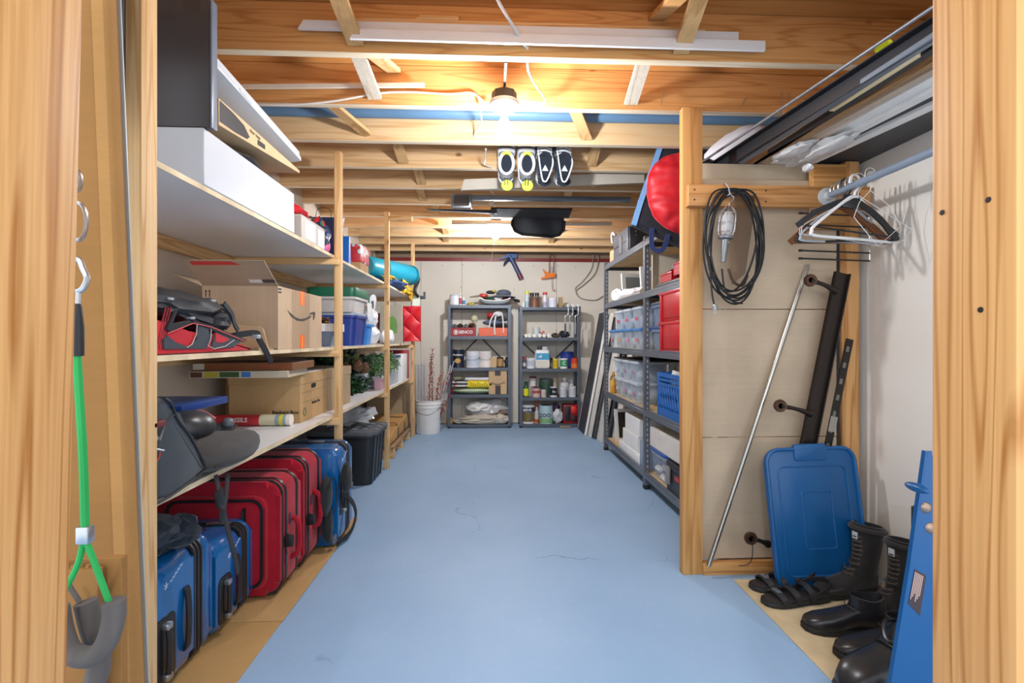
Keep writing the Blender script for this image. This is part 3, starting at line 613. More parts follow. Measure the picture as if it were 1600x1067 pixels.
wt = tote('white_bin', 'grey-white bin with a dark green lid stacked on the navy tote', -1.22, -.895, 3.26, 3.64, 1.2655, 1.43, plain('#c9c2bb', .5), plain('#1c6a4c', .4), tap=.01, lid_h=.062)
MB().box(-.912, -.893, 3.62, 3.641, 1.345, 1.40, bev=.005).build('latch', plain('#1c6a4c', .4), wt)
MB().box(-.8925, -.891, 3.56, 3.69, 1.25, 1.35).build('paper_label', WHITE, wt)
tote('light_blue_bin', 'bright blue small bin beside the navy tote', -1.15, -.905, 3.66, 3.86, ZS2, 1.215, plain('#2f86cf', .3), clear('#cfdbe4', .7), tap=.02)
one(MB().blob((-1.03, 4.0, 1.13), (.12, .2, .10), 51, .22, 2, floor=1.0405, oct2=.1).blob((-1.0, 4.0, 1.255), (.075, .09, .09), 52, .35, 3, oct2=.15).tube(smoothpts([(-.97, 3.92, 1.30), (-.96, 3.93, 1.40), (-.95, 4.0, 1.42), (-.95, 4.05, 1.38), (-.96, 4.07, 1.30)], 5), 1, flat=(.025, .003, (1, 0, 0))), 'white_carrier_bag', plain('#dfe3e8', .3, var=.04), 'full white plastic carrier bag behind the third post', 'bag')
one(MB().blob((-.93, 4.40, 1.10), (.06, .16, .075), 53, .2, 2, floor=1.0405), 'white_carrier_bag', plain('#e3e6ea', .3, var=.04), 'small slumped white bag right of the third post', 'bag')
pb = gift_bag('paper_bag', 'tall grey paper bag with a green leaf print near the red quilted bag', -1.08, -.87, 4.78, ZS2+.0005, 1.42, plain('#a9a392', .5), .1, 0)
MB().lathe([(0, -.001), (.05, -.001), (.05, 0)], (-.96, 4.789, 1.2), 12, axis='y', sy=1.0, sx=2.2).build('leaf_print', plain('#6f9d4f', .5), pb)
one(MB().box(-1.2, -.95, 5.2, 5.38, 1.0405, 1.36, bev=.004), 'maroon_box', plain('#5a1a20', .5), 'dark maroon box behind the red quilted bag', 'box')
# red quilted bag on the last post
rq = thing('quilted_bag', 'red quilted gift bag hanging on the last shelf post', 'gift bag', (-.87, 5.42, 1.06))
def quilt(u, v):
    x = -.975+.2*u; z = 1.06+.39*v; s = abs(sin(pi*(u*2+v*4)/1.0*.5*1.0))*abs(sin(pi*(u*2-v*4)*.5))
    return (x, 5.43-.022*(s**.5), z)
MB().grid(quilt, 28, 56, .012).build('bag', plain('#d1242f', .35), rq)
MB().box(-.975, -.775, 5.431, 5.453, 1.06, 1.45, bev=.004).build('back', plain('#a81d27', .45), rq)
MB().box(-.87, -.785, 5.425, 5.43, 1.455, 1.56).build('tag', plain('#d5e0d2', .6), rq)
MB().tube([(-.83, 5.435, 1.45), (-.85, 5.45, 1.62), (-.86, 5.452, 1.63)], .002, 6).build('cord', WHITE, rq)
# ================================================================== LOWER SHELF
bk = thing('grey_bike_bag', 'large dark grey padded bag slumped over the lower shelf edge by the first post', 'bag', (-1.05, 1.4, ZS1))
MB().prism(pxX([(241, 627), (257, 621), (266, 630), (276, 655), (296, 682), (321, 727), (318, 737), (300, 752), (266, 775), (243, 786)], -.868), 'x', -1.28, -.868, bev=.02, seg=4).build('body', fabric('#3f454b', 500), bk)
MB().tube(smoothpts([tuple(at(a, b, X=-.866)) for a, b in ((257, 622), (268, 632), (278, 656), (298, 683), (320, 727), (316, 738), (270, 772), (238, 790))], 5), .004, 6).build('piping', plain('#23262a', .6), bk)
MB().tube(smoothpts([tuple(at(a, b, X=-.866)) for a, b in ((236, 668), (256, 660), (272, 648))], 5), .0025, 6).build('seam', plain('#23262a', .6), bk)
MB().box(-.012, .012, -.024, .024, -.009, .009, M=Matrix.Translation(at(243, 663, X=-.862)), bev=.004).build('handle_grip', plain('#6b2b2b', .5), bk)
MB().tube([tuple(at(a, b, X=-.862)) for a, b in ((256, 666), (250, 687), (236, 672))], .0028, 6).tube([tuple(at(a, b, X=-.862)) for a, b in ((246, 684), (240, 702))], .002, 6).tube([tuple(at(a, b, X=-.862)) for a, b in ((234, 700), (256, 704))], .0028, 6).build('clip_frame', METAL, bk)
MB().tube(smoothpts([tuple(at(a, b, X=-.862)) for a, b in ((250, 706), (248, 716), (240, 725), (233, 728))], 5), .002, 6).build('cord', plain('#b3362f', .5), bk)
np_ = thing('neck_pillow', 'grey mesh cushion overhanging the lower shelf edge', 'cushion', (-.95, 1.68, ZS1))
MB().blob((-.945, 1.68, .712), (.13, .20, .06), 61, .06, 1.4, pw=.85, floor=.656).build('cushion', fabric('#4b4846', 350, .9), np_)
MB().tube(smoothpts([(-.845, 1.53, .69), (-.834, 1.66, .688), (-.845, 1.77, .695)], 6), .0025, 6).build('seam', plain('#2a2827', .7), np_)
hs = thing('hanging_strap', 'long black strap with a plastic buckle hanging down before the red suitcases', 'strap', (-.86, 1.62, .65))
W = plain('#2b2c2f', .75)
q = [tuple(at(a, b, X=x)) for a, b, x in ((356, 741, -.868), (353, 775, -.858), (350, 800, -.852), (358, 835, -.848), (366, 865, -.846), (372, 895, -.845))]
MB().tube(smoothpts(q, 4), 1, flat=(.011, .002, (1, 0, 0))).build('webbing', W, hs)
MB().tube(smoothpts([tuple(at(a, b, X=x)) for a, b, x in ((337, 742, -.868), (343, 770, -.856), (348, 800, -.852))], 4), 1, flat=(.009, .002, (1, 0, 0))).build('webbing', W, hs)
MB().box(-.006, .006, -.018, .018, -.03, .03, M=Matrix.Translation(at(343, 778, X=-.857)) @ Matrix.Rotation(.25, 4, 'X'), bev=.004).box(-.005, .005, -.013, .013, -.02, .02, M=Matrix.Translation(at(347, 806, X=-.852)), bev=.004).build('buckle', BLACK, hs)
one(MB().blob((-1.17, 1.72, .74), (.2, .2, .1), 62, .25, 2, floor=.656), 'black_holdall', BLKF, 'black soft holdall at the back of the lower shelf', 'bag')
one(MB().box(-1.32, -1.0, 1.62, 1.9, .843, .868, M=None, bev=.003), 'blue_book', plain('#1d3d80', .35), 'flat book with blue night-sky cover on the black holdall', 'book')
one(MB().blob((-1.03, 1.48, .76), (.13, .17, .085), 66, .2, 2.2, floor=.70, oct2=.06), 'saddle_bag', plain('#1f2022', .5), 'black saddle bag heaped behind the grey bike bag', 'bag')
sd = thing('bike_saddle', 'black padded bike saddle with a pink-red trim on the lower shelf', 'saddle', (-.97, 1.6, .76))
MB().blob((-.985, 1.62, .80), (.08, .095, .055), 63, .08, 1.5).blob((-.975, 1.52, .775), (.055, .12, .025), 64, .1, 1.5).build('seat', plain('#2e2f31', .35), sd)
MB().tube(smoothpts([(-1.03, 1.69, .838), (-.985, 1.705, .835), (-.945, 1.71, .81)], 5), .007, 8).build('trim', plain('#c2606a', .6), sd)
MB().blob((-.93, 1.765, .785), (.02, .02, .022), 65, .05).build('knob', plain('#5b6066', .4), sd)
one(MB().box(-.09, .09, -.11, .11, -.012, .012, M=TR(-.955, 1.70, .765, .2, .2, .1, .7), bev=.006), 'black_case', plain('#1b1b1d', .3), 'small flat black case leaning on the grey cushion', 'case')
pt_ = thing('poster_tube', 'cardboard tube printed red with yellow and grey bands before the file box', 'tube', (-1.13, 2.44, .684))
for nm, x0, x1, c, r in (('red_print', -1.36, -1.135, '#c8333a', .0278), ('cream_print', -1.135, -1.06, '#d9cfae', .0279), ('grey_band', -1.06, -1.04, '#8fa2b3', .0281), ('yellow_band', -1.04, -1.022, '#e2d52b', .0281), ('blue_band', -1.022, -1.008, '#8ea5bd', .0281), ('end_cap', -1.008, -.988, '#e8e2d8', .0284)):
    MB().lathe([(0, x0), (r, x0), (r, x1), (0, x1)], (0, 2.46, .684), 20, axis='x').build(nm, plain(c, .4), pt_)
text('lettering', 'FOSSILS', .03, front(-1.24, 2.431, .688), WHITE, pt_, .0004, True)
def file_box(name, label, x0, x1, y0, y1, z0, z1, mat, txt):
    t = thing(name, label, 'box', ((x0+x1)/2, (y0+y1)/2, z0))
    MB().box(x0, x1, y0, y1, z0, z1-.01, bev=.002, seg=1).build('body', mat, t)
    MB().box(x0-.004, x1+.004, y0-.004, y1+.004, z1-.055, z1, bev=.003, seg=1).build('lid', mat, t)
    if txt:
        MB().rbox(x1-.002, x1+.0006, (y0+y1)/2-.05, (y0+y1)/2+.02, z1-.086, z1-.06, .01, 'x').build('hand_hole', BLACK, t)
        for z in (z0+.15, z0+.10): MB().box(x1, x1+.0005, y0+.02, y1-.02, z, z+.0015).build('print_line', plain('#6b5236', .6), t)
        text('lettering', txt, .026, front(x1-.075, y0-.0005, z0+.055), BLACK, t, .0004, True)
        text('lettering', txt, .024, aisleL(x1+.0006, (y0+y1)/2+.02, z0+.085), BLACK, t, .0004, True)
        MB().tube([(x1+.0006, y0+.055+.017*cos(k*pi/10), z0+.05+.019*sin(k*pi/10)) for k in range(20)], .0022, 6, closed=True).build('recycle_mark', plain('#2f6b3d', .6), t)
    return t
file_box('file_box', 'kraft lidded file box with handle hole on the lower shelf', -1.33, -.972, 2.53, 2.93, ZS1+.0005, .905, cardboard('#bd9a6c', 'z', 'file_box_card'), 'Bankers Box')
file_box('file_box', 'grey-brown lidded file box behind the second post on the lower shelf', -1.3, -.955, 2.97, 3.36, ZS1+.0005, .905, cardboard('#ab9477', 'z', 'file_box_card2'), None)
one(MB().box(-1.16, -.985, 2.62, 2.9, .9055, .909), 'paper_sheets', WHITE, 'white paper sheets lying on the kraft file box lid', 'paper')
def game(name, label, M, sx, sy, sz, c1, c2, words):
    t = thing(name, label, 'board game', M.translation); 
    MB().box(-sx, sx, -sy, sy, 0, sz, M=M, bev=.002, seg=1).build('box', plain(c1, .4), t)
    for a, b, c in c2: MB().box(a, b, -sy-.0006, -sy, .004, sz-.004, M=M).build('side_print', plain(c, .4), t)
    if words: text('lettering', words, sz*.62, M @ front(.12, -sy-.0008, sz*.5), plain('#d9603a', .5), t, .0004)
    return t
game('board_game', 'board game box with green and yellow side resting on the file box', TR(-1.16, 2.42, .906, .06), .215, .14, .032, '#c9b79c', [(-.21, -.16, '#5a3a28'), (-.15, -.09, '#b5a62f'), (-.085, .0, '#3f5a2b'), (.01, .05, '#3d72b5')], None)
game('board_game', 'reddish brown board game box topmost on the file box', TR(-1.15, 2.45, .939, .03), .225, .15, .036, '#7d5230', [(-.22, -.17, '#cdc3b2'), (-.16, .215, '#8a4a25')], '* * * *')
# far lower shelf
cc = tote('clear_container', 'small clear lidded container on the lower shelf between the posts', -1.15, -1.0, 3.93, 4.09, ZS1, .81, clear('#c5ccd2', .5), clear('#d7dde2', .7), tap=.015)
MB().blob((-1.075, 4.0, .71), (.05, .05, .045), 70, .3, 3).build('contents', plain('#b9b3ae', .6), cc)
pc = tote('pink_container', 'clear container with pink contents beside the third post', -1.0, -.91, 4.13, 4.5, ZS1, .775, clear('#e2c3ca', .5), clear('#e6dfe2', .6), tap=.01)
MB().box(-.985, -.925, 4.16, 4.47, .66, .74, bev=.01).build('contents', plain('#d990a6', .6), pc)
NEED = spots('#1d3a1e', ['#24492a', '#38623a', '#1b3320', '#4d7340'], 40, 'needles')
wr_ = thing('wreath', 'dark green artificial wreath with pine cones on the lower shelf', 'wreath', (-1.2, 3.75, ZS1))
MB().tube([(-1.21+.04*cos(q), 3.78+.30*cos(q), .80+.13*sin(q)) for q in [2*pi*k/24 for k in range(24)]], .012, 6, closed=True).build('ring', plain('#3b2a1a', .8), wr_)
m = MB()
for k in range(16):
    q = 2*pi*k/16; foliage(m, (-1.16+.06*cos(q), 3.79+.27*cos(q), .80+.11*sin(q)), (.09, .09, .07), 80, k, .07)
o = m.build('greenery', NEED, wr_, smooth=0); o['kind'] = 'stuff'
def cone(c, par, n='pine_cone'):
    m = MB(); m.lathe([(0, -.045), (.026, -.03), (.034, 0), (.024, .03), (0, .05)], c, 10)
    for k in range(40):
        q = k*2.4; h = -.035+.08*k/40; r = .034*(1-abs(h-.0)/.075)+.006
        p = Vector(c)+Vector((r*cos(q), r*sin(q), h)); u = Vector((-sin(q), cos(q), 0))*.009; w_ = Vector((cos(q)*.014, sin(q)*.014, .008))
        m.mesh([p-u, p+u, p+w_+u*.5, p+w_-u*.5], [(0, 1, 2, 3), (3, 2, 1, 0)])
    return m.build(n, plain('#6d4a30', .7, var=.3), par, smooth=0)
cone((-.985, 3.66, .885), wr_); cone((-1.04, 3.52, .87), wr_); cone((-.97, 3.80, .86), wr_)
m = foliage(MB(), (-1.13, 3.72, .93), (.1, .1, .03), 60, 91, .05); m.build('berry_sprig', spots('#71743a', ['#8b8a45', '#a9953f', '#5d6b36'], 60), wr_, smooth=0)
vp = thing('variegated_plant', 'green and white artificial trailing plant beside the third post', 'plant', (-.95, 4.2, .78))
m = foliage(MB(), (-1.0, 4.2, .85), (.08, .16, .085), 200, 77, .07, .5); m.build('leaves', spots('#5f8a52', ['#6f9a5c', '#dfe6d0', '#497a45', '#c9d8b5'], 70, 'variegated'), vp, smooth=0)['kind'] = 'stuff'
MB().lathe([(0, .776), (.02, .776), (.03, .81), (.02, .83), (0, .83)], (-1.0, 4.2, 0), 12).build('stem_ball', plain('#4b5a35', .8), vp)
bb_ = tote('blue_lid_bin', 'clear bin with a dark blue lid at the far end of the lower shelf', -1.2, -.91, 4.55, 5.0, ZS1, .925, clear('#b9c3ce', .55), plain('#2b4674', .4), tap=.02)
MB().blob((-1.05, 4.78, .75), (.11, .18, .08), 71, .25, 3).build('contents', spots('#c9ccd0', ['#cfd3d8', '#aab5c2', '#e3e3e3', '#8496b0'], 18), bb_)
vp2 = thing('variegated_plant', 'small green and white trailing plant right of the third post', 'plant', (-.9, 4.5, .8))
foliage(MB(), (-.93, 4.46, .875), (.04, .14, .07), 110, 78, .07, .5).build('leaves', spots('#5f8a52', ['#6f9a5c', '#dfe6d0', '#497a45', '#c9d8b5'], 70, 'variegated'), vp2, smooth=0)['kind'] = 'stuff'
one(MB().box(-1.15, -.905, 5.05, 5.32, ZS1+.0005, .93, bev=.003), 'white_flat_box', WHITE, 'white upright box at the end of the lower shelf', 'box')
one(MB().box(-1.13, -.90, 5.335, 5.40, ZS1+.0005, .965, bev=.003), 'red_album', plain('#a9202a', .45), 'red album standing at the end of the lower shelf', 'book')
# ================================================================== LEFT FLOOR
fm = thing('floor_cardboard', 'flattened cardboard sheets lying on the floor under the suitcases', 'cardboard', (-1.1, 1.8, 0))
MB().box(-1.46, -.80, .75, 1.95, .0003, .004, bev=.001, seg=1).build('sheet', cardboard('#b8935f', 'x'), fm)
MB().box(-1.46, -.795, 1.9, 2.96, .0041, .0075, M=None, bev=.001, seg=1).build('sheet', cardboard('#bb9866', 'y'), fm)
BLUE = plain('#0c5c9a', .18, var=.04, coat=.5, name='blue_shell'); ZIP = plain('#231f1f', .4)
def hard_case(label, x0, x1, y0, y1, h, zy, z0=.008, recess=None, strap=None, words=True):
    """hard-shell suitcase; wide faces look along y, handle side looks at the aisle (x1)"""
    t = thing('blue_suitcase', label, 'suitcase', ((x0+x1)/2, (y0+y1)/2, z0), group='blue suitcases')
    r = .045
    MB().rbox(x0, x1, y0, zy-.022, z0+.012, z0+h, r, 'y', 6, bev=.028).build('front_shell', BLUE, t)
    MB().rbox(x0, x1, zy+.022, y1, z0+.012, z0+h, r, 'y', 6, bev=.024).build('back_shell', BLUE, t)
    MB().rbox(x0+.002, x1-.002, zy-.024, zy+.024, z0+.014, z0+h-.002, r, 'y', 6).build('zipper_band', ZIP, t)
    for dy in (-.019, .0, .019): MB().rbox(x0-.002, x1+.002, zy+dy-.003, zy+dy+.003, z0+.010, z0+h+.002, r, 'y', 6).build('zip_tape', plain('#3a3634', .5), t)
    ym = (y0+zy)/2+.01; X = x1
    if recess:
        MB().rbox(X-.004, X+.004, recess[0], recess[1], recess[2], recess[3], .022, 'x', 4, bev=.003).build('handle_recess', plain('#1c1b1c', .35), t)
        m = MB(); yc = (recess[0]+recess[1])/2; za, zb = recess[2]+.02, recess[3]-.02
        m.tube(smoothpts([(X+.004, yc, za), (X+.016, yc, za+.012), (X+.019, yc, (za+zb)/2), (X+.016, yc, zb-.012), (X+.004, yc, zb)], 5), .0085, 8); hd = m.build('handle', plain('#262526', .4), t)
        for zz in (za+.004, zb-.004): MB().box(X+.003, X+.024, yc-.012, yc+.012, zz-.010, zz+.010, bev=.004).build('chrome_end', METAL, hd)
    if strap:
        MB().tube(smoothpts([(X+.002, strap[0], strap[1]), (X+.009, strap[0], strap[1]+.02), (X+.013, strap[0], (strap[1]+strap[2])/2), (X+.009, strap[0], strap[2]-.02), (X+.002, strap[0], strap[2])], 5), 1, flat=(.012, .003, (1, 0, 0))).build('side_handle', plain('#1f1e1f', .5), t)
    MB().box((x0+x1)/2+.08, (x0+x1)/2+.17, zy-.012, zy+.012, z0+h+.001, z0+h+.010, bev=.003).build('lock', METAL, t)
    for yy in (y0+.05, y1-.05):
        MB().lathe([(0, -.014), (.018, -.014), (.018, .014), (0, .014)], (x1-.06, yy, .0245), 12, axis='x').build('wheel', BLACK, t)
    if words:
        lm = MB(); cy, cz = ym-.02, z0+h-.075
        for k in range(3): q = pi*k/3+.3; lm.tube([(X+.0006, cy-.011*cos(q), cz-.011*sin(q)), (X+.0006, cy+.011*cos(q), cz+.011*sin(q))], .0012, 5)
        lm.tube([(X+.0006, cy+.018+.004*k, cz+.002+.0022*k+.004*sin(k*2.1)) for k in range(16)], .0012, 5); lm.build('logo_mark', plain('#b9cfe6', .3), t)
    return t
hard_case('blue hard-shell suitcase nearest the door on the cardboard', -1.44, -.98, 1.37, 1.755, .405, 1.675, recess=(1.445, 1.555, .05, .25), strap=(1.605, .09, .29))
hard_case('smaller blue hard-shell suitcase between the nearest one and the red luggage', -1.42, -.975, 1.77, 2.035, .345, 1.968, recess=(1.785, 1.87, .05, .22), strap=(1.905, .07, .26))
hard_case('large blue hard-shell suitcase farthest from the door behind the red luggage', -1.38, -.787, 2.545, 2.795, .51, 2.715, recess=(2.57, 2.65, .16, .37), strap=(2.678, .17, .36))
REDC = fabric('#a8162a', 900, .5); REDP = plain('#8e1222', .6)
def soft_case(label, x0, x1, y0, y1, h, pocket=True, z0=.008):
    t = thing('red_suitcase', label, 'suitcase', ((x0+x1)/2, (y0+y1)/2, z0), group='red soft suitcases')
    MB().rbox(x0, x1, y0, y1, z0+.014, z0+h, .06, 'y', 6, bev=.03).build('body', REDC, t)
    for yy in (y0+.055, y1-.05):
        MB().rbox(x0-.002, x1+.003, yy-.009, yy+.009, z0+.012, z0+h+.003, .062, 'y', 6).build('zip_tape', ZIP, t)
    MB().rbox(x0-.004, x1+.004, y0+.018, y0+.026, z0+.010, z0+h+.004, .062, 'y', 6).build('piping', plain('#2a2426', .6), t)
    if pocket:
        p = MB().rbox(x0+.07, x1-.05, y0-.018, y0+.02, z0+.045, z0+h-.055, .05, 'y', 6, bev=.012).build('pocket', REDC, t)
        pts = []; a, b, c, d, r = x0+.085, x1-.065, z0+.06, z0+h-.07, .045
        for cx, cz, q0 in ((b-r, d-r, 0), (a+r, d-r, pi/2), (a+r, c+r, pi), (b-r, c+r, 1.5*pi)):
            for k in range(6): q = q0+pi/2*k/5; pts.append((cx+r*cos(q), y0-.019, cz+r*sin(q)))
        MB().tube(pts, 1, closed=True, flat=(.006, .003, (0, 1, 0))).build('zip_line', ZIP, p)
        xm = x1-.135
        MB().box(xm-.006, xm+.006, y0-.021, y0-.017, z0+.08, z0+h-.10).build('zip_line', ZIP, p)
        MB().box(xm-.010, xm-.003, y0-.027, y0-.02, z0+h-.17, z0+h-.11, bev=.002).build('zip_pull', plain('#2d3138', .4), p)
        MB().box(xm-.075, xm-.02, y0-.0205, y0-.017, z0+.26, z0+.30).build('patch', BLACK, p)
    ym = (y0+y1)/2
    MB().tube(smoothpts([(x1, ym-.0, z0+h-.36), (x1+.03, ym, z0+h-.335), (x1+.036, ym, z0+h-.27), (x1+.03, ym, z0+h-.205), (x1, ym, z0+h-.18)], 5), .012, 8).build('handle', REDC, t)
    MB().box(x1+.002, x1+.04, y0+.03, y0+.05, z0+.2, z0+.25, bev=.006).build('clip', BLACK, t)
    for k in range(3): MB().box(x1+.001, x1+.008, y0+.045+.02*k, y0+.056+.02*k, z0+.12+.08*k, z0+.165+.08*k, bev=.002).build('zip_pull', plain('#3b4350', .35), t)
    for yy in (y0+.05, y1-.05): MB().lathe([(0, -.012), (.016, -.012), (.016, .012), (0, .012)], (x1-.05, yy, .0235), 12, axis='x').build('wheel', BLACK, t)
    return t
soft_case('red fabric suitcase with a zipped front pocket facing the door', -1.40, -.872, 2.055, 2.275, .485)
soft_case('taller red fabric suitcase standing just behind the pocketed one', -1.42, -.868, 2.295, 2.535, .52, False)
sb = thing('sling_bag', 'black mesh sling bag hung between the red luggage and the far blue suitcase', 'bag', (-.835, 2.53, .1))
MB().blob((-.825, 2.47, .30), (.028, .065, .10), 81, .15, 2).blob((-.755, 2.58, .36), (.026, .05, .08), 82, .15, 2).blob((-.82, 2.49, .15), (.024, .04, .09), 83, .2, 2).build('pouch', fabric('#26282a', 250, .9), sb)
MB().tube(smoothpts([(-.795, 2.41, .35), (-.79, 2.46, .395), (-.79, 2.52, .35), (-.79, 2.53, .26), (-.795, 2.5, .2)], 5), .003, 6).build('piping', BLACK, sb)
MB().tube(smoothpts([(-.765, 2.56, .28), (-.755, 2.64, .23), (-.755, 2.72, .17), (-.755, 2.76, .10), (-.76, 2.68, .04), (-.79, 2.54, .03)], 5), 1, flat=(.013, .003, (1, 0, 0))).build('strap', plain('#202124', .8), sb)
MB().box(-.735, -.725, 2.58, 2.60, .30, .335, bev=.003).box(-.80, -.785, 2.48, 2.52, .05, .09, bev=.004).build('buckle', plain('#555a60', .4), sb)
one(MB().blob((-1.12, 1.58, .462), (.17, .12, .048), 84, .35, 2.6, floor=.4165, oct2=.12).blob((-1.03, 1.50, .50), (.075, .10, .045), 85, .35, 3, oct2=.15).blob((-1.0, 1.60, .47), (.06, .06, .05), 86, .3, 3, floor=.4165), 'dark_jeans', fabric('#272f3a', 500), 'crumpled dark blue jeans on the nearest blue suitcase', 'clothing')
bt = tote('black_tote', 'black ribbed storage tote with a grey lid on the floor by the third post', -1.36, -.845, 3.60, 4.06, 0, .405, plain('#26282b', .4), plain('#5a5d61', .5), tap=.03, ribs=4, lid_h=.03, rim=.02)
m = MB()
for i in range(5):
    for j in range(3):
        m.box(-1.2+.08*i, -1.165+.08*i, 3.68+.11*j, 3.72+.11*j, .4055, .4125, bev=.002, seg=1)
m.build('lid_bosses', plain('#7d8186', .5), bt)['kind'] = 'stuff'
one(MB().blob((-1.12, 3.86, .49), (.2, .16, .07), 87, .5, 3.2, floor=.4135, oct2=.25), 'plastic_wrap', clear('#d9dcde', .45, .12), 'crumpled clear plastic wrap on the black tote lid', 'plastic')
one(MB().rbox(-1.35, -.96, 3.0, 3.42, 0.0005, .36, .03, 'z', bev=.01), 'dark_crate', plain('#202224', .5), 'black crate in the shadow under the lower shelf', 'crate')
pk = thing('wrapped_plank_pack', 'brown paper-wrapped pack lying on a wooden pallet piece under the far shelf', 'package', (-1.05, 4.8, .1))
MB().prism([(4.42, .125), (5.36, .125), (5.38, .20), (5.3, .28), (4.6, .235), (4.42, .2)], 'x', -1.30, -.90, bev=.02, seg=3).build('pack', cardboard('#b28a58', 'y'), pk)
for yy in (4.75, 5.1): MB().tube([(-.897, yy, .13), (-.897, yy+.02, .22), (-.92, yy+.03, .27), (-1.1, yy+.03, .275)], 1, flat=(.012, .003, (1, 0, 0))).build('strap', plain('#4a3520', .7), pk)
pl = thing('pallet', 'short wooden pallet piece on the floor under the far shelf', 'pallet', (-1.05, 4.8, 0))
for yy in (4.45, 4.85, 5.27): MB().box(-1.35, -.88, yy, yy+.09, 0.0005, .09, bev=.003).build('block', PINEX, pl)
for xx in (-1.33, -1.18, -1.03, -.985+.0): MB().box(xx, xx+.11 if xx < -1 else -.875, 4.43, 5.38, .0905, .112, bev=.002).build('slat', wood('#a98d6a', '#86694a', 'y', name='old_pallet'), pl)
carton('kraft_parcel', 'plain kraft box standing behind the far shelf post', -1.4, -1.0, 5.55, 6.1, .0005, .62, cardboard('#b39a78'))
# bucket
bk2 = thing('white_bucket', 'white plastic pail with a wire handle by the back wall', 'bucket', (-.725, 5.68, 0))
MB().lathe([(0, .0005), (.132, .0005), (.136, .01), (.152, .30), (.158, .30), (.158, .318), (.156, .318), (.156, .335), (.161, .337), (.161, .352), (.157, .356), (.157, .378), (.163, .380), (.163, .386), (.150, .386), (.148, .32), (.13, .012), (0, .012)], (-.725, 5.68, 0), 32).build('pail', plain('#e6e5e1', .4, var=.02), bk2)
MB().tube(smoothpts([(-.725-.16, 5.66, .33), (-.725-.13, 5.545, .27), (-.75, 5.505, .235), (-.69, 5.505, .235), (-.725+.12, 5.545, .28), (-.725+.16, 5.66, .33)], 6), .0028, 6).build('wire_handle', DMET, bk2)
PIPE = plain('#a7a6a8', .4); rd = random.Random(5)
for i, (dx, tx, tz) in enumerate(((-.11, -.135, .80), (-.085, -.10, .79), (-.06, -.07, .80), (-.035, -.04, .795))):
    one(MB().tube([(-.725+dx, 5.60+.02*i, .015), (-.725+tx, 5.60+.02*i, tz)], .012, 10), 'grey_pipe', PIPE, ['leftmost grey pipe standing in the white bucket', 'second grey pipe from the left in the white bucket', 'third grey pipe from the left in the white bucket', 'rightmost grey pipe, next to the tall berry branch'][i], 'pipe', 'pipes in the bucket')
def berry(x, y, tx, ty, tz, seed, label):
    t = thing('berry_branch', label, 'decoration', (x, y, .02), group='red berry branches in the bucket'); r = random.Random(seed)
    pts = smoothpts([(x, y, .02), (x+(tx-x)*.45+r.uniform(-.02, .02), y+(ty-y)*.5, tz*.5), (tx, ty, tz)], 10)
    MB().tube(pts, [.006*(1-.6*i/len(pts)) for i in range(len(pts))], 6).build('twig', plain('#5b2a20', .7), t)
    m = MB()
    for p in pts[6:]:
        for k in range(7):
            q = r.uniform(0, 2*pi); d = r.uniform(.008, .026); c = Vector(p)+Vector((d*cos(q), d*sin(q), r.uniform(-.02, .02)))
            s = r.uniform(.005, .008); m.mesh([c+Vector(v)*s for v in ((1, 0, 0), (-1, 0, 0), (0, 1, 0), (0, -1, 0), (0, 0, 1), (0, 0, -1))], [(0, 2, 4), (2, 1, 4), (1, 3, 4), (3, 0, 4), (2, 0, 5), (1, 2, 5), (3, 1, 5), (0, 3, 5)])
    m.build('berries', plain('#9a1622', .35), t)['kind'] = 'stuff'
berry(-.71, 5.66, -.675, 5.66, .96, 1, 'tall red berry branch standing upright in the bucket')
berry(-.70, 5.7, -.69, 5.68, .86, 2, 'red berry branch with a forked tip next to the tallest one')
berry(-.66, 5.70, -.46, 5.70, .70, 3, 'red berry branch leaning right out of the bucket')
berry(-.65, 5.66, -.40, 5.62, .58, 4, 'low red berry branch reaching toward the left rack')
berry(-.68, 5.62, -.585, 5.6, .66, 5, 'short red berry branch in the middle of the bucket')
for i, (tx, tz, c) in enumerate(((-.43, .83, '#9aa6b5'), (-.47, .78, '#c7c2bd'), (-.55, .70, '#b79d86'), (-.52, .64, '#d3d0cc'))):
    one(MB().tube([(-.66, 5.64+.02*i, .02), (tx, 5.72+.015*i, tz)], [.006, .007], 8), 'thin_rod', plain(c, .4), ['long blue-grey rod leaning right out of the bucket', 'pale rod leaning right beside the blue-grey one', 'tan rod in the middle of the bucket', 'short white rod in the bucket'][i], 'rod')
one(MB().blob((-.51, 6.05, .06), (.04, .06, .06), 90, .2, 2, floor=.0005), 'yellow_sponge', plain('#c99a1e', .6), 'small yellow thing on the floor behind the white bucket', 'sponge')
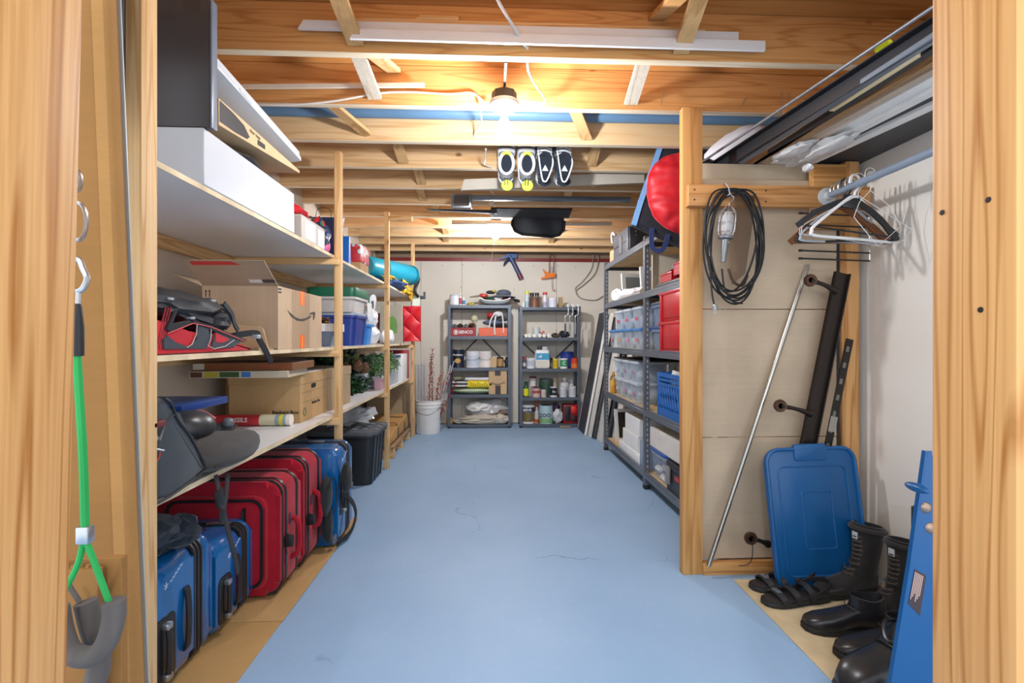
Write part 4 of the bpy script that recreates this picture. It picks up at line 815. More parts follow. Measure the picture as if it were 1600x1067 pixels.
# ================================================================== BACK WALL RACKS
RACKM = plain('#5c636d', .45, .3, name='rack_steel'); RACKD = plain('#3b3e45', .5, .3)
RY0, RY1 = 5.95, 6.25
def back_rack(label, x0, x1, zs, ztop, brace):
    t = thing('metal_rack', label, 'shelving', ((x0+x1)/2, 6.1, 0), group='steel racks on the back wall')
    for x, y, sx, sy in ((x0, RY0, 1, 1), (x1, RY0, -1, 1), (x0, RY1, 1, -1), (x1, RY1, -1, -1)):
        m = MB(); m.box(min(x, x+sx*.036), max(x, x+sx*.036), min(y, y+sy*.003), max(y, y+sy*.003), .004, ztop); m.box(min(x, x+sx*.003), max(x, x+sx*.003), min(y+sy*.003, y+sy*.036), max(y+sy*.003, y+sy*.036), .004, ztop)
        p = m.build('upright', RACKM, t)
        MB().box(min(x-sx*.002, x+sx*.038), max(x-sx*.002, x+sx*.038), min(y-sy*.002, y+sy*.038), max(y-sy*.002, y+sy*.038), .0005, .02, bev=.003).build('foot', BLACK, p)
    for z in zs:
        m = MB(); m.box(x0+.004, x1-.004, RY0+.004, RY1-.004, z-.006, z)
        m.box(x0+.004, x1-.004, RY0-.002, RY0+.003, z-.036, z+.001).box(x0+.004, x1-.004, RY1-.003, RY1+.002, z-.036, z+.001); m.build('shelf', RACKM, t)
    for a in brace: MB().tube(a, 1, flat=(.009, .002, (0, 1, 0))).build('brace', RACKD, t)
    return t
Z1 = (1.500, 1.120, .735, .408, .045); Z2 = (1.478, 1.104, .722, .370, .042)
BYR = RY1-.006
r1 = back_rack('grey steel rack on the left of the back wall, cloths on its bottom shelf', -.524, .247, Z1, 1.505, [[(-.16, BYR, 1.10), (-.5, BYR, .76)], [(-.12, BYR, 1.10), (.22, BYR, .76)]])
r2 = back_rack('grey steel rack on the right of the back wall, full of paint cans', .352, 1.108, Z2, 1.49, [[(.38, BYR, 1.07), (.72, BYR, .75)], [(1.08, BYR, 1.07), (.74, BYR, .75)]])
def bx_(px, Y): return at(px, 500, Y=Y).x
def can(label, px, Y, z, r, h, body, band=None, lid='#b9bbbc', rim=True, b0=.12, b1=.85, name='paint_can', cat='can', word=None, wcol='#e9e8e4', group='cans on the back racks', neck=None, ws=None, handle=False):
    x = bx_(px, Y); z += .0006; t = thing(name, label, cat, (x, Y, z), group=group)
    if neck:
        MB().lathe([(0, 0), (r, 0), (r, h*.62), (r*.9, h*.72), (neck[0], h*.78), (neck[0], h*.84), (0, h*.84)], (x, Y, z), 18).build('body', plain(body, .35), t)
        MB().lathe([(0, h*.83), (neck[0]*1.25, h*.83), (neck[0]*1.2, h), (0, h)], (x, Y, z), 14).build('cap', plain(lid, .4), t)
    else:
        MB().lathe([(0, 0), (r*.98, 0), (r, .004), (r*.985, .008), (r*.985, h-.008), (r, h-.005), (r*.99, h-.001), (r*.9, h-.001), (r*.88, h-.005), (0, h-.005)], (x, Y, z), 22).build('body', plain(body, .35), t)
        MB().lathe([(0, h-.005), (r*.8, h-.004), (r*.78, h+.001), (0, h+.001)], (x, Y, z), 18).build('lid', plain(lid, .4), t)
    if band: 
        hh = h*.62 if neck else h
        bd = MB().lathe([(r*1.004, hh*b0), (r*1.008, hh*b0), (r*1.008, hh*b1), (r*1.004, hh*b1)], (x, Y, z), 22).build('label_band', plain(band, .4), t)
    if word: text('lettering', word, ws or r*.7, front(x, Y-r*1.03, z+(h*.62 if neck else h)*(b0+b1)/2), plain(wcol, .5), t, .0006, True)
    if handle: MB().tube(smoothpts([(x-r*1.02, Y, z+h*.72), (x-r*.8, Y-r*.8, z+h*.55), (x, Y-r*1.15, z+h*.48), (x+r*.8, Y-r*.8, z+h*.55), (x+r*1.02, Y, z+h*.72)], 4), .0018, 5).build('handle', DMET, t)
    return t
def jar(*a, **k): return can(*a, **k)
# --- left rack, top
z = Z1[0]
can('wide white can at the left end of the left rack top', 712, 6.06, z, .075, .135, '#c9ccd0', '#dfe3e8', '#8d9299')
can('glue bottle with red label and white nozzle on the left rack top', 719.5, 5.985, z, .018, .15, '#e4e2df', '#b5343a', '#efeeec', name='glue_bottle', cat='bottle', neck=(.007,), b0=.15, b1=.95)
can('small blue and white bottle next to the glue bottle on the left rack top', 724.5, 5.985, z, .019, .10, '#dfe7ee', '#2a7fb0', '#dfe7ee', name='glue_bottle', cat='bottle', neck=(.009,), b0=.2, b1=.98)
one(MB().blob((bx_(736, 6), 6.0, z+.018), (.045, .03, .018), 5, .3, 3, floor=z+.0006).blob((bx_(732, 6), 6.0, z+.012), (.02, .02, .012), 6, .3, 3, floor=z+.0006), 'yellow_tape_measure', spots('#c9b72c', ['#d8c92f', '#2a2a28', '#b3a32a'], 40), 'yellow and black tape measure on the left rack top', 'tool')
tr_ = thing('paint_tray', 'pale grey paint tray heaped with tools on the left rack top', 'tray', (.05, 6.06, z))
MB().grid(lambda u, v: (-.135+.37*u, 5.93+.24*v, z+.012+.045*(abs(u*2-1)**4)+.04*(abs(v*2-1)**4)), 14, 10, .004).build('tray', plain('#c6c8c9', .4), tr_)
MB().tube(smoothpts([(-.145, 5.93, z+.085), (-.05, 5.925, z+.058), (.05, 5.925, z+.053), (.15, 5.925, z+.058), (.24, 5.93, z+.085)], 5), .006, 8).build('rim', WHITE, tr_)
one(MB().blob((.16, 6.06, z+.155), (.095, .1, .05), 7, .05, 1).lathe([(.06, z+.115), (.155, z+.10), (.165, z+.105), (.1, z+.13)], (.15, 6.06, 0), 24), 'grey_hat', fabric('#5b6472'), 'grey felt hat lying upturned on the paint tray', 'hat')
dr = thing('red_drill', 'red and dark cordless tool lying on the paint tray', 'tool', (-.1, 6.03, z+.1))
MB().blob((-.09, 6.03, z+.125), (.055, .035, .026), 8, .15, 2).build('body', plain('#c23a36', .4), dr)
MB().blob((.0, 6.04, z+.165), (.06, .035, .022), 9, .15, 2).build('battery', plain('#2e3136', .5), dr)
MB().tube([(-.14, 6.03, z+.12), (-.26, 6.02, z+.105)], [.014, .008], 10).build('bit', plain('#8b7a63', .5), dr)
MB().blob((.045, 6.02, z+.18), (.025, .02, .016), 14, .1, 2).build('clamp', plain('#cdbb35', .5), dr)
one(MB().blob((-.02, 6.03, z+.082), (.08, .06, .03), 10, .4, 4, oct2=.2), 'green_string', spots('#1e3b22', ['#24472a', '#2c5b33', '#3c3f42'], 60), 'tangle of dark green string in the paint tray', 'string')
one(MB().blob((.09, 6.0, z+.088), (.055, .04, .035), 11, .4, 4, oct2=.2), 'white_rag', WHITE, 'white rag in the paint tray', 'cloth')
one(MB().blob((.2, 6.02, z+.075), (.055, .05, .02), 13, .3, 3), 'red_rag', plain('#c03a3c', .6), 'red rag at the right end of the paint tray', 'cloth')
one(MB().grid(lambda u, v: (.16+.2*u, 5.96+.2*v, z+.125-.07*u+.012*sin(9*u+4*v)), 12, 8, .004), 'black_plastic', plain('#22252a', .4), 'black plastic sheet hanging over the right end of the paint tray', 'plastic')
# --- left rack, second shelf
z = Z1[1]
sx = thing('red_nail_box', 'red open box with a white logo on the second shelf of the left rack', 'box', (-.33, 6.05, z))
m = MB(); a, b = bx_(703.5, 5.955), bx_(743, 5.955); m.box(a, b, 5.953, 5.957, z+.0006, z+.105).box(a, b, 6.15, 6.154, z+.0006, z+.105).box(a, a+.004, 5.957, 6.15, z+.0006, z+.105).box(b-.004, b, 5.957, 6.15, z+.0006, z+.105).box(a, b, 5.957, 6.15, z+.0006, z+.004); m.build('tray', plain('#8c2026', .45), sx)
text('lettering', 'SENCO', .052, front((a+b)/2+.035, 5.9525, z+.05), WHITE, sx, .0006, True)
MB().tube([((a+b)/2-.085+.027*cos(k*pi/8), 5.952, z+.05+.027*sin(k*pi/8)) for k in range(16)], .004, 6, closed=True).blob(((a+b)/2-.085, 5.952, z+.05), (.012, .002, .018), 1, 0).build('logo', WHITE, sx)
for i, (dx, dz, c, rr) in enumerate(((.05, .12, '#6c6f74', .03), (.12, .125, '#4a3a34', .035), (.19, .12, '#7a7e83', .03), (.25, .13, '#5a3226', .035))):
    one(MB().blob((a+dx, 6.02, z+dz), (rr, .05, .03), 20+i, .4, 4, oct2=.2), 'small_hardware', plain(c, .5, .3), ['grey clamp heaped leftmost in the red box', 'dark brown tool heaped in the red box', 'grey pliers heaped in the red box', 'rusty tool rightmost in the red box'][i], 'tool')
one(MB().blob((bx_(741, 6.0), 6.06, z+.22), (.045, .04, .045), 25, .1, 2).lathe([(.02, z+.17), (.03, z+.2)], (bx_(741, 6), 6.06, 0), 12), 'pale_ball', plain('#c4c29b', .6), 'pale yellow round float above the red box', 'float')
ob = carton('orange_box', 'orange open carton on the second shelf of the left rack', bx_(748, 5.96), bx_(793, 5.96), 5.958, 6.16, z+.0006, z+.105, plain('#d4603f', .5))
gs = thing('grey_toolbag', 'stack of grey and black tool bags in the orange carton', 'bag', (.07, 6.06, z+.1))
MB().blob((.02, 6.04, z+.17), (.12, .08, .035), 26, .15, 2).build('grey_bag', fabric('#5a6676'), gs); MB().blob((.1, 6.07, z+.135), (.11, .08, .03), 27, .2, 2).build('black_bag', BLKF, gs); MB().blob((.13, 6.08, z+.215), (.1, .07, .03), 28, .2, 2).build('upper_bag', fabric('#4b4b50'), gs)
wc = thing('cord_coil', 'loops of white cord over the orange carton', 'cord', (.07, 5.99, z+.2))
MB().blob((.09, 5.99, z+.275), (.055, .035, .03), 29, .4, 4, oct2=.2).tube(smoothpts([(-.02, 5.95, z+.10), (.0, 5.95, z+.2), (.06, 5.96, z+.28), (.13, 5.96, z+.27), (.15, 5.95, z+.18), (.155, 5.948, z+.04)], 6), .008, 8).tube(smoothpts([(.05, 5.95, z+.02), (.045, 5.95, z+.14), (.06, 5.96, z+.25)], 6), .010, 8).build('cord', plain('#d8d9da', .5), wc)
one(MB().blob((.0, 6.08, z+.265), (.05, .04, .035), 31, .3, 3), 'red_handle_tool', plain('#b3262f', .4), 'red tool behind the white cord on the left rack', 'tool')
# --- left rack, third shelf
z = Z1[2]
dkb = can('dark blue paint can with a gold oval and pale foot on the left rack', 716, 6.06, z, .072, .225, '#1d2233', '#1a1f33', '#dcdcdc', b0=.45, b1=.95, word='Varathane', ws=.03)
MB().lathe([(0, -.001), (.03, -.001), (.03, 0)], (bx_(716, 6.06), 5.986, z+.085), 16, axis='y', sy=1.2).build('gold_label', plain('#c79a4a', .4), dkb)
can('white paint can with grey lettering panel, left one of the pair on the left rack', 738.5, 6.06, z, .088, .2, '#dfe0e2', '#c3cad6', '#d9dadb', b0=.1, b1=.75, handle=True)
can('white paint can with pinkish stain, right one of the pair on the left rack', 758.5, 6.06, z, .082, .2, '#e3ddd8', None, '#cfcfcd', handle=True)
carton('small_kraft_box', 'small kraft box on the third shelf of the left rack', bx_(767, 5.97), bx_(776, 5.97), 5.98, 6.08, z+.0006, z+.12, KRAFTL)
can('small brown tin with a pale label on the third shelf of the left rack', 781.5, 6.04, z, .042, .125, '#4a3020', '#b08a5a', '#3a2a20', name='varnish_tin')
can('small black bottle at the right end of the left rack', 791.5, 6.06, z, .022, .13, '#1c1c20', None, '#101012', name='bottle', cat='bottle', neck=(.012,))
# --- left rack, fourth shelf
z = Z1[3]
a, b = bx_(763.5, 5.96), bx_(792, 5.96)
ab = carton('smile_box', 'kraft parcel box with a black smile arrow on the left rack', a, b, 5.96, 6.16, z+.0006, z+.305, KRAFTL)
sm = [(a+.03, z+.145), (a+.06, z+.125), (a+.1, z+.117), (a+.14, z+.122), (a+.185, z+.14), (a+.18, z+.146), (a+.14, z+.131), (a+.1, z+.127), (a+.06, z+.134), (a+.035, z+.15)]
MB().prism([(p[1], p[0]) for p in sm], 'y', 5.9592, 5.96).prism([(z+.128, a+.19), (z+.15, a+.2), (z+.152, a+.175), (z+.147, a+.175), (z+.145, a+.19)], 'y', 5.9592, 5.96).build('smile_print', plain('#2e261f', .6), ab)
MB().box((a+b)/2-.035, (a+b)/2+.035, 5.959, 5.96, z+.23, z+.304).box((a+b)/2-.03, (a+b)/2+.035, 5.959, 5.96, z+.002, z+.11).build('tape', plain('#3b332e', .4), ab)
one(MB().blob((-.21, 6.06, z+.04), (.26, .1, .04), 33, .12, 1.5, floor=z+.0006), 'green_sack', plain('#b3c4a0', .5), 'pale green plastic sack on the fourth shelf of the left rack', 'sack')
yb = thing('yellow_sack', 'sack with a bright yellow and a white black-striped end on the left rack', 'sack', (-.18, 6.04, z+.07))
MB().rbox(-.29, .03, 5.96, 6.13, z+.08, z+.165, .03, 'x', bev=.02).build('yellow_end', spots('#e6cf16', ['#ecd41a', '#e0c512', '#d8bd10', '#ecd41a'], 30), yb); MB().rbox(-.46, -.285, 5.965, 6.12, z+.09, z+.16, .028, 'x', bev=.015).build('striped_end', plain('#3f444a', .4), yb)
for zz in (z+.10, z+.145): MB().box(-.47, -.28, 5.9605, 5.967, zz, zz+.014).build('white_stripe', WHITE, yb)
for i in range(9): MB().box(-.25+.028*i, -.235+.028*i, 5.9585, 5.961, z+.10, z+.15-(i % 3)*.01).build('print', plain('#b39b10', .5), yb)
one(MB().rbox(-.32, .02, 5.99, 6.16, z+.166, z+.205, .018, 'x', bev=.01), 'white_sack', plain('#d6d8da', .5), 'white sack lying on top of the yellow sack', 'sack')
one(MB().blob((-.40, 6.05, z+.19), (.07, .05, .03), 35, .3, 3), 'olive_sack', plain('#8b8a70', .5), 'small olive sack at the left of the fourth shelf of the left rack', 'sack')
# --- left rack, bottom
z = Z1[4]
one(MB().blob((-.05, 6.1, z+.17), (.24, .1, .11), 36, .5, 2.6, oct2=.25), 'clear_dust_sheet', clear('#d9d9da', .55, .2), 'bundled translucent dust sheet on the bottom shelf of the left rack', 'cloth')
one(MB().blob((-.15, 6.05, z+.20), (.14, .07, .06), 37, .5, 2.6, oct2=.2), 'white_dust_sheet', plain('#e2e0dc', .6), 'bundled white dust sheet on the bottom shelf of the left rack', 'cloth')
one(MB().blob((-.06, 6.0, z+.055), (.3, .07, .055), 38, .5, 3, floor=z+.0006, oct2=.25).blob((.12, 5.97, z+.06), (.1, .05, .055), 39, .4, 3, floor=z+.0006, oct2=.2), 'canvas_drop_cloth', fabric('#cfc5b3', 400), 'cream canvas drop cloth spilling over the bottom shelf of the left rack', 'cloth')
one(MB().blob((.15, 6.08, z+.12), (.08, .08, .05), 40, .4, 3, oct2=.2), 'brown_cloth', fabric('#8d7d70', 400), 'brown rag bundle on the right of the bottom shelf of the left rack', 'cloth')
one(MB().blob((-.38, 6.05, z+.025), (.09, .08, .025), 41, .4, 3, floor=z+.0006), 'grey_cloth', fabric('#a9a598', 400), 'flat grey rag at the left of the bottom shelf of the left rack', 'cloth')
# --- right rack, top
z = Z2[0]
can('spray can with a yellow cap on the right rack top', 823.5, 6.04, z, .026, .20, '#c9d2da', '#8fb3c9', '#d8d92f', name='spray_can', neck=(.022,), b0=.1, b1=.6)
can('small white tube bottle at the left end of the right rack top', 818, 5.99, z, .014, .07, '#e3e3df', None, '#e3e3df', name='bottle', cat='bottle', neck=(.009,))
can('spray can with a black cap, left of the two black-capped ones', 831, 6.12, z, .026, .19, '#3a3a3e', None, '#1b1b1d', name='spray_can', neck=(.022,))
can('spray can with a black cap, right of the two black-capped ones', 839, 6.12, z, .026, .19, '#6a5a50', None, '#1b1b1d', name='spray_can', neck=(.022,))
can('brown tin with a white rim and red band on the right rack top', 835.5, 6.03, z, .056, .125, '#6a4a38', '#7a4b38', '#e8e4e0', b0=.1, b1=.7); 
can('spray can with a red cap on the right rack top', 851.5, 6.04, z, .027, .19, '#dcd9df', '#a6a4bd', '#cf3330', name='spray_can', neck=(.023,), b0=.1, b1=.6)
can('white tub with a red rim on the right rack top', 863.5, 6.04, z, .053, .12, '#e0e1e8', '#d3d6e3', '#cf8a8c', name='tub', cat='tub', b0=.15, b1=.8)
carton('kraft_sleeve', 'small leaning kraft sleeve on the right rack top', bx_(873, 6.05), bx_(879, 6.05), 6.03, 6.09, z+.0006, z+.13, cardboard('#a8906c'))
for i, px in enumerate((888, 895, 903.5)):
    rf = thing('paint_roller_frame', ['leftmost white paint roller frame hooked on the right rack', 'middle white paint roller frame hooked on the right rack', 'rightmost white paint roller frame hooked on the right rack'][i], 'paint roller', (bx_(px, 5.93), 5.93, 1.2), group='roller frames on the right rack')
    x = bx_(px, 5.93); MB().lathe([(0, -.04), (.018, -.04), (.02, .0), (.018, .05), (0, .05)], (x, 5.985, z+.022), 12, axis='y').build('roller', WHITE, rf)
    MB().tube(smoothpts([(x, 5.94, z+.02), (x, 5.925, z-.03), (x-.005, 5.925, z-.09), (x-.035, 5.925, z-.11), (x-.04, 5.925, z-.15), (x-.038, 5.925, z-.2)], 5), .0045, 7).build('wire', plain('#cfd1d3', .35, .5), rf)
    MB().lathe([(0, z-.33), (.010, z-.33), (.013, z-.25), (.010, z-.2), (0, z-.2)], (x-.038, 5.925, 0), 10).build('grip', plain('#8f9196', .5) if i else plain('#55585d', .5), rf)
# second
z = Z2[1]
for i, (px, c, zz) in enumerate(((822, '#c6c6c6', 0), (827, '#8f949b', 0), (834, '#dedbd5', 0), (843, '#e3e1dd', 0), (850, '#d6d3cf', 0), (857, '#cfd2d6', 0))):
    rr = .022+.003*(i % 2)
    rc = thing('roller_sleeve', ['leftmost pale roller sleeve', 'grey-cored roller sleeve second from the left', 'cream roller sleeve third from the left', 'white roller sleeve under the red tag', 'pale roller sleeve right of the red tag', 'rightmost roller sleeve'][i]+' lying on the right rack', 'paint roller', (bx_(px, 5.97), 6.05, z+rr), group='roller sleeves on the right rack')
    MB().lathe([(rr*.55, -.09), (rr, -.09), (rr, .11), (rr*.55, .11)], (bx_(px, 5.97), 6.05, z+rr+.0006), 16, axis='y').build('pile', plain('#e2e0da', .8), rc)
    MB().lathe([(0, -.088), (rr*.6, -.0885), (rr*.6, .108), (0, .108)], (bx_(px, 5.97), 6.05, z+rr+.0006), 14, axis='y').build('core', plain(c, .5), rc)
can('clear round jar behind the roller sleeves', 838, 6.13, z, .045, .13, '#cdd3d2', None, '#b9c2c0', name='jar', cat='jar')
one(MB().prism([(z+.05, bx_(846, 5.96)), (z+.058, bx_(852, 5.96)), (z+.088, bx_(849, 5.96))], 'y', 5.955, 5.962), 'red_tag', plain('#d02f2c', .4), 'small red triangular tag among the roller sleeves', 'tag')
for i, (p0, p1, c, h) in enumerate(((863, 872, '#4a4038', .035), (866, 876, '#6b5a46', .02), (874, 884, '#2a2e34', .06), (880, 890, '#3a3f45', .05))):
    one(MB().blob((bx_((p0+p1)/2, 6.0), 6.02, z+h/2+.012), (.045, .06, h/2+.012), 45+i, .3, 3, floor=z+.0006), 'brush_bundle', plain(c, .5), ['dark brown brush right of the roller sleeves', 'tan brush lying before the dark brown one', 'black trowel in the middle of the right rack second shelf', 'grey scraper near the hanging roller frames'][i], 'tool')
# third
z = Z2[2]
can('spray bottle with red trigger at the left of the third shelf, right rack', 819, 6.02, z, .025, .145, '#55484a', '#c9c3c4', '#b8302f', name='spray_bottle', cat='bottle', neck=(.018,), b0=.3, b1=.8)
can('white tin with grey lettering beside the large jug', 829.5, 6.03, z, .055, .125, '#dfe1e5', '#b9c0c9', '#e3e3e3', b0=.25, b1=.8)
jg = thing('white_jug', 'large white jug with a blue label and dark cap on the right rack', 'jug', (bx_(847, 6.04), 6.04, z))
x = bx_(847, 6.04); MB().rbox(x-.088, x+.088, 5.97, 6.12, z+.0006, z+.23, .03, 'z', bev=.015).build('body', plain('#e4e6e6', .35), jg)
MB().box(x-.08, x+.08, 5.968, 5.972, z+.11, z+.19).build('label', plain('#3f9cc4', .4), jg); MB().box(x-.085, x+.085, 5.9685, 5.972, z+.02, z+.1).build('lower_label', plain('#d9d3c3', .4), jg)
text('lettering', 'all', .05, front(x-.03, 5.967, z+.15), WHITE, jg, .0005, True); MB().lathe([(0, 0), (.03, 0), (.03, .05), (0, .05)], (x-.03, 6.05, z+.228), 14).build('cap', plain('#3b3b40', .4), jg)
MB().rbox(x+.0, x+.07, 6.02, 6.07, z+.228, z+.27, .015, 'z', bev=.008).build('handle', plain('#b9bcbf', .4), jg)
can('small dark bottle between the jug and the yellow can', 861.5, 6.06, z, .025, .13, '#2f3230', '#6c6f6a', '#1c1c1c', name='bottle', cat='bottle', neck=(.013,))
can('yellow tin on the third shelf of the right rack', 868, 6.03, z, .035, .12, '#d7c24a', '#c9ae2a', '#d9d3bb', name='tin')
can('navy blue paint can standing behind the white one with a green C', 886, 6.10, z, .085, .205, '#1d2f7a', '#22398c', '#17235c')
can('white can with a green emblem before the navy can', 881, 5.99, z, .048, .125, '#e4e6e6', '#3f9466', '#e0e0e0', word='C', wcol='#dfeee4', ws=.06, b0=.2, b1=.85)
can('orange-red tub at the right end of the third shelf', 898, 6.03, z, .048, .125, '#d9472a', '#e07a35', '#c8301f', name='tub', cat='tub', b0=.05, b1=.5)
# fourth
z = Z2[3]
can('dark green bottle with a yellow label on the right rack', 822, 6.0, z, .035, .19, '#2d5a3c', '#e3dd25', '#2b4a35', name='bottle', cat='bottle', neck=(.02,), b0=.15, b1=.9)
can('white tray tub under the green bottle', 823.5, 6.1, z, .06, .12, '#cfd3d8', None, '#dfe2e4', name='tub', cat='tub')
can('pinkish tin with red and white bands on the right rack', 838, 5.99, z, .052, .11, '#cdb0a8', '#b04a4c', '#8a3a3c', b0=.45, b1=.75, name='tin')
can('dark red tin with a white label stacked at the back of the right rack', 832.5, 6.12, z+.11, .045, .135, '#6a2a2e', '#dcd9d6', '#5a2226', name='tin', b0=.1, b1=.85)
one(MB().box(bx_(827, 6.12), bx_(838.5, 6.12), 6.07, 6.17, z+.0006, z+.109, bev=.003), 'grey_stand_box', plain('#8d8f92', .6), 'grey box under the dark red tin on the right rack', 'box')
can('green and black bucket at the back of the fourth shelf, right rack', 853, 6.12, z, .085, .215, '#4f5b55', '#33503f', '#20231f', name='pail', cat='bucket', handle=True)
can('white jar in the middle of the fourth shelf, right rack', 849.5, 5.99, z, .034, .09, '#d9d6d0', '#c9b9ac', '#c3c3c0', name='jar', cat='jar')
can('white tin with a black label on the right rack', 865, 6.0, z, .045, .125, '#dcdee0', '#26282c', '#d5d7d8', b0=.18, b1=.9, word='Flo', ws=.035)
can('beige tube standing at the back of the fourth shelf, right rack', 867, 6.13, z, .028, .23, '#c9b79e', None, '#bda98d', name='tube', cat='tube')
can('plain white tin left of the end one on the fourth shelf', 880, 6.0, z, .046, .125, '#dfe0e2', '#c9ccd2', '#e6e6e6', b0=.15, b1=.8)
can('plain white tin at the right end of the fourth shelf', 894.5, 6.0, z, .046, .13, '#dcdde0', '#c6c9cf', '#e6e6e6', b0=.15, b1=.8)
can('white jug behind the plain white tins', 882, 6.13, z, .06, .23, '#dadcdc', None, '#ececec', name='jug', cat='jug', neck=(.022,))
can('black-labelled bottle behind the end tin', 893, 6.13, z, .032, .2, '#c8c8ca', '#25262b', '#e3e3e3', name='bottle', cat='bottle', neck=(.018,))
# bottom
z = Z2[4]
can('large paint can with navy and gold label on the bottom of the right rack', 824.5, 6.05, z, .088, .225, '#d8d8d6', '#7a683f', '#e3e3df', b0=.12, b1=.6, handle=False)
ob_ = bpy.data.objects; pc_ = [o for o in ob_ if o.get('label', '').startswith('large paint can')][0]
MB().lathe([(.0887, z+.14), (.0892, z+.14), (.0892, z+.2), (.0887, z+.2)], (pc_.location.x, 6.05, 0), 22).build('navy_band', plain('#232c4f', .4), pc_)
text('lettering', 'BEHR', .045, front(pc_.location.x-.01, 5.958, z+.17), WHITE, pc_, .0006, True)
one(MB().blob((bx_(840, 6), 6.03, z+.30), (.05, .03, .03), 55, .4, 4, oct2=.2).tube([(bx_(839, 6), 6.03, z+.28), (bx_(838, 6), 6.03, z+.16)], .011, 8), 'orange_brush', plain('#b0553a', .6), 'orange-brown brush standing in a bottle on the bottom of the right rack', 'brush')
can('clear bottle with orange label on the bottom of the right rack', 838.5, 6.03, z, .026, .2, '#cfc9c2', '#d1502f', '#b9b3aa', name='bottle', cat='bottle', neck=(.012,), b0=.05, b1=.4)
can('pale blue and green tub with black rim on the bottom of the right rack', 853, 6.03, z, .085, .225, '#b9d3da', '#86b578', '#1e2224', name='tub', cat='tub', b0=.05, b1=.3, word=None)
tb = [o for o in ob_ if o.get('label', '').startswith('pale blue and green tub')][0]
text('lettering', 'ZOO', .062, front(tb.location.x-.02, 5.942, z+.105), BLACK, tb, .0006, True)
wbg = one(MB().blob((bx_(872, 6), 6.02, z+.085), (.062, .06, .085), 57, .3, 2.5, floor=z+.0006, oct2=.12), 'white_plastic_bag', plain('#d3d5d8', .35), 'white plastic bag on the bottom of the right rack', 'bag')
one(MB().blob((bx_(868, 6.1), 6.1, z+.19), (.055, .05, .045), 58, .3, 3), 'blue_red_cloth', spots('#3a4668', ['#3a4a75', '#a8323a', '#35426a'], 30), 'blue and red rag behind the white plastic bag', 'cloth')
rbx = thing('red_black_tool_box', 'red and black packaged tool at the right of the bottom shelf', 'package', (bx_(891, 6.03), 6.03, z))
a, b = bx_(880.5, 5.98), bx_(903, 5.98)
MB().box(a, b, 5.98, 6.12, z+.0006, z+.23, bev=.006).build('box', plain('#a31c22', .4), rbx); MB().rbox(a+.01, a+.085, 5.97, 5.985, z+.03, z+.215, .02, 'y', bev=.004).build('black_panel', plain('#26282d', .4), rbx); MB().blob((b-.05, 5.972, z+.17), (.04, .012, .045), 59, .3, 3).build('red_knob', plain('#e0322c', .35), rbx); MB().box(b-.085, b-.01, 5.972, 5.982, z+.02, z+.1, bev=.003).build('lower_panel', plain('#3a1416', .4), rbx)
one(MB().box(bx_(875, 5.9), bx_(892, 5.9), 5.90, 5.93, .0005, .028, bev=.003), 'wood_offcut', plain('#8f8674', .8), 'small wood offcut on the floor before the right rack', 'wood')
# caulking guns and wires on the back wall
cg = thing('caulking_gun', 'blue caulking gun hung nose down from the top of the back wall', 'caulking gun', (.22, 6.2, 1.95))
P = lambda px, py, y=6.22: tuple(at(px, py, Y=y))
MB().tube([P(800, 406), P(814, 434)], .03, 14).build('cartridge', plain('#3c3d63', .4), cg); MB().tube([P(796, 400), P(801, 408)], .034, 12).build('frame_ring', plain('#1f4e86', .4), cg)
MB().prism(pxY([(790, 395), (809, 396), (808, 403), (800, 404), (796, 401), (790, 404), (780, 406), (780, 404), (790, 400)], 6.2), 'y', 6.19, 6.22).build('handle', plain('#1d4277', .4), cg)
MB().tube(smoothpts([P(797, 403, 6.2), P(790, 410, 6.2), P(787, 416, 6.2)], 5), [.016]*6+[.016, .014, .01, .006, .004], 8).build('trigger', plain('#20304e', .4), cg)
MB().tube([P(811, 428), P(814.5, 436)], .0325, 14).build('nose_cap', plain('#6a3140', .4), cg)
og = thing('caulking_gun', 'orange frame caulking gun hanging right of the blue one on the back wall', 'caulking gun', (.62, 6.2, 1.9))
OR = plain('#e8791c', .4)
MB().tube([P(858, 400), P(858, 434)], .005, 6).tube([P(865, 397), P(865, 434)], .005, 6).tube([P(858, 400), P(865, 397)], .005, 6).build('rods', plain('#7a4a36', .5), og)
MB().prism(pxY([(848, 420), (852, 424), (860, 427), (867, 426), (867, 433), (846, 436), (845, 434), (852, 432), (851, 427)], 6.2), 'y', 6.19, 6.22).build('grip', OR, og)
MB().tube(smoothpts([P(862, 416), P(862.5, 435), P(863, 452), P(866, 454), P(868, 451)], 5), .0035, 6).build('hook_rod', plain('#8a7a68', .4, .5), og)
one(MB().box(bx_(854, 6.25), bx_(857, 6.25), 6.255, 6.2695, 1.93, 1.97, bev=.003), 'wall_clip', WHITE, 'small white clip on the back wall beside the orange caulking gun', 'clip')
wv = thing('wall_wire', 'loose grey wire looping down the back wall beside the right shelving', 'wire', (1.2, 6.25, 1.9))
MB().tube(smoothpts([P(935, 398, 6.25), P(934, 415, 6.25), P(928, 430, 6.25), P(912, 445, 6.25), P(900, 455, 6.25), P(908, 466, 6.25), P(930, 469, 6.25), P(943, 462, 6.25)], 6), .006, 6).build('wire', plain('#8b7f72', .6), wv)
MB().tube(smoothpts([P(927, 398, 6.25), P(924, 420, 6.25), P(910, 440, 6.25), P(899, 450, 6.25), P(902, 460, 6.25)], 6), .005, 6).build('wire', plain('#a39686', .6), wv)
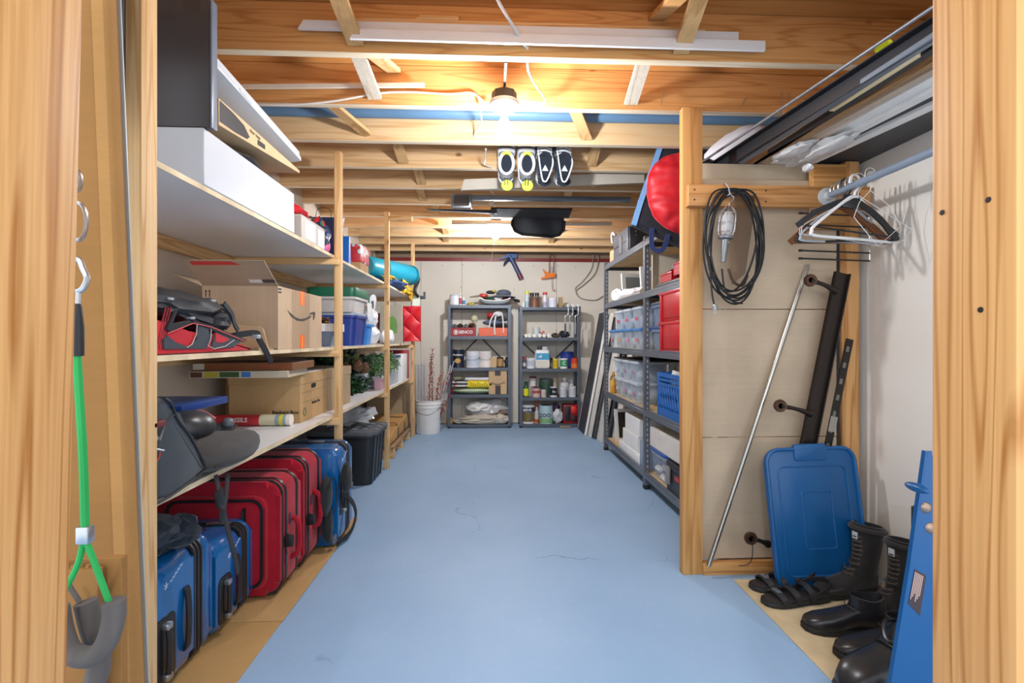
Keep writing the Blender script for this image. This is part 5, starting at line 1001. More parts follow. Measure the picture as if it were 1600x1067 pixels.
# ================================================================== RIGHT RACK
GX0, GX1 = 1.11, 1.70; GZ = (1.80, 1.425, 1.005, .575, .125)
GST = plain('#6b7078', .4, .35, name='boltless_steel'); GSD = plain('#4a4e55', .45, .35)
gr = thing('boltless_shelving', 'grey boltless steel shelving with five particle-board shelves along the right wall', 'shelving', (1.4, 3.5, 0))
LEGY = (2.30, 3.465, 4.70)
SLOT = plain('#25272b', .6)
for y in LEGY:
    for x, sx in ((GX0, 1), (GX1, -1)):
        m = MB(); m.box(min(x, x+sx*.004), max(x, x+sx*.004), y, y+.038, .003, 1.83); xa, xb = sorted((x+sx*.004, x+sx*.036)); m.box(xa, xb, y, y+.004, .003, 1.83)
        u = m.build('upright', GST, gr)
        if sx > 0 or y < 3:
            ms = MB(); k = 0; zz = .08
            while zz < 1.8:
                ms.box(xa+.012, xa+.02, y-.0006, y+.0, zz, zz+.018); zz += .038
            ms.build('slots', SLOT if False else plain('#b9b6b0', .7), u)['kind'] = 'stuff'
        MB().box(min(x-sx*.003, x+sx*.04), max(x-sx*.003, x+sx*.04), y-.003, y+.042, .0005, .03, bev=.003).build('foot', BLACK, u)
PB_ = plain('#c9ac80', .8, var=.2, bump=.3, bscale=180, name='particle_board')
for i, z in enumerate(GZ):
    for a, b in ((LEGY[0]+.005, LEGY[1]), (LEGY[1]+.039, LEGY[2])):
        for x, sx in ((GX0-.001, 1), (GX1+.001, -1)):
            xs = sorted((x, x+sx*.012)); MB().box(xs[0], xs[1], a, b, z-.045, z-.012, bev=.002, seg=1).box(*sorted((x+sx*.004, x+sx*.02)), a, b, z-.012, z+.006, bev=.002, seg=1).build('beam', GST, gr)
        MB().box(GX0+.02, GX1-.02, a+.002, b-.002, z-.014, z-.002).build('board', PB_, gr)
    for y in LEGY: MB().box(GX0+.037, GX1-.037, y+.004, y+.014, z-.045, z-.012).build('end_beam', GSD, gr)
T = lambda px, X=GX0: at(px, 500, X=X).y     # aisle-face pixel column -> y
# --- top
tc = thing('tool_case', 'grey and black plastic tool case on top of the right shelving', 'case', (1.3, 4.25, 1.80))
MB().box(1.135, 1.5, 4.0, 4.47, 1.799, 2.03, bev=.015).build('body', plain('#5e5f66', .45), tc)
MB().box(1.15, 1.49, 3.985, 4.0, 1.81, 2.02, bev=.006).build('front_panel', plain('#1d1d21', .4), tc)
MB().box(1.133, 1.136, 4.02, 4.45, 1.905, 1.912).build('seam', BLACK, tc); MB().box(1.128, 1.136, 4.16, 4.24, 1.83, 1.98, bev=.003).build('latch', plain('#77787d', .4), tc)
MB().tube(smoothpts([(1.14, 4.40, 2.03), (1.13, 4.43, 2.06), (1.13, 4.49, 2.05), (1.14, 4.5, 1.98)], 5), .014, 8).build('handle', plain('#cfcac2', .5), tc)
for dz in (.0, .03): MB().lathe([(0, -.001), (.006, -.001), (.006, 0)], (1.2, 3.985, 1.95+dz), 8, axis='y').build('rivet', METAL, tc)
one(MB().box(1.15, 1.45, 4.5, 4.66, 1.799, 1.93, bev=.004), 'kraft_top_box', KRAFTL, 'kraft box behind the tool case on the right shelving', 'box')
mp = thing('sleeping_pad_bag', 'black flat bag with pale blue piping hanging between right shelving and joists', 'bag', (1.0, 2.74, 1.66))
MB().prism(pxY([(990, 351), (1030, 231), (1045, 228), (1115, 236), (1125, 300), (1122, 398), (1065, 384)], 2.72), 'y', 2.70, 2.78, bev=.012, seg=3).build('body', fabric('#24242c', 700), mp)
MB().tube(smoothpts([tuple(at(a, b, Y=2.70)) for a, b in ((990, 352), (1002, 312), (1018, 268), (1031, 231))], 5), 1, flat=(.014, .008, (0, 1, 0))).build('piping', plain('#6f9cc9', .5), mp)
MB().tube(smoothpts([tuple(at(a, b, Y=2.69)) for a, b in ((1019, 356), (1018, 375), (1020, 388), (1030, 392), (1038, 386), (1044, 366))], 5), 1, flat=(.013, .003, (0, 1, 0))).build('handle', fabric('#2a3763', 500), mp)
MB().tube([tuple(at(a, b, Y=2.72)) for a, b in ((1052, 232), (1072, 212))], 1, flat=(.012, .003, (0, 1, 0))).build('strap', BLKF, mp)
rb = thing('red_stuff_bag', 'bright red round nylon bag pressed against the black bag by the partition post', 'bag', (1.02, 2.62, 1.7))
def redbag(u, v):
    q = pi*.5+pi*u; c = at(1072, 293, Y=2.64); r = v
    x = c.x+.205*r*cos(q)*(1+.03*sin(9*u)); zz = c.z+.22*r*sin(q)*(1-.12*cos(q*.5)); n_ = noise.noise(Vector((x*18, 0, zz*18)))
    w2 = noise.noise(Vector((x*9+3, 1, zz*26))); return (x, 2.69-.06*(1-r**4)**.6+.02*n_*r*r+.012*w2*r, zz)
MB().grid(redbag, 60, 26, .006).build('bag', plain('#c81c26', .5, var=.05), rb)
MB().tube([redbag(i/30, 1.0) for i in range(31)], .007, 6).build('hem', plain('#e0524f', .4), rb)
# --- second
z = GZ[1]
def framed(name, label, M, w_, h_, t_, mat, pane, b=.035):
    t = thing(name, label, 'frame', M.translation)
    MB().box(-w_, w_, 0, t_, 0, b, M=M).box(-w_, w_, 0, t_, h_-b, h_, M=M).box(-w_, -w_+b, 0, t_, b, h_-b, M=M).box(w_-b, w_, 0, t_, b, h_-b, M=M).build('frame', mat, t)
    MB().box(-w_+b, w_-b, t_*.4, t_*.6, b, h_-b, M=M).build('pane', pane, t); return t
PANE = plain('#8d9190', .1, spec=.6)
framed('small_window', 'white window frame standing on the second shelf, farther one', TR(1.36, 4.42, z, .15, RAD(-8)), .15, .27, .025, WHITE, PANE)
framed('small_window', 'white window frame standing on the second shelf, nearer one', TR(1.42, 4.05, z, .1, RAD(-8)), .15, .28, .025, WHITE, PANE)
one(MB().box(1.22, 1.62, 3.62, 3.65, z, z+.3, M=None, bev=.003), 'cream_panel', plain('#d3c8b0', .6), 'cream panel standing on the second shelf by the middle upright', 'panel')
one(MB().blob((1.2, 4.2, z+.045), (.07, .38, .05), 61, .35, 2.4, floor=z+.0006, oct2=.12).blob((1.17, 4.45, z+.06), (.05, .12, .065), 62, .3, 2.5, floor=z+.0006), 'white_fabric_roll', plain('#e3e3e6', .6), 'crumpled white fabric along the second shelf', 'fabric')
def open_bin(name, label, y0, y1, z0, h, x0, x1, mat, dip=.5):
    t = thing(name, label, 'bin', ((x0+x1)/2, (y0+y1)/2, z0), group='red parts bins')
    yl = y0; w4 = .004
    m = MB(); m.box(x0, x1, y0, y1, z0, z0+.004).box(x1-w4, x1, y0, y1, z0, z0+h).box(x0, x0+w4, y0, y1, z0, z0+h*dip)
    for y in (y0, y1-w4): m.prism([(z0, x0), (z0, x1), (z0+h, x1), (z0+h, x0+(x1-x0)*.45), (z0+h*dip, x0)][::-1], 'y', y, y+w4)
    m.build('bin', mat, t); MB().box(x0-.004, x0, y0-.002, y1+.002, z0+h*dip-.012, z0+h*dip, bev=.002).build('lip', mat, t); return t
RB = plain('#c4121f', .3)
open_bin('red_bin', 'red open parts bin on the second shelf, nearer the upright', 3.02, 3.22, z+.03, .12, 1.14, 1.4, RB)
open_bin('red_bin', 'red open parts bin on the second shelf, next to the partition post', 2.78, 2.99, z+.05, .16, 1.14, 1.42, RB)
one(MB().box(1.125, 1.5, 2.7, 3.3, z+.0006, z+.029, bev=.006), 'black_tray', plain('#26272b', .5), 'black tray under the red open bins', 'tray')
one(MB().box(1.3, 1.6, 3.1, 3.44, z+.0006, z+.2, bev=.004), 'grey_case', plain('#8c939c', .4), 'grey case at the back of the second shelf', 'case')
# --- third: clear shoe boxes, bins
z = GZ[2]
def shoebox(label, y, z0, x0=1.135, w_=.15, h=.135, d=.33, lidc='#3f7ab8', tagc='#c86a78', seed=0, group='clear shoe boxes on the right shelving'):
    t = thing('clear_shoe_box', label, 'storage box', (x0+d/2, y+w_/2, z0), group=group); z0 += .0006
    m = MB(); m.rbox(x0+.008, x0+d-.008, y+.008, y+w_-.008, z0+h-.02, z0, .015, 'z', 3, top=.9); m.build('tub', clear('#d3dfea', .38), t)
    MB().rbox(x0, x0+d, y, y+w_, z0+h-.022, z0+h, .018, 'z', 3, bev=.004).build('lid', plain(lidc, .3) if lidc != 'clear' else clear('#dbe2ea', .7), t)
    MB().box(x0+.005, x0+.008, y+.08, y+w_-.085, z0+.06, z0+.085).build('tag', plain(tagc, .5), t)
    MB().blob((x0+d/2, y+w_/2, z0+h*.42), (d*.36, w_*.33, h*.34), seed+200, .25, 2.5).build('contents', spots('#c3c9d2', ['#d6dce4', '#bcc7d6', '#e6e8ee', '#c9c3c6'], 22), t)
    return t
yy = [4.45, 4.19, 3.93, 3.67]; ordn = ['farthest', 'second farthest', 'third farthest', 'nearest']
for i, y in enumerate(yy): shoebox(f'clear blue-lidded shoe box, {ordn[i]} of the third shelf lower row', y-.02, z, w_=.22, h=.165, tagc=['#d56a72', '#d5a24a', '#c7708a', '#c8616a'][i], seed=i)
for i, y in enumerate((4.25, 3.98, 3.70)): shoebox(f'clear shoe box with a clear lid, {["farthest", "middle", "nearest"][i]} of the third shelf upper row', y-.04, z+.167, w_=.235, h=.165, lidc='clear', tagc='#c9576a', seed=10+i)
one(MB().box(1.16, 1.5, 4.46, 4.475, z+.168, z+.36, bev=.002), 'white_board', WHITE, 'white board standing behind the upper clear shoe boxes', 'board')
for i in range(2):
    b_ = tote('clear_drawer_bin', f'clear bin with a blue lid, {["lower", "upper"][i]} one left of the red crates', 1.135, 1.5, 3.20, 3.42, z+.168*i, z+.166+.168*i, clear('#8fa0b8', .6), plain('#27477f', .35) if i == 0 else plain('#3d4d68', .35), tap=.008, group='clear bins left of the red crates')
    MB().blob((1.3, 3.31, z+.168*i+.06), (.13, .08, .045), 70+i, .3, 3).build('contents', plain('#b3bccb', .5), b_)
def crate_red(label, z0, y0=2.72, y1=3.17, h=.19):
    t = thing('red_crate', label, 'crate', (1.3, (y0+y1)/2, z0), group='red crates'); z0 += .0006
    MB().box(1.12, 1.55, y0, y1, z0, z0+h, bev=.006).build('body', RB, t)
    MB().box(1.112, 1.12, y0, y1-.08, z0+.02, z0+h-.02, bev=.003).build('front_panel', RB, t)
    MB().box(1.108, 1.56, y0-.006, y1+.006, z0+h-.022, z0+h, bev=.004).build('rim', RB, t)
    MB().box(1.11, 1.125, y1-.04, y1-.012, z0, z0+h-.02, bev=.004).build('corner_rib', RB, t); return t
crate_red('red plastic crate, lower one of the stack on the third shelf', z); crate_red('red plastic crate, upper one of the stack on the third shelf', z+.192)
# --- fourth
z = GZ[3]
one(MB().lathe([(0, .0006), (.03, .0006), (.03, .14), (.012, .18), (.012, .2), (0, .2)], (1.16, 4.56, z), 14), 'amber_bottle', spots('#c9902a', ['#d9a02f', '#c98a20', '#4a3a20'], 14), 'amber yellow bottle at the far end of the fourth shelf', 'bottle')
one(MB().box(1.2, 1.24, 4.58, 4.68, z+.0006, z+.28, bev=.003), 'white_tall_box', WHITE, 'tall white box at the far end of the fourth shelf', 'box')
for r_ in range(2):
    for i, y in enumerate((4.27, 4.02, 3.77)[r_ and 0 or 0:]): shoebox(f'clear-lidded shoe box, {["farthest", "middle", "nearest"][i]} of the fourth shelf {["lower", "upper"][r_]} row', y-.03+.02*r_, z+.167*r_, w_=.22, h=.165, lidc='clear', tagc='#b07f9a' if i else '#c7ccd6', seed=20+i+5*r_)
one(MB().box(1.15, 1.52, 3.62, 4.5, z+.335, z+.345), 'dark_flat_board', plain('#2a2b2e', .5), 'dark flat board on the clear shoe boxes of the fourth shelf', 'board')
mc = thing('milk_crate', 'blue lattice milk crate full of white parts on the fourth shelf', 'crate', (1.3, 3.1, z))
BC = plain('#1a62ad', .3); x0, x1, y0, y1, zb, zt = 1.125, 1.50, 2.84, 3.24, z+.0006, z+.29
m = MB()
for zz, hh in ((zb, .06), (zb+.075, .012), (zt-.085, .02), (zt-.055, .018), (zt-.028, .028)):
    m.box(x0, x1, y0, y0+.006, zz, zz+hh).box(x0, x1, y1-.006, y1, zz, zz+hh).box(x0, x0+.006, y0+.006, y1-.006, zz, zz+hh).box(x1-.006, x1, y0+.006, y1-.006, zz, zz+hh)
m.build('rails', BC, mc)
m = MB(); m.box(x0, x1, y0, y1, zb, zb+.005); m.build('base', BC, mc)
m = MB()
for x, y in ((x0, y0), (x0, y1-.03), (x1-.03, y0), (x1-.03, y1-.03)): m.box(x-.002, x+.032, y-.002, y+.032, zb, zt, bev=.004)
m.build('corners', BC, mc)
m = MB(); nseg = 8
for k in range(nseg):
    ya = y0+.03+(y1-y0-.06)*k/nseg; yb = y0+.03+(y1-y0-.06)*(k+1)/nseg; za, zb2 = (zb+.06, zt-.08) if k % 2 else (zt-.08, zb+.06)
    m.tube([(x0+.003, ya, za), (x0+.003, yb, zb2)], .006, 6).tube([(x0+.003, ya, zb2), (x0+.003, yb, za)], .006, 6)
    xa = x0+.03+(x1-x0-.06)*k/nseg; xb = x0+.03+(x1-x0-.06)*(k+1)/nseg
    for yv in (y0+.003, y1-.003): m.tube([(xa, yv, za), (xb, yv, zb2)], .006, 6).tube([(xa, yv, zb2), (xb, yv, za)], .006, 6)
m.build('lattice', BC, mc)
one(MB().blob((1.3, 3.05, z+.25), (.15, .16, .07), 75, .4, 3, oct2=.2), 'white_parts', plain('#dcdcdc', .5), 'heap of crumpled white parts inside the blue milk crate', 'parts')
one(MB().blob((1.33, 3.08, z+.325), (.12, .11, .045), 76, .3, 3, oct2=.2), 'clear_wrap', clear('#c7c2bc', .4), 'clear plastic wrap on top of the milk crate', 'plastic')
# --- bottom
z = GZ[4]
framed('picture', 'white picture frame leaning at the far end of the bottom shelf', TR(1.38, 4.55, z, .1, RAD(-10)), .2, .30, .02, WHITE, plain('#39322c', .3), b=.03)
carton('kraft_letter_box', 'kraft carton with black print at the back of the bottom shelf', 1.4, 1.66, 4.0, 4.3, z, z+.36, KRAFT)
carton('white_carton_small', 'white carton, upper one of the pair on the bottom shelf', 1.15, 1.45, 3.72, 4.12, z+.20, z+.335, WHITE)
carton('white_carton_small', 'white carton, lower one of the pair on the bottom shelf', 1.14, 1.45, 3.74, 4.16, z+.075, z+.198, WHITE)
one(MB().box(1.13, 1.42, 3.66, 4.25, z+.0006, z+.073, bev=.004), 'white_flat_carton', plain('#e6e6e4', .5), 'long flat white carton under the white pair on the bottom shelf', 'box')
one(MB().rbox(1.126, 1.26, 3.50, 3.655, z+.0006, z+.2, .03, 'z', bev=.006), 'blue_clear_bin', clear('#9fb2cc', .6), 'small bluish clear bin beside the middle upright on the bottom shelf', 'storage bin')
gbn = tote('ball_bin', 'clear bin with a blue lid holding white balls on the bottom shelf', 1.13, 1.5, 3.10, 3.44, z, z+.2, clear('#c3cedd', .35), plain('#2d579b', .35), tap=.012)
rd = random.Random(3)
for i in range(14):
    bx2, by2 = 1.165+.043*(i % 3)+.004*rd.random(), 3.15+.048*((i//3) % 5)+.01*rd.random()
    one(MB().lathe([(0, -.021), (.0105, -.018), (.0182, -.0105), (.021, 0), (.0182, .0105), (.0105, .018), (0, .021)], (bx2, by2, z+.024+(.04 if i > 8 else 0)), 12), 'white_ball', plain('#e9e7e2', .35), 'white golf ball inside the clear bin with a blue lid', 'ball', 'white balls in the clear bin')
carton('long_white_box', 'long white carton with a kraft end lying on the ball bin', 1.14, 1.62, 2.75, 3.44, z+.2006, z+.335, plain('#d8d2c9', .6))
tb_ = thing('black_tool_box', 'black tool box with grey latches on the bottom shelf next to the partition post', 'tool box', (1.3, 2.8, z))
MB().box(1.125, 1.45, 2.55, 3.07, z+.0006, z+.14, bev=.008).build('body', plain('#26262a', .4), tb_); MB().box(1.12, 1.455, 2.545, 3.075, z+.14, z+.19, bev=.012).build('lid', plain('#1d1d21', .4), tb_)
for y in (3.02, 2.70): MB().box(1.108, 1.122, y-.03, y+.03, z+.05, z+.16, bev=.004).build('latch', plain('#8c8a85', .4), tb_)
MB().box(1.12, 1.1248, 2.85, 2.92, z+.1, z+.125).build('red_badge', plain('#c2332c', .4), tb_)
one(MB().box(1.15, 1.4, 2.50, 2.72, z+.3355, z+.42, bev=.004), 'yellow_green_box', plain('#9a9a2e', .5), 'olive yellow box beside the partition post above the tool box', 'box')
# leaning boards at the far end
for i, (y0, y1, xo, c, th, h, lab) in enumerate(((5.45, 5.85, .0, '#3c3f45', .02, 1.42, 'white-edged dark board leaning leftmost at the far end of the right shelving'), (5.28, 5.75, .035, '#dcd8cf', .012, 1.40, 'thin white panel leaning just right of the dark board'), (5.22, 5.7, .06, '#4b4c50', .012, 1.35, 'thin grey panel leaning third from the left beside the right shelving'), (5.02, 5.6, .09, '#ddd9d0', .03, 1.30, 'cream panel leaning fourth from the left beside the right shelving'), (4.96, 5.5, .14, '#4a4a4e', .012, 1.25, 'thin dark panel leaning behind the cream one'), (4.80, 5.5, .185, '#e0ddd5', .03, 1.2, 'thick white panel leaning closest to the right shelving'))):
    M = Matrix.Translation((1.055+xo, 0, .001)) @ Matrix.Rotation(RAD(10.5), 4, 'Y')
    if i: one(MB().box(0, th, y0, y1, .004, h, M=M, bev=.002), 'leaning_board', plain(c, .5), lab, 'board', 'boards leaning beside the right shelving')
    else:
        lb = thing('leaning_board', lab, 'board', (1.055, (y0+y1)/2, 0), group='boards leaning beside the right shelving'); MB().box(0, th, y0, y1, .004, h, M=M).build('panel', plain(c, .5), lb)
        MB().box(-.002, th+.002, y0-.012, y0, .004, h, M=M).box(-.002, th+.002, y1, y1+.012, .004, h, M=M).box(-.002, th+.002, y0, y1, h, h+.012, M=M).build('white_edge', WHITE, lb)
# ================================================================== CLOSET CORNER
one(MB().box(1.47, 1.758, .80, 2.43, 1.919, 1.937, bev=.001, seg=1), 'closet_shelf', plain('#3c3d40', .5), 'black shelf board high on the right wall above the clothes rod', 'shelf')
def member(name, label, pf, pn, z, w_, h, mat, cat='board', yn=.9, yf=2.42, kind='box'):
    """long piece lying along the shelf: passes the far pixel pf and near pixel pn at height z"""
    a, b = at(*pf, Z=z), at(*pn, Z=z); d = (b-a)/(b.y-a.y)
    A = a+d*(yf-a.y); B = a+d*(yn-a.y); L = (B-A); L.normalize()
    M = basis((A.x, A.y, z), L, (0, 0, 1)); n = ((B-A).length)
    m = MB()
    if kind == 'box': m.box(0, n, 0, h, -w_/2, w_/2, M=M, bev=min(.002, h*.3), seg=1)
    elif kind == 'angle': m.box(0, n, 0, h, -w_/2, -w_/2+.004, M=M).box(0, n, h-.004, h, -w_/2, w_/2, M=M)
    elif kind == 'tube': m.tube([M @ Vector((0, h/2, 0)), M @ Vector((n, h/2, 0))], h/2, 10)
    return one(m, name, mat, label, cat, 'long pieces stored over the clothes rod')
member('angle_rail', 'black steel angle rail, leftmost of the long pieces over the clothes rod', (1112, 272), (1453, 62), 1.918, .03, .052, plain('#2b2b2f', .4, .5), 'rail', kind='angle')
ra = member('thin_rod', 'thin grey rod lying above the black angle rail', (1112, 245), (1453, 18), 1.972, .01, .012, plain('#77787c', .4, .4), 'rod', kind='tube')
p1, p2 = at(1370, 79, Z=1.979), at(1391, 66, Z=1.979); MB().tube([p1, p2], .0095, 8).build('yellow_tape', plain('#d8da1f', .5), ra)
member('track_rail', 'blue-grey slotted track beside the black angle rail', (1171, 247), (1450, 70), 1.918, .032, .018, plain('#7b8591', .35, .6), 'rail')
member('black_batten', 'black batten between the grey track and the pale strip', (1190, 250), (1453, 84), 1.918, .03, .02, plain('#232327', .5))
member('pale_strip', 'short pale wood strip among the pieces over the rod', (1306, 170), (1433, 90), 1.918, .022, .02, wood('#e8d3a6', '#cfb483', 'y', knots=False, name='pale_wood'), yn=1.38, yf=1.73)
member('brown_strip', 'brown wood strip beside the plastic-wrapped trim', (1155, 268), (1452, 104), 1.918, .028, .024, wood('#a9825a', '#80592f', 'y', knots=False, name='brown_strip_wood'))
member('beige_strip', 'beige moulding next to the brown strip', (1172, 270), (1453, 116), 1.918, .026, .02, plain('#bfae97', .6))
member('wrapped_trim', 'white trim wrapped in plastic over the clothes rod', (1192, 272), (1453, 130), 1.918, .05, .04, plain('#f0eee9', .35))
member('white_moulding', 'white grooved moulding, inner one by the black shelf', (1209, 274), (1453, 148), 1.905, .042, .03, plain('#efece6', .5))
member('white_moulding', 'white drilled moulding, outermost of the pieces by the wall', (1225, 275), (1453, 170), 1.905, .045, .03, plain('#eceae5', .5))
ps = thing('plastic_sleeve', 'crumpled translucent plastic sleeve drooping from the trims over the hangers', 'plastic', (1.45, 1.95, 1.85))
c1 = at(1290, 235, Z=1.885); c2 = at(1245, 240, Z=1.9)
MB().blob((c1.x, c1.y, 1.893), (.06, .16, .02), 101, .45, 3, oct2=.25).blob((c2.x-.02, c2.y, 1.907), (.05, .12, .018), 102, .45, 3.5, oct2=.25).blob(tuple(at(1262, 262, Z=1.86)), (.02, .025, .018), 103, .4, 3, oct2=.2).build('sleeve', plain('#d5d3cf', .25), ps)
wf = thing('white_bolster', 'stuffed white fabric bundle with a black end above the closet header', 'bundle', (1.25, 2.46, 1.95))
Mw = TR(1.255, 2.45, 2.06, 0, 0, RAD(-33))
MB().blob((0, 0, 0), (.2, .085, .085), 104, .14, 2, M=Mw, oct2=.06).build('body', plain('#dedee2', .6), wf)
MB().blob((-.18, -.01, -.01), (.04, .06, .055), 105, .1, 2, M=Mw).build('black_end', BLACK, wf)
MB().blob((.07, -.07, -.02), (.035, .03, .025), 106, .4, 3, M=Mw, oct2=.2).build('grey_ribbon', plain('#8e8a88', .5), wf)
# clothes rod and hangers
RX, RZ = 1.532, 1.735
rod = thing('clothes_rod', 'galvanised steel clothes rod along the right wall', 'rod', (RX, 1.5, RZ))
MB().tube([(RX, .7, RZ), (RX, 2.152, RZ)], .0155, 20).build('rod', plain('#93a3b5', .3, .35), rod)
MB().lathe([(0, 2.1585), (.04, 2.1585), (.04, 2.152), (.021, 2.148), (.021, 2.125), (.0165, 2.125)], (RX, 0, RZ), 18, axis='y').build('socket', clear('#d9dde0', .6), rod)
def hook(m, r, h=.0):
    pts = [(-.024*cos(q)+.0, 0, .018+.024*sin(q)) for q in [pi*k/8*1.15-.35 for k in range(9)]]
    m.tube(smoothpts([(-.024, 0, .004)]+[(.024*cos(pi-q), 0, .0175+.024*sin(q)-.0) for q in [pi*k/8 for k in range(9)]]+[(.022, 0, -.005), (.004, 0, -.03), (0, 0, -.05-h)], 3), r, 8)
def hanger(kind, Y, rz, label, cx=0, tilt=0.0):
    t = thing('clothes_hanger', label, 'hanger', (RX, Y, RZ), group='hangers on the clothes rod')
    t.rotation_euler = (0, tilt, rz); t.matrix_basis = Matrix.Translation((RX, Y, RZ)) @ Matrix.Rotation(rz, 4, 'Z') @ Matrix.Rotation(tilt, 4, 'Y')
    def B(m, name, mat): return m.build(name, mat, t, local=True)
    if kind in ('white_plastic', 'black_plastic', 'grey_plastic'):
        mat = {'white_plastic': plain('#e2e0de', .4), 'black_plastic': plain('#1b1b1d', .35), 'grey_plastic': plain('#a9adb3', .4)}[kind]
        r = .0065 if kind == 'white_plastic' else .005
        m = MB(); hook(m, r*.75); B(m, 'hook', mat if kind != 'grey_plastic' else METAL)
        m = MB(); m.tube(smoothpts([(0, 0, -.05), (-.05, 0, -.075), (-.19, 0, -.185), (-.205, 0, -.21), (-.19, 0, -.228), (0, 0, -.228), (.19, 0, -.228), (.205, 0, -.21), (.19, 0, -.185), (.05, 0, -.075)], 5, closed=True), r, 8, closed=True); B(m, 'frame', mat)
    elif kind == 'black_contour':
        mat = plain('#19191b', .35); m = MB(); hook(m, .0022); B(m, 'hook', METAL)
        m = MB(); m.tube(smoothpts([(-.2, 0, -.2), (-.13, 0, -.13), (-.04, 0, -.075), (0, 0, -.062), (.04, 0, -.075), (.13, 0, -.13), (.2, 0, -.2)], 5), 1, flat=(.005, .011, (0, 0, 1))); B(m, 'shoulders', mat)
        m = MB(); m.box(-.035, .035, -.006, .006, -.1, -.04, bev=.006); B(m, 'neck_plate', mat)
        m = MB(); m.tube([(-.19, 0, -.195), (.19, 0, -.195)], .004, 8); B(m, 'bar', mat)
    elif kind == 'wood':
        mat = plain('#7d4a28', .45); m = MB(); hook(m, .0022); B(m, 'hook', METAL)
        m = MB(); m.tube(smoothpts([(-.215, 0, -.225), (-.12, 0, -.14), (-.03, 0, -.075), (0, 0, -.065), (.03, 0, -.075), (.12, 0, -.14), (.215, 0, -.225)], 5), 1, flat=(.010, .013, (0, 0, 1))); B(m, 'shoulders', mat)
        m = MB(); m.tube([(-.205, 0, -.225), (.205, 0, -.225)], .006, 8); B(m, 'bar', mat)
    elif kind == 'wire':
        mat = plain('#d8d5cf', .35, .3); m = MB(); hook(m, .0014); B(m, 'hook', mat)
        m = MB(); m.tube(smoothpts([(0, 0, -.05), (-.2, 0, -.16), (-.225, 0, -.19), (-.205, 0, -.21), (0, 0, -.23), (.1, 0, -.245), (.16, 0, -.25), (.2, 0, -.2)], 4)+[Vector((0, 0, -.05))], .0014, 6); B(m, 'frame', mat)
    elif kind == 'bent':
        mat = plain('#dedad2', .35, .3); m = MB(); hook(m, .0014); B(m, 'hook', mat)
        m = MB(); m.tube([(0, 0, -.05), (-.05, 0, -.1), (-.075, 0, -.16), (.035, 0, -.275), (.14, 0, -.19), (.09, 0, -.11), (0, 0, -.05)], .0014, 6); B(m, 'frame', mat)
    elif kind == 'trouser':
        m = MB(); hook(m, .002); m.tube([(0, 0, -.05), (-.0, 0, -.055), (.16, 0, -.085), (.165, 0, -.30)], .0025, 6).tube([(0, 0, -.055), (-.12, 0, -.075), (-.125, 0, -.1)], .0025, 6); B(m, 'frame', plain('#d6d6d6', .2, .9))
        for zz, xa in ((-.10, -.16), (-.15, -.12), (-.265, -.16), (-.30, -.16)):
            m = MB(); m.tube([(xa, 0, zz+.006), (.165, 0, zz)], .004, 8); B(m, 'bar', plain('#2a211d', .4))
            m = MB(); m.lathe([(0, -.008), (.0055, -.008), (.0055, .008), (0, .008)], (xa-.004, 0, zz+.006), 8, axis='x'); B(m, 'tip', BLACK)
    return t
hanger('trouser', 2.10, .05, 'multi-bar trouser hanger with dark bars, lowest on the rod')
hanger('wood', 2.075, -.04, 'brown wooden hanger among the white ones on the rod')
hanger('grey_plastic', 2.05, .10, 'grey plastic hanger behind the white plastic one')
hanger('black_plastic', 2.03, -.12, 'thin black plastic hanger in the middle of the rod group')
hanger('wire', 2.01, .08, 'white wire hanger with a long bent left shoulder')
hanger('white_plastic', 1.985, .16, 'thick white plastic hanger at the front of the rod group', tilt=.03)
hanger('wire', 1.965, -.2, 'white wire hanger turned toward the wall')
hanger('black_contour', 1.99, -.12, 'broad black contoured hanger nearest the door on the rod', tilt=.16)
hanger('bent', 1.90, .1, 'white wire hanger bent into a diamond shape')
# work light on the header
wl_ = thing('work_light', 'caged metal work light with coiled black cord hanging on the closet header', 'work light', (1.02, 2.14, 1.4))
P = lambda px, py, y=2.13: tuple(at(px, py, Y=y))
rd = random.Random(12)
for i in range(7):
    cx, cy = 1146+rd.uniform(-5, 6), 378+rd.uniform(-6, 12); rx, ry = 43+rd.uniform(-6, 10), 84+rd.uniform(-5, 8); ph = rd.uniform(-.15, .15)
    pts = []
    for k in range(26):
        q = 2*pi*k/26; e = 1+.06*sin(2*q+i); px = cx+rx*e*cos(q)+(6*sin(q)*(i % 3-1)); py = cy+ry*sin(q)
        if py < 300: py = 300-(300-py)*.4; 
        py = max(py, 288+rd.uniform(0, 3)); pts.append(P(px, py, 2.135-.006*(i % 4)-.008*sin(3*q+i)))
    MB().tube(smoothpts(pts, 2, closed=True), .0042, 7, closed=True).build('cord_loop', plain('#121214', .55), wl_)
MB().tube(smoothpts([P(1108, 400, 2.12), P(1111, 440, 2.118), P(1113, 462, 2.118), P(1116, 476, 2.115)], 5), .0042, 7).build('cord_end', plain('#121214', .55), wl_)
MB().tube(smoothpts([P(1128, 420, 2.115), P(1132, 450, 2.115), P(1144, 470, 2.118), P(1160, 474, 2.12)], 5), .0042, 7).build('cord_tail', plain('#121214', .55), wl_)
pg = MB(); pc3 = Vector(P(1117, 482, 2.115)); pg.lathe([(0, .02), (.009, .018), (.014, .004), (.013, -.008), (0, -.009)], pc3, 12); pl_ = pg.build('plug', plain('#8d9090', .3, .4), wl_)
MB().box(-.006, -.003, -.002, .002, -.024, -.008, M=Matrix.Translation(pc3)).box(.003, .006, -.002, .002, -.024, -.008, M=Matrix.Translation(pc3)).build('prong', METAL, pl_)
cg0 = Vector(P(1136, 350, 2.105)); Mc = Matrix.Translation(cg0) @ Matrix.Rotation(RAD(6), 4, 'Y')
m = MB()
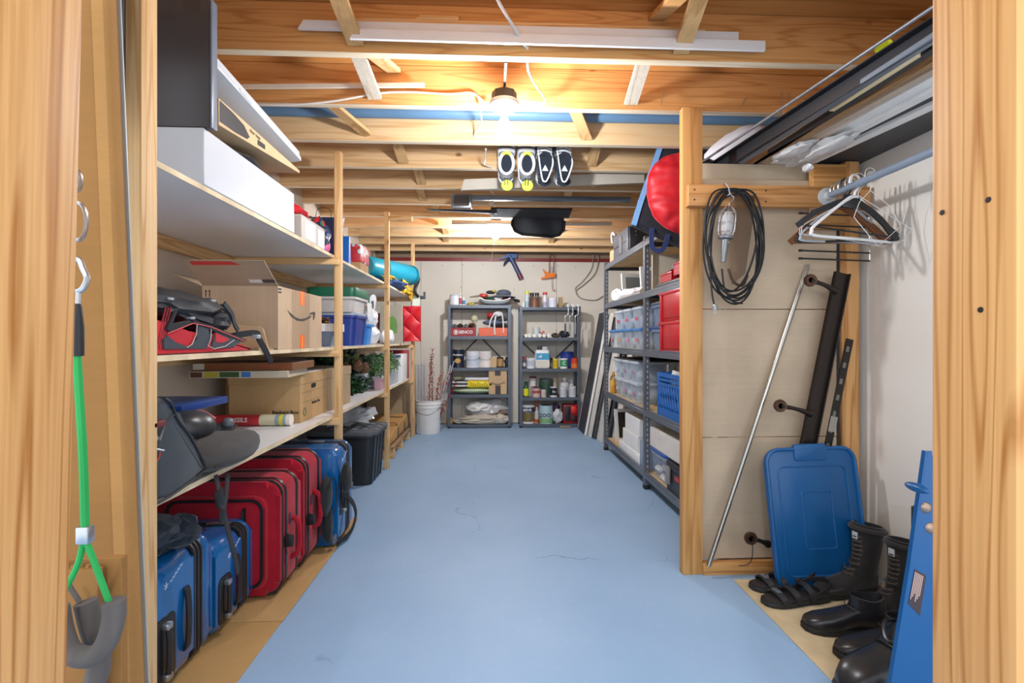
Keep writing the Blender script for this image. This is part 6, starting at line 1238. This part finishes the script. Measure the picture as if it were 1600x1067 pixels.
for k in range(6):
    q = 2*pi*k/6; m.tube(smoothpts([(.014*cos(q), .014*sin(q), -.062), (.034*cos(q), .034*sin(q), -.045), (.038*cos(q), .038*sin(q), 0), (.034*cos(q), .034*sin(q), .05), (.012*cos(q), .012*sin(q), .078)], 4), .0018, 6, M=Mc)
for h, r in ((-.04, .035), (.0, .0385), (.045, .036)): m.tube([(r*cos(2*pi*k/20), r*sin(2*pi*k/20), h) for k in range(20)], .0018, 6, closed=True, M=Mc)
m.tube(smoothpts([(0, 0, .076), (0, -.004, .095), (.012, 0, .105), (.018, 0, .12), (.006, 0, .13), (-.01, 0, .15)], 4), .002, 6, M=Mc).build('wire_cage', plain('#c9cacb', .25, .9), wl_)
MB().lathe([(.0, -.055), (.02, -.05), (.026, -.02), (.026, .03), (.012, .055), (0, .058)], (0, 0, 0), 16, M=Mc).build('glass', clear('#e9eaea', .35, .05), wl_)
MB().lathe([(0, -.17), (.010, -.17), (.013, -.13), (.016, -.09), (.017, -.07), (.032, -.066), (.033, -.058), (0, -.058)], (0, 0, 0), 16, M=Mc).build('handle', plain('#7c7f83', .35, .7), wl_)
MB().lathe([(0, -.004), (.003, -.003), (.003, 0)], (cg0.x-.004, cg0.y-.021, cg0.z-.085), 8, axis='y').build('switch', plain('#c98d6a', .4), wl_)
MB().tube(smoothpts([P(1131, 290, 2.158), P(1133, 286, 2.12), P(1138, 292, 2.11), P(1140, 302, 2.115), P(1136, 306, 2.12)], 5), .003, 6).build('hanging_hook', METAL, wl_)
ln = thing('mesh_net', 'brown mesh net hanging behind the work light on the closet header', 'net', (1.1, 2.15, 1.4))
MB().grid(lambda u, v: tuple(Vector(P(1140+14*u*(1-v)+28*u-4*v+8*v*v*(1-u), 305+140*v-18*u*v, 2.165-.028*sin(pi*u)*(1-.4*v)))), 12, 20, .002).build('net', clear('#6d5138', .38, .8, 'net_mesh'), ln)
MB().tube(smoothpts([P(1138, 420, 2.15), P(1146, 440, 2.14), P(1160, 446, 2.14), P(1168, 430, 2.15)], 5), .006, 7).build('net_rim', plain('#4a3424', .7), ln)
# long poles and rails leaning in the closet
one(MB().tube([tuple(at(1107, 884, Y=2.165)), tuple(at(1262, 414, Y=2.228))], .0105, 14), 'steel_pole', plain('#aaa79f', .25, .9), 'thin steel pole leaning diagonally across the closet panel', 'pole')
br = thing('bracket_rail', 'dark steel rail with round-ended arms leaning in the closet corner', 'rail', (1.6, 2.17, 0))
IR = plain('#37302c', .4, .7, name='dark_iron')
A, B = Vector(at(1240, 800, Y=2.165)), Vector(at(1312, 427, Y=2.175)); d = (B-A).normalized(); Mr = basis(A, (0, -1, 0), d)
Lr = (B-A).length
MB().box(-.004, .006, 0, Lr, -.034, .034, M=Mr).box(.0, .02, 0, Lr, -.034, -.028, M=Mr).box(.0, .02, 0, Lr, .028, .034, M=Mr).build('channel', IR, br)
for px, py, dx, dy in ((1306, 455, 1266, 438), (1266, 646, 1219, 634), (1200, 850, 1173, 841)):
    a, b = Vector(at(px, py, Y=2.14)), Vector(at(dx, dy, Y=2.115)); arm = MB().tube(smoothpts([a, (a+b)/2+Vector((0, -.006, .004)), b], 4), [.018, .014, .011, .010, .009, .009, .010, .011, .012], 10).build('arm', IR, br)
    MB().lathe([(.012, -.008), (.026, -.010), (.029, 0), (.026, .010), (.012, .008), (.012, -.008)], b, 20, axis='y').build('round_end', plain('#5a4234', .35, .7), arm)
MB().tube(smoothpts([tuple(at(1176, 850, Y=2.11)), tuple(at(1175, 872, Y=2.11)), tuple(at(1168, 882, Y=2.13)), tuple(at(1155, 884, Y=2.16))], 5), .002, 6).build('cord', BLACK, br)
sl = thing('slotted_bar', 'short black slotted bar beside the bracket rail', 'bar', (1.65, 2.17, 0))
A, B = Vector(at(1272, 800, Y=2.15)), Vector(at(1319, 530, Y=2.185)); d = (B-A).normalized(); Ms = basis(A, (0, -1, 0), d)
MB().box(-.003, .004, 0, (B-A).length, -.017, .017, M=Ms, bev=.001, seg=1).build('bar', plain('#2a2623', .4, .5), sl)
for k in range(8): MB().box(.0042, .0046, (B-A).length-.06-.075*k, (B-A).length-.035-.075*k, -.004, .010, M=Ms).build('slot', plain('#6a645c', .6), sl)
MB().box(.0042, .0048, (B-A).length-.43, (B-A).length-.36, -.0165, .0165, M=Ms).build('tape', plain('#8d867b', .6), sl)
# blue lid
bl = thing('blue_bin_cover', 'large blue plastic bin lid leaning upright in the closet', 'bin cover', (1.4, 2.1, 0))
LB = plain('#0e5186', .35, var=.04, name='blue_lid')
A = Vector(at(1265, 905, Z=.002)); Mlid = Matrix.Translation((A.x, 2.04, .004)) @ Matrix.Rotation(RAD(-8), 4, 'X') @ Matrix.Rotation(RAD(-1.5), 4, 'Y')
wl2, hl = .205, .60
MB().rbox(-wl2, wl2, -.012, .012, 0, hl, .06, 'y', 6, bev=.006, M=Mlid).build('panel', LB, bl)
def frame_tube(a, b, c, d, y, r, n=6):
    pts = []
    for cx, cz, q0 in ((b-r, d-r, 0), (a+r, d-r, pi/2), (a+r, c+r, pi), (b-r, c+r, 1.5*pi)):
        for k in range(n): q = q0+pi/2*k/(n-1); pts.append((cx+r*cos(q), y, cz+r*sin(q)))
    return pts
MB().tube(frame_tube(-wl2+.004, wl2-.004, .004, hl-.004, -.012, .056), .0085, 8, closed=True, M=Mlid).build('rim', LB, bl)
MB().tube(frame_tube(-wl2+.05, wl2-.05, .06, hl-.08, -.012, .03), .004, 8, closed=True, M=Mlid).build('raised_border', LB, bl)
MB().tube(frame_tube(-.06, .075, .17, hl-.19, -.012, .008), .003, 8, closed=True, M=Mlid).build('raised_border', LB, bl)
MB().rbox(-.075, .075, -.02, .0, hl-.055, hl+.018, .012, 'y', 4, bev=.005, M=Mlid).build('handle_tab', LB, bl)
# shoe mat
one(MB().prism([(1.09, 2.14), (1.07, 1.0), (1.74, 1.0), (1.74, 2.14)][::-1], 'z', .0004, .006, bev=.001, seg=1), 'shoe_mat', plain('#cdb892', .8, var=.1), 'tan board on the floor under the shoes', 'mat')
# ---------------- footwear
def loft(m, secs, n=18, M=None, cap=(True, True)):
    """secs: (x, half width, z bottom, z top, y offset, boxiness)"""
    rings = []
    for x, hw, z0, z1, yo, p in secs:
        ring = []
        for k in range(n):
            q = 2*pi*k/n; c, s_ = cos(q), sin(q); cc = math.copysign(abs(c)**p, c); ss = math.copysign(abs(s_)**p, s_)
            if s_ < 0: ss = math.copysign(abs(s_)**(p*.45), s_)
            ring.append((x, yo+hw*cc, (z0+z1)/2+(z1-z0)/2*ss))
        rings.append(ring)
    v = [q for r in rings for q in r]; f = [(i*n+k, (i+1)*n+k, (i+1)*n+(k+1) % n, i*n+(k+1) % n) for i in range(len(rings)-1) for k in range(n)]
    f = [q[::-1] for q in f]
    if cap[0]: f.append(tuple(range(n)))
    if cap[1]: f.append(tuple(range((len(rings)-1)*n, len(rings)*n))[::-1])
    m.mesh(v, f, M); return m
FOOT = [(-.02, .018, .02, .08, 0, .8), (.0, .034, .012, .10, 0, .8), (.05, .038, .01, .105, 0, .8), (.1, .036, .01, .098, .0, .8), (.15, .043, .01, .082, .004, .8), (.2, .048, .01, .07, .006, .8), (.24, .045, .012, .062, .004, .8), (.27, .034, .014, .05, .0, .8), (.283, .018, .018, .038, -.004, .8)]
def sole_mb(L=1, W=1, z0=.0006, z1=.022, M=None):
    m = MB(); pts = [(-.028, 0), (-.022, .025), (.0, .039), (.05, .043), (.1, .040), (.15, .047), (.2, .053), (.24, .05), (.272, .037), (.29, .014), (.29, -.018), (.272, -.038), (.24, -.047), (.2, -.048), (.15, -.04), (.1, -.037), (.05, -.041), (.0, -.038), (-.022, -.024)]
    return m.prism([(a*L, b*W) for a, b in pts], 'z', z0, z1, bev=.003, M=M)
def boot(label, M, shaft_h=.27, name='lace_boot', c='#2a2725'):
    t = thing(name, label, 'boot', M.translation, group='boots on the tan board')
    LEA = fabric(c, 500, .5, .75); RUB = plain('#1c1b1b', .6)
    sole_mb(M=M).build('sole', RUB, t)
    m = loft(MB(), FOOT, M=M); m.build('foot', LEA, t)
    m = loft(MB(), [(x, hw*1.06, z0+.005, z1*.92 if x > .17 else z0+.04, yo, p) for x, hw, z0, z1, yo, p in FOOT if x > .12], M=M); m.build('toe_cap', plain('#2d2c2c', .55), t)
    n = 20; rings = []
    for h, cx, rx, ry in ((.075, .045, .068, .040), (.12, .035, .060, .042), (.17, .025, .060, .046), (.22, .02, .064, .050), (shaft_h-.012, .018, .069, .053), (shaft_h, .018, .070, .054), (shaft_h+.002, .018, .062, .046), (shaft_h-.03, .018, .058, .042), (shaft_h-.10, .02, .05, .036)):
        rings.append([(cx+rx*cos(2*pi*k/n), ry*sin(2*pi*k/n), h+.012*cos(2*pi*k/n)*(h > .15)) for k in range(n)])
    m = MB(); v = [p for r in rings for p in r]; m.mesh(v, [(i*n+k, i*n+(k+1) % n, (i+1)*n+(k+1) % n, (i+1)*n+k) for i in range(len(rings)-1) for k in range(n)]+[tuple(range((len(rings)-1)*n, len(rings)*n))], M); sh = m.build('shaft', LEA, t)
    m = MB(); m.tube([(.018+.0715*cos(2*pi*k/20), .0555*sin(2*pi*k/20), shaft_h-.018+.012*cos(2*pi*k/20)) for k in range(20)], .011, 8, closed=True, M=M); m.build('collar', fabric('#34302e', 400, .6, .9), sh)
    LAC = plain('#4a3d35', .7)
    for k in range(9):
        zz = .085+.019*k; xx = .118-.0068*k+(.02 if k < 2 else 0) if zz < .14 else .089-.0009*(k-3)
        w_ = .026; m = MB(); m.tube(smoothpts([(xx-.016, -w_, zz), (xx+.003, -.008, zz+.006), (xx+.003, .008, zz+.002), (xx-.016, w_, zz+.010)], 3), .0026, 6, M=M).tube(smoothpts([(xx-.016, w_, zz), (xx+.004, .008, zz+.006), (xx+.004, -.008, zz+.003), (xx-.016, -w_, zz+.010)], 3), .0026, 6, M=M); m.build('lace', LAC, t)
    MB().box(.084, .090, -.012, .012, shaft_h-.055, shaft_h-.025, M=M, bev=.001, seg=1).build('tongue_badge', plain('#b9b9b9', .5), t)
    return t
def place(tx, ty, hx, hy, z=.0065, base=.28, s=None):
    """matrix putting the toe at (tx,ty) and heel at (hx,hy)"""
    d = Vector((tx-hx, ty-hy, 0)); L = d.length; k = s or L/base
    M = basis((hx, hy, z), d, Vector((-d.y, d.x, 0))); return M @ Matrix.Scale(k, 4)
boot('black lace-up winter boot standing against the blue lid', place(1.37, 1.98, 1.64, 2.03), .285)
boot('black lace-up winter boot nearest the door of the laced pair', place(1.40, 1.81, 1.66, 1.87), .29)
def sandal(label, M):
    t = thing('sandal', label, 'sandal', M.translation, group='black sandals on the tan board'); K = plain('#232225', .6)
    sole_mb(M=M, z1=.020).build('sole', K, t); sole_mb(.97, .9, .0205, .024, M=M).build('footbed', plain('#2c2523', .7), t)
    for x, w_, h, nm in ((.225, .052, .052, 'toe_strap'), (.16, .05, .06, 'instep_strap'), (.09, .046, .07, 'ankle_strap')):
        MB().tube(smoothpts([(x-.01, -w_, .012), (x, -w_*.8, h*.75), (x+.004, 0, h), (x, w_*.8, h*.75), (x-.01, w_, .012)], 5, ), 1, flat=(.012, .0025, (1, 0, 0)) if False else (.0025, .013, (1, 0, 0)), M=M).build(nm, K, t)
    MB().tube(smoothpts([(.09, -.046, .03), (.03, -.05, .06), (-.02, -.02, .072), (-.02, .02, .072), (.03, .05, .06), (.09, .046, .03)], 5), 1, flat=(.0025, .010, (0, 0, 1)), M=M).build('heel_strap', K, t)
    MB().box(.215, .235, -.02, .02, .052, .058, M=M, bev=.002).build('buckle', plain('#8d8f93', .3, .6), t)
sandal('black strappy sandal lying nearest the blue lid', place(1.13, 2.05, 1.40, 2.08)); sandal('black strappy sandal lying before the other sandal', place(1.115, 1.93, 1.38, 1.965))
def low_shoe(label, M, name='leather_shoe', c='#222123'):
    t = thing(name, label, 'shoe', M.translation, group='black shoes on the tan board'); LEA = plain(c, .3, bump=.2, bscale=200)
    sole_mb(M=M).build('sole', plain('#171617', .6), t); loft(MB(), FOOT, M=M).build('upper', LEA, t)
    n = 18; rings = [[(.05+rx*cos(2*pi*k/n), ry*sin(2*pi*k/n), h+.01*abs(cos(2*pi*k/n))) for k in range(n)] for h, rx, ry in ((.07, .07, .040), (.10, .062, .040), (.125, .062, .041), (.126, .056, .035), (.08, .05, .03))]
    m = MB(); m.mesh([p for r in rings for p in r], [(i*n+k, i*n+(k+1) % n, (i+1)*n+(k+1) % n, (i+1)*n+k) for i in range(len(rings)-1) for k in range(n)]+[tuple(range((len(rings)-1)*n, len(rings)*n))], M); m.build('collar', LEA, t)
    m = MB(); m.tube(smoothpts([(.11, -.036, .09), (.13, 0, .098), (.11, .036, .09)], 4), .002, 6, M=M); m.build('seam', plain('#3b3a3c', .4), t); return t
low_shoe('black leather slip-on shoe with its toe toward the aisle', place(1.17, 1.76, 1.44, 1.74)); low_shoe('second black leather shoe partly behind the rubber overshoe', place(1.18, 1.60, 1.46, 1.60))
low_shoe('black shoe with a pale trim under the laced boots', place(1.50, 1.70, 1.71, 1.74), c='#2a2a2d')
def overshoe(label, M):
    t = thing('rubber_overshoe', label, 'boot', M.translation, group='black rubber overshoes'); RUB = plain('#252527', .3, bump=.15, bscale=90, name='black_rubber')
    S = [(-.03, .03, .0, .17, 0, .75), (-.015, .06, 0, .20, 0, .75), (.04, .075, 0, .215, 0, .75), (.10, .075, 0, .19, 0, .75), (.16, .078, 0, .135, 0, .75), (.23, .078, 0, .115, 0, .75), (.29, .068, 0, .095, 0, .75), (.325, .048, 0, .07, 0, .75), (.34, .02, .01, .04, 0, .75)]
    loft(MB(), S, M=M).build('shell', RUB, t)
    loft(MB(), [(x*1.02, hw*1.07+.002, -.0, .028, 0, .75) for x, hw, *_ in S], M=M).build('sole', plain('#1a1a1b', .5), t)
    MB().tube(smoothpts([(.03, -.079, .17), (.12, -.05, .19), (.16, 0, .16), (.12, .05, .19), (.03, .079, .17)], 5), .006, 8, M=M).build('rib', RUB, t)
    MB().tube(smoothpts([(.13, -.08, .03), (.14, -.075, .10), (.155, -.04, .14), (.16, 0, .148), (.155, .04, .14), (.14, .075, .10), (.13, .08, .03)], 5), .004, 6, M=M).build('seam', plain('#19191a', .4), t)
    MB().lathe([(0, .207), (.04, .207), (.055, .214), (.058, .222), (.05, .224), (.035, .212), (0, .2115)], (.03, 0, 0), 18, M=M).build('collar', RUB, t)
overshoe('large black rubber overshoe in front, partly behind the blue stand', place(1.06, 1.42, 1.37, 1.47, z=.0065, base=.34)); overshoe('large black rubber overshoe closest to the right wall', place(1.24, 1.24, 1.55, 1.36, z=.0065, base=.34))
# blue stand by the door
bs = thing('blue_steel_stand', 'blue steel folding stand with a warning label leaning behind the right door stud', 'stand', (.95, 1.05, 0))
SB = plain('#0b4e82', .35, var=.04, name='blue_enamel')
pz = pxY([(1449, 705), (1457, 705), (1520, 1302), (1359, 1302), (1395, 1067), (1425, 880)], 1.05)
MB().prism(pz, 'y', 1.05, 1.056, bev=.001, seg=1).build('face_plate', SB, bs)
e = [at(a, b, Y=1.05) for a, b in ((1449, 705), (1425, 880), (1395, 1067), (1359, 1302))]
m = MB(); m.grid(lambda u, v: (lambda i, f: (e[i]*(1-f)+e[i+1]*f+Vector((.0, .010*v, 0))))(min(int(u*3), 2), u*3-min(int(u*3), 2)), 12, 2, .004); m.build('flange', SB, bs)
MB().blob(tuple(at(1433, 762, Y=1.03)), (.012, .03, .010), 1, .05).build('thumb_tab', SB, bs)
for px, py in ((1447, 793), (1454, 825)): MB().lathe([(0, -.006), (.006, -.006), (.010, -.004), (.0125, 0)], at(px, py, Y=1.0498), 16, axis='y').build('bolt', plain('#a38a76', .3, .8), bs)
lp = [(1429, 889), (1447, 899), (1437, 962), (1419, 943)]
MB().prism(pxY(lp, 1.0496), 'y', 1.0490, 1.0498).build('warning_label', plain('#3a2a2c', .5), bs)
for k in range(6):
    f0 = .08+.13*k; f1 = f0+.06
    def q(u, f): a = Vector((*lp[0], 0)); b = Vector((*lp[1], 0)); c = Vector((*lp[3], 0)); r = a+(b-a)*f+(c-a)*u; return (r.x, r.y)
    MB().prism(pxY([q(.06, f0), q(.06, f1), q(.85-.1*(k % 3), f1), q(.85-.1*(k % 3), f0)], 1.0488), 'y', 1.0484, 1.0489).build('label_text', plain('#c9a79a', .5), bs)
MB().prism(pxY([(1452, 960), (1480, 940), (1540, 1302), (1420, 1302)], 1.2), 'y', 1.2, 1.206).build('rear_leg', SB, bs)
one(MB().rbox(1.47, 1.60, 1.55, 1.64, .007, .56, .06, 'y', 6, bev=.03).blob((1.53, 1.56, .18), (.06, .05, .13), 109, .1, 2), 'black_backpack', fabric('#26262a'), 'black padded bag standing between boots and blue stand', 'bag')
# ================================================================== THINGS TUCKED INTO THE CEILING
P = lambda px, py, Y: tuple(at(px, py, Y=Y))
def trimb(name, label, x0, x1, y0, y1, za, zb, h, mat, group='trim boards on the joists'):
    """board across the joists: bottom edge za at x0, zb at x1"""
    m = MB(); m.mesh([(x0, y0, za), (x1, y0, zb), (x1, y1, zb), (x0, y1, za), (x0+.02, y0, za+h), (x1, y0, zb+h), (x1, y1, zb+h), (x0+.02, y1, za+h)], [(3, 2, 1, 0), (4, 5, 6, 7), (0, 1, 5, 4), (1, 2, 6, 5), (2, 3, 7, 6), (3, 0, 4, 7)])
    return one(m, name, mat, label, 'board', group)
WT = plain('#d9d8d6', .4, var=.03)
trimb('white_trim_board', 'white trim board with a pointed left end on the nearest joist', -.70, .935, 1.797, 1.809, 2.212, 2.212, .032, WT)
trimb('white_trim_board', 'white trim board, lower and farther right on the nearest joist', -.51, 1.03, 1.782, 1.794, 2.172, 2.168, .036, WT)
trimb('wood_trim_board', 'bare wood strip above the white trim boards', -.58, .815, 1.813, 1.829, 2.238, 2.238, .03, PINEX)
trimb('wood_trim_board', 'short bare wood strip lying on the longer one', -.28, -.12, 1.812, 1.826, 2.269, 2.269, .014, PINEX)
trimb('wood_stick', 'slim pale wood stick along the second joist near the lamp', -1.12, -.30, 2.205, 2.217, 2.196, 2.222, .018, plain('#ddd5c4', .6), None)
CAB = plain('#dcd9d2', .45)
def wire(label, pts, r=.0045, mat=CAB, name='electrical_cable', cat='cable', n=6): return one(MB().tube(smoothpts(pts, n), r, 7), name, mat, label, cat)
wire('white electrical cable running along the second joist to the near lamp', [P(386, 163, 2.225), P(450, 164, 2.228), P(520, 158, 2.228), P(590, 146, 2.228), P(640, 144, 2.228), P(700, 147, 2.228), P(735, 145, 2.228), P(748, 152, 2.225), P(757, 160, 2.215), P(766, 163, 2.20)])
wire('short loop of white cable under the left of the near lamp', [P(748, 154, 2.222), P(752, 166, 2.215), P(760, 168, 2.205), P(768, 165, 2.2)])
wire('white electrical cable coming down to the nearest joist hole', [P(766, -40, 1.60), P(778, 0, 1.66), P(800, 38, 1.74), P(818, 68, 1.815), P(825, 76, 1.832)], .006)
wire('white electrical cable hanging from the nearest joist to the near lamp', [P(824, 97, 1.885), P(826, 112, 1.95), P(836, 132, 2.08), P(850, 152, 2.17), P(849, 162, 2.19), P(832, 164, 2.195), P(815, 164, 2.195)])
wire('white cable end hanging below the second joist left of the lamp', [P(751, 176, 2.30), P(752, 190, 2.45), P(745, 203, 2.58), P(742, 213, 2.635), P(757, 214, 2.64)])
wire('white cable end hanging between the joists left of the sneakers', [P(759, 233, 2.70), P(758, 248, 2.85), P(757, 256, 2.98), P(768, 262, 3.045)])
for i, (a, b) in enumerate((((1036, 146), (1033, 163)), ((1166, 152), (1157, 168)), ((1221, 145), (1222, 182)), ((1233, 145), (1234, 182)))):
    one(MB().tube([P(*a, 2.225), P(*b, 2.215)], .0022, 6), 'hanging_nail', METAL, ['bent nail in the second joist left of the partition post', 'slanted nail in the second joist right of the partition post', 'long hanging nail in the second joist, left of the pair', 'long hanging nail in the second joist, right of the pair'][i], 'nail')
for i, (px, py, Y) in enumerate(((770, 303, 3.66), (772, 322, 4.05))):
    one(MB().tube(smoothpts([P(px-4, py-4, Y), P(px+1, py, Y), P(px+3, py+9, Y), P(px-1, py+15, Y), P(px-6, py+15, Y)], 5), .004, 7), 'ceiling_hook', WHITE, ['white screw hook in the joists beside the grey floodlight', 'white screw hook farther back, left of the black mat'][i], 'hook')
# sneakers
def sneaker(label, M, kind):
    t = thing('sneaker', label, 'sneaker', M.translation, group='sneakers tucked between the joists')
    g = kind == 'grey'; body = fabric('#77797d', 400) if g else fabric('#1d2536', 400); NV = fabric('#1c222c', 400); WH = fabric('#cfd0d2', 400); YL = plain('#bcc93a', .5)
    sole_mb(M=M, z1=.024).build('sole', plain('#b9bab8', .5), t); loft(MB(), FOOT, M=M).build('upper', body, t)
    if g:
        for x0 in (.115, .15, .185): loft(MB(), [(x, hw*1.05, z0+.02, z1*1.015, yo, p) for x, hw, z0, z1, yo, p in [(x0, .042, .01, .098-(x0-.1)*.32, 0, .8), (x0+.018, .044, .01, .092-(x0-.1)*.32, 0, .8)]], M=M).build('side_stripe', WH, t)
    else:
        for k in range(7):
            x = .10+.019*k; zz = .108-.0062*k; MB().tube(smoothpts([(x, -.036, zz-.022), (x, 0, zz), (x+.004, .036, zz-.022)], 4), .0055, 6, M=M).build('lace', WH, t)
    MB().tube([(.045+.052*cos(2*pi*k/20), .035*sin(2*pi*k/20), .104+.008*cos(2*pi*k/20)) for k in range(20)], .0085, 8, closed=True, M=M).build('collar', WH if g else NV, t)
    MB().blob((.043, 0, .104), (.046, .030, .005), 1, 0, M=M).build('opening', NV, t)
    if g:
        MB().tube(smoothpts([(.085, -.022, .112), (.094, 0, .119), (.085, .022, .112)], 4), .008, 8, M=M).build('lining', YL, t)
        MB().lathe([(0, .058), (.028, .058), (.030, .062), (.028, .066), (0, .066)], (-.052, -.006, 0), 16, M=M).build('tongue_pad', YL, t)
        for y in (-.008, .006): MB().tube([(-.02, y, .085), (-.055, y, .0685)], .002, 6, M=M).build('cord', BLACK, t)
    else:
        MB().tube(smoothpts([(.10, -.03, .10), (.04, -.038, .118), (-.04, -.012, .112), (-.05, .005, .11), (-.03, .016, .112), (.05, .03, .118), (.12, .034, .098)], 6), .0042, 7, M=M).build('lace_loop', WH, t)
        mb = MB(); mb.prism([(.005, -.016), (.005, .016), (.036, 0)][::-1], 'z', .109, .1125, M=M); mb.build('tongue_badge', plain('#b9c6d2', .5), t)
        MB().blob((-.03, .0, .075), (.03, .034, .02), 4, .3, 3, M=M).build('heel_tab', NV, t)
    return t
for i, (px, kind, lab) in enumerate(((791, 'grey', 'grey sneaker with yellow lining, leftmost of the four under the joists'), (823, 'grey', 'grey sneaker with yellow lining, second from the left under the joists'), (851, 'navy', 'white-laced navy sneaker, third from the left under the joists'), (881, 'navy', 'white-laced navy sneaker, rightmost of the four under the joists'))):
    x = at(px, 260, Y=2.83).x
    M = basis((x, 2.93, 2.04), (.02, .10, 1), (1, 0, 0))
    if M.col[2].y > 0: M = basis((x, 2.93, 2.04), (.02, .10, 1), (-1, 0, 0))
    sneaker(lab, M @ Matrix.Scale(1.15, 4), kind)
trimb('grey_plank', 'weathered grey grooved plank under the joists behind the sneakers', -.19, 1.0, 3.13, 3.15, 2.04, 2.105, .07, plain('#b3aa9b', .6), None)
one(MB().box(-.28, 1.05, 3.60, 3.64, 2.118, 2.15, bev=.003), 'grey_track', plain('#6d7a86', .4, .4), 'blue-grey metal track under the joists behind the grey plank', 'track')
one(MB().box(-.35, 1.1, 4.36, 4.39, 2.115, 2.15, bev=.003), 'pale_rail', plain('#b9b6ad', .4, .3), 'pale metal rail under the joists before the far lamp', 'rail')
fl_ = thing('floodlight', 'small square grey floodlight hanging under the joists', 'floodlight', (-.2, 3.58, 2.0))
MB().rbox(-.285, -.135, 3.52, 3.56, 2.03, 2.135, .012, 'y', bev=.006).build('housing', plain('#85888b', .3, .6), fl_); MB().rbox(-.265, -.155, 3.515, 3.521, 2.045, 2.12, .006, 'y').build('lens', plain('#5d5650', .2), fl_)
MB().tube([(-.21, 3.54, 2.13), (-.21, 3.54, 2.16)], .006, 8).build('bracket', METAL, fl_)
bm = thing('black_mat', 'black rounded mat hanging from the joists near the far lamp', 'mat', (.4, 4.1, 2.0))
MB().prism([(p[0], p[1]) for p in pxY([(801, 331), (882, 329), (881, 358), (874, 366), (862, 369), (840, 367), (815, 365), (804, 360), (800, 350)], 4.1)], 'y', 4.10, 4.125, bev=.008, seg=2).build('panel', plain('#26282d', .6), bm)
MB().tube([tuple(at(a, b, Y=4.096)) for a, b in ((801, 343), (800, 352), (805, 361), (816, 366), (840, 368), (862, 370), (874, 367), (881, 358), (882, 345))], .012, 8).build('border', plain('#17181b', .6), bm)
MB().prism([(4.095, 2.147), (4.095, 2.11), (3.92, 2.135), (3.92, 2.147)], 'x', .0, .66).build('upper_fold', BLKF, bm)
one(MB().prism([(2.118, .05), (2.146, .05), (2.149, -.52), (2.143, -.52)][::-1], 'y', 4.00, 4.03), 'navy_blind', fabric('#1e2733'), 'dark navy rolled blind tapering left of the black mat', 'blind')
wire('thin white string of the far lamp', [(.045, 4.5, 2.11), (.03, 4.5, 1.95), (-.0, 4.52, 1.80)], .0018, plain('#cfc9bd', .6), 'pull_string', 'string')
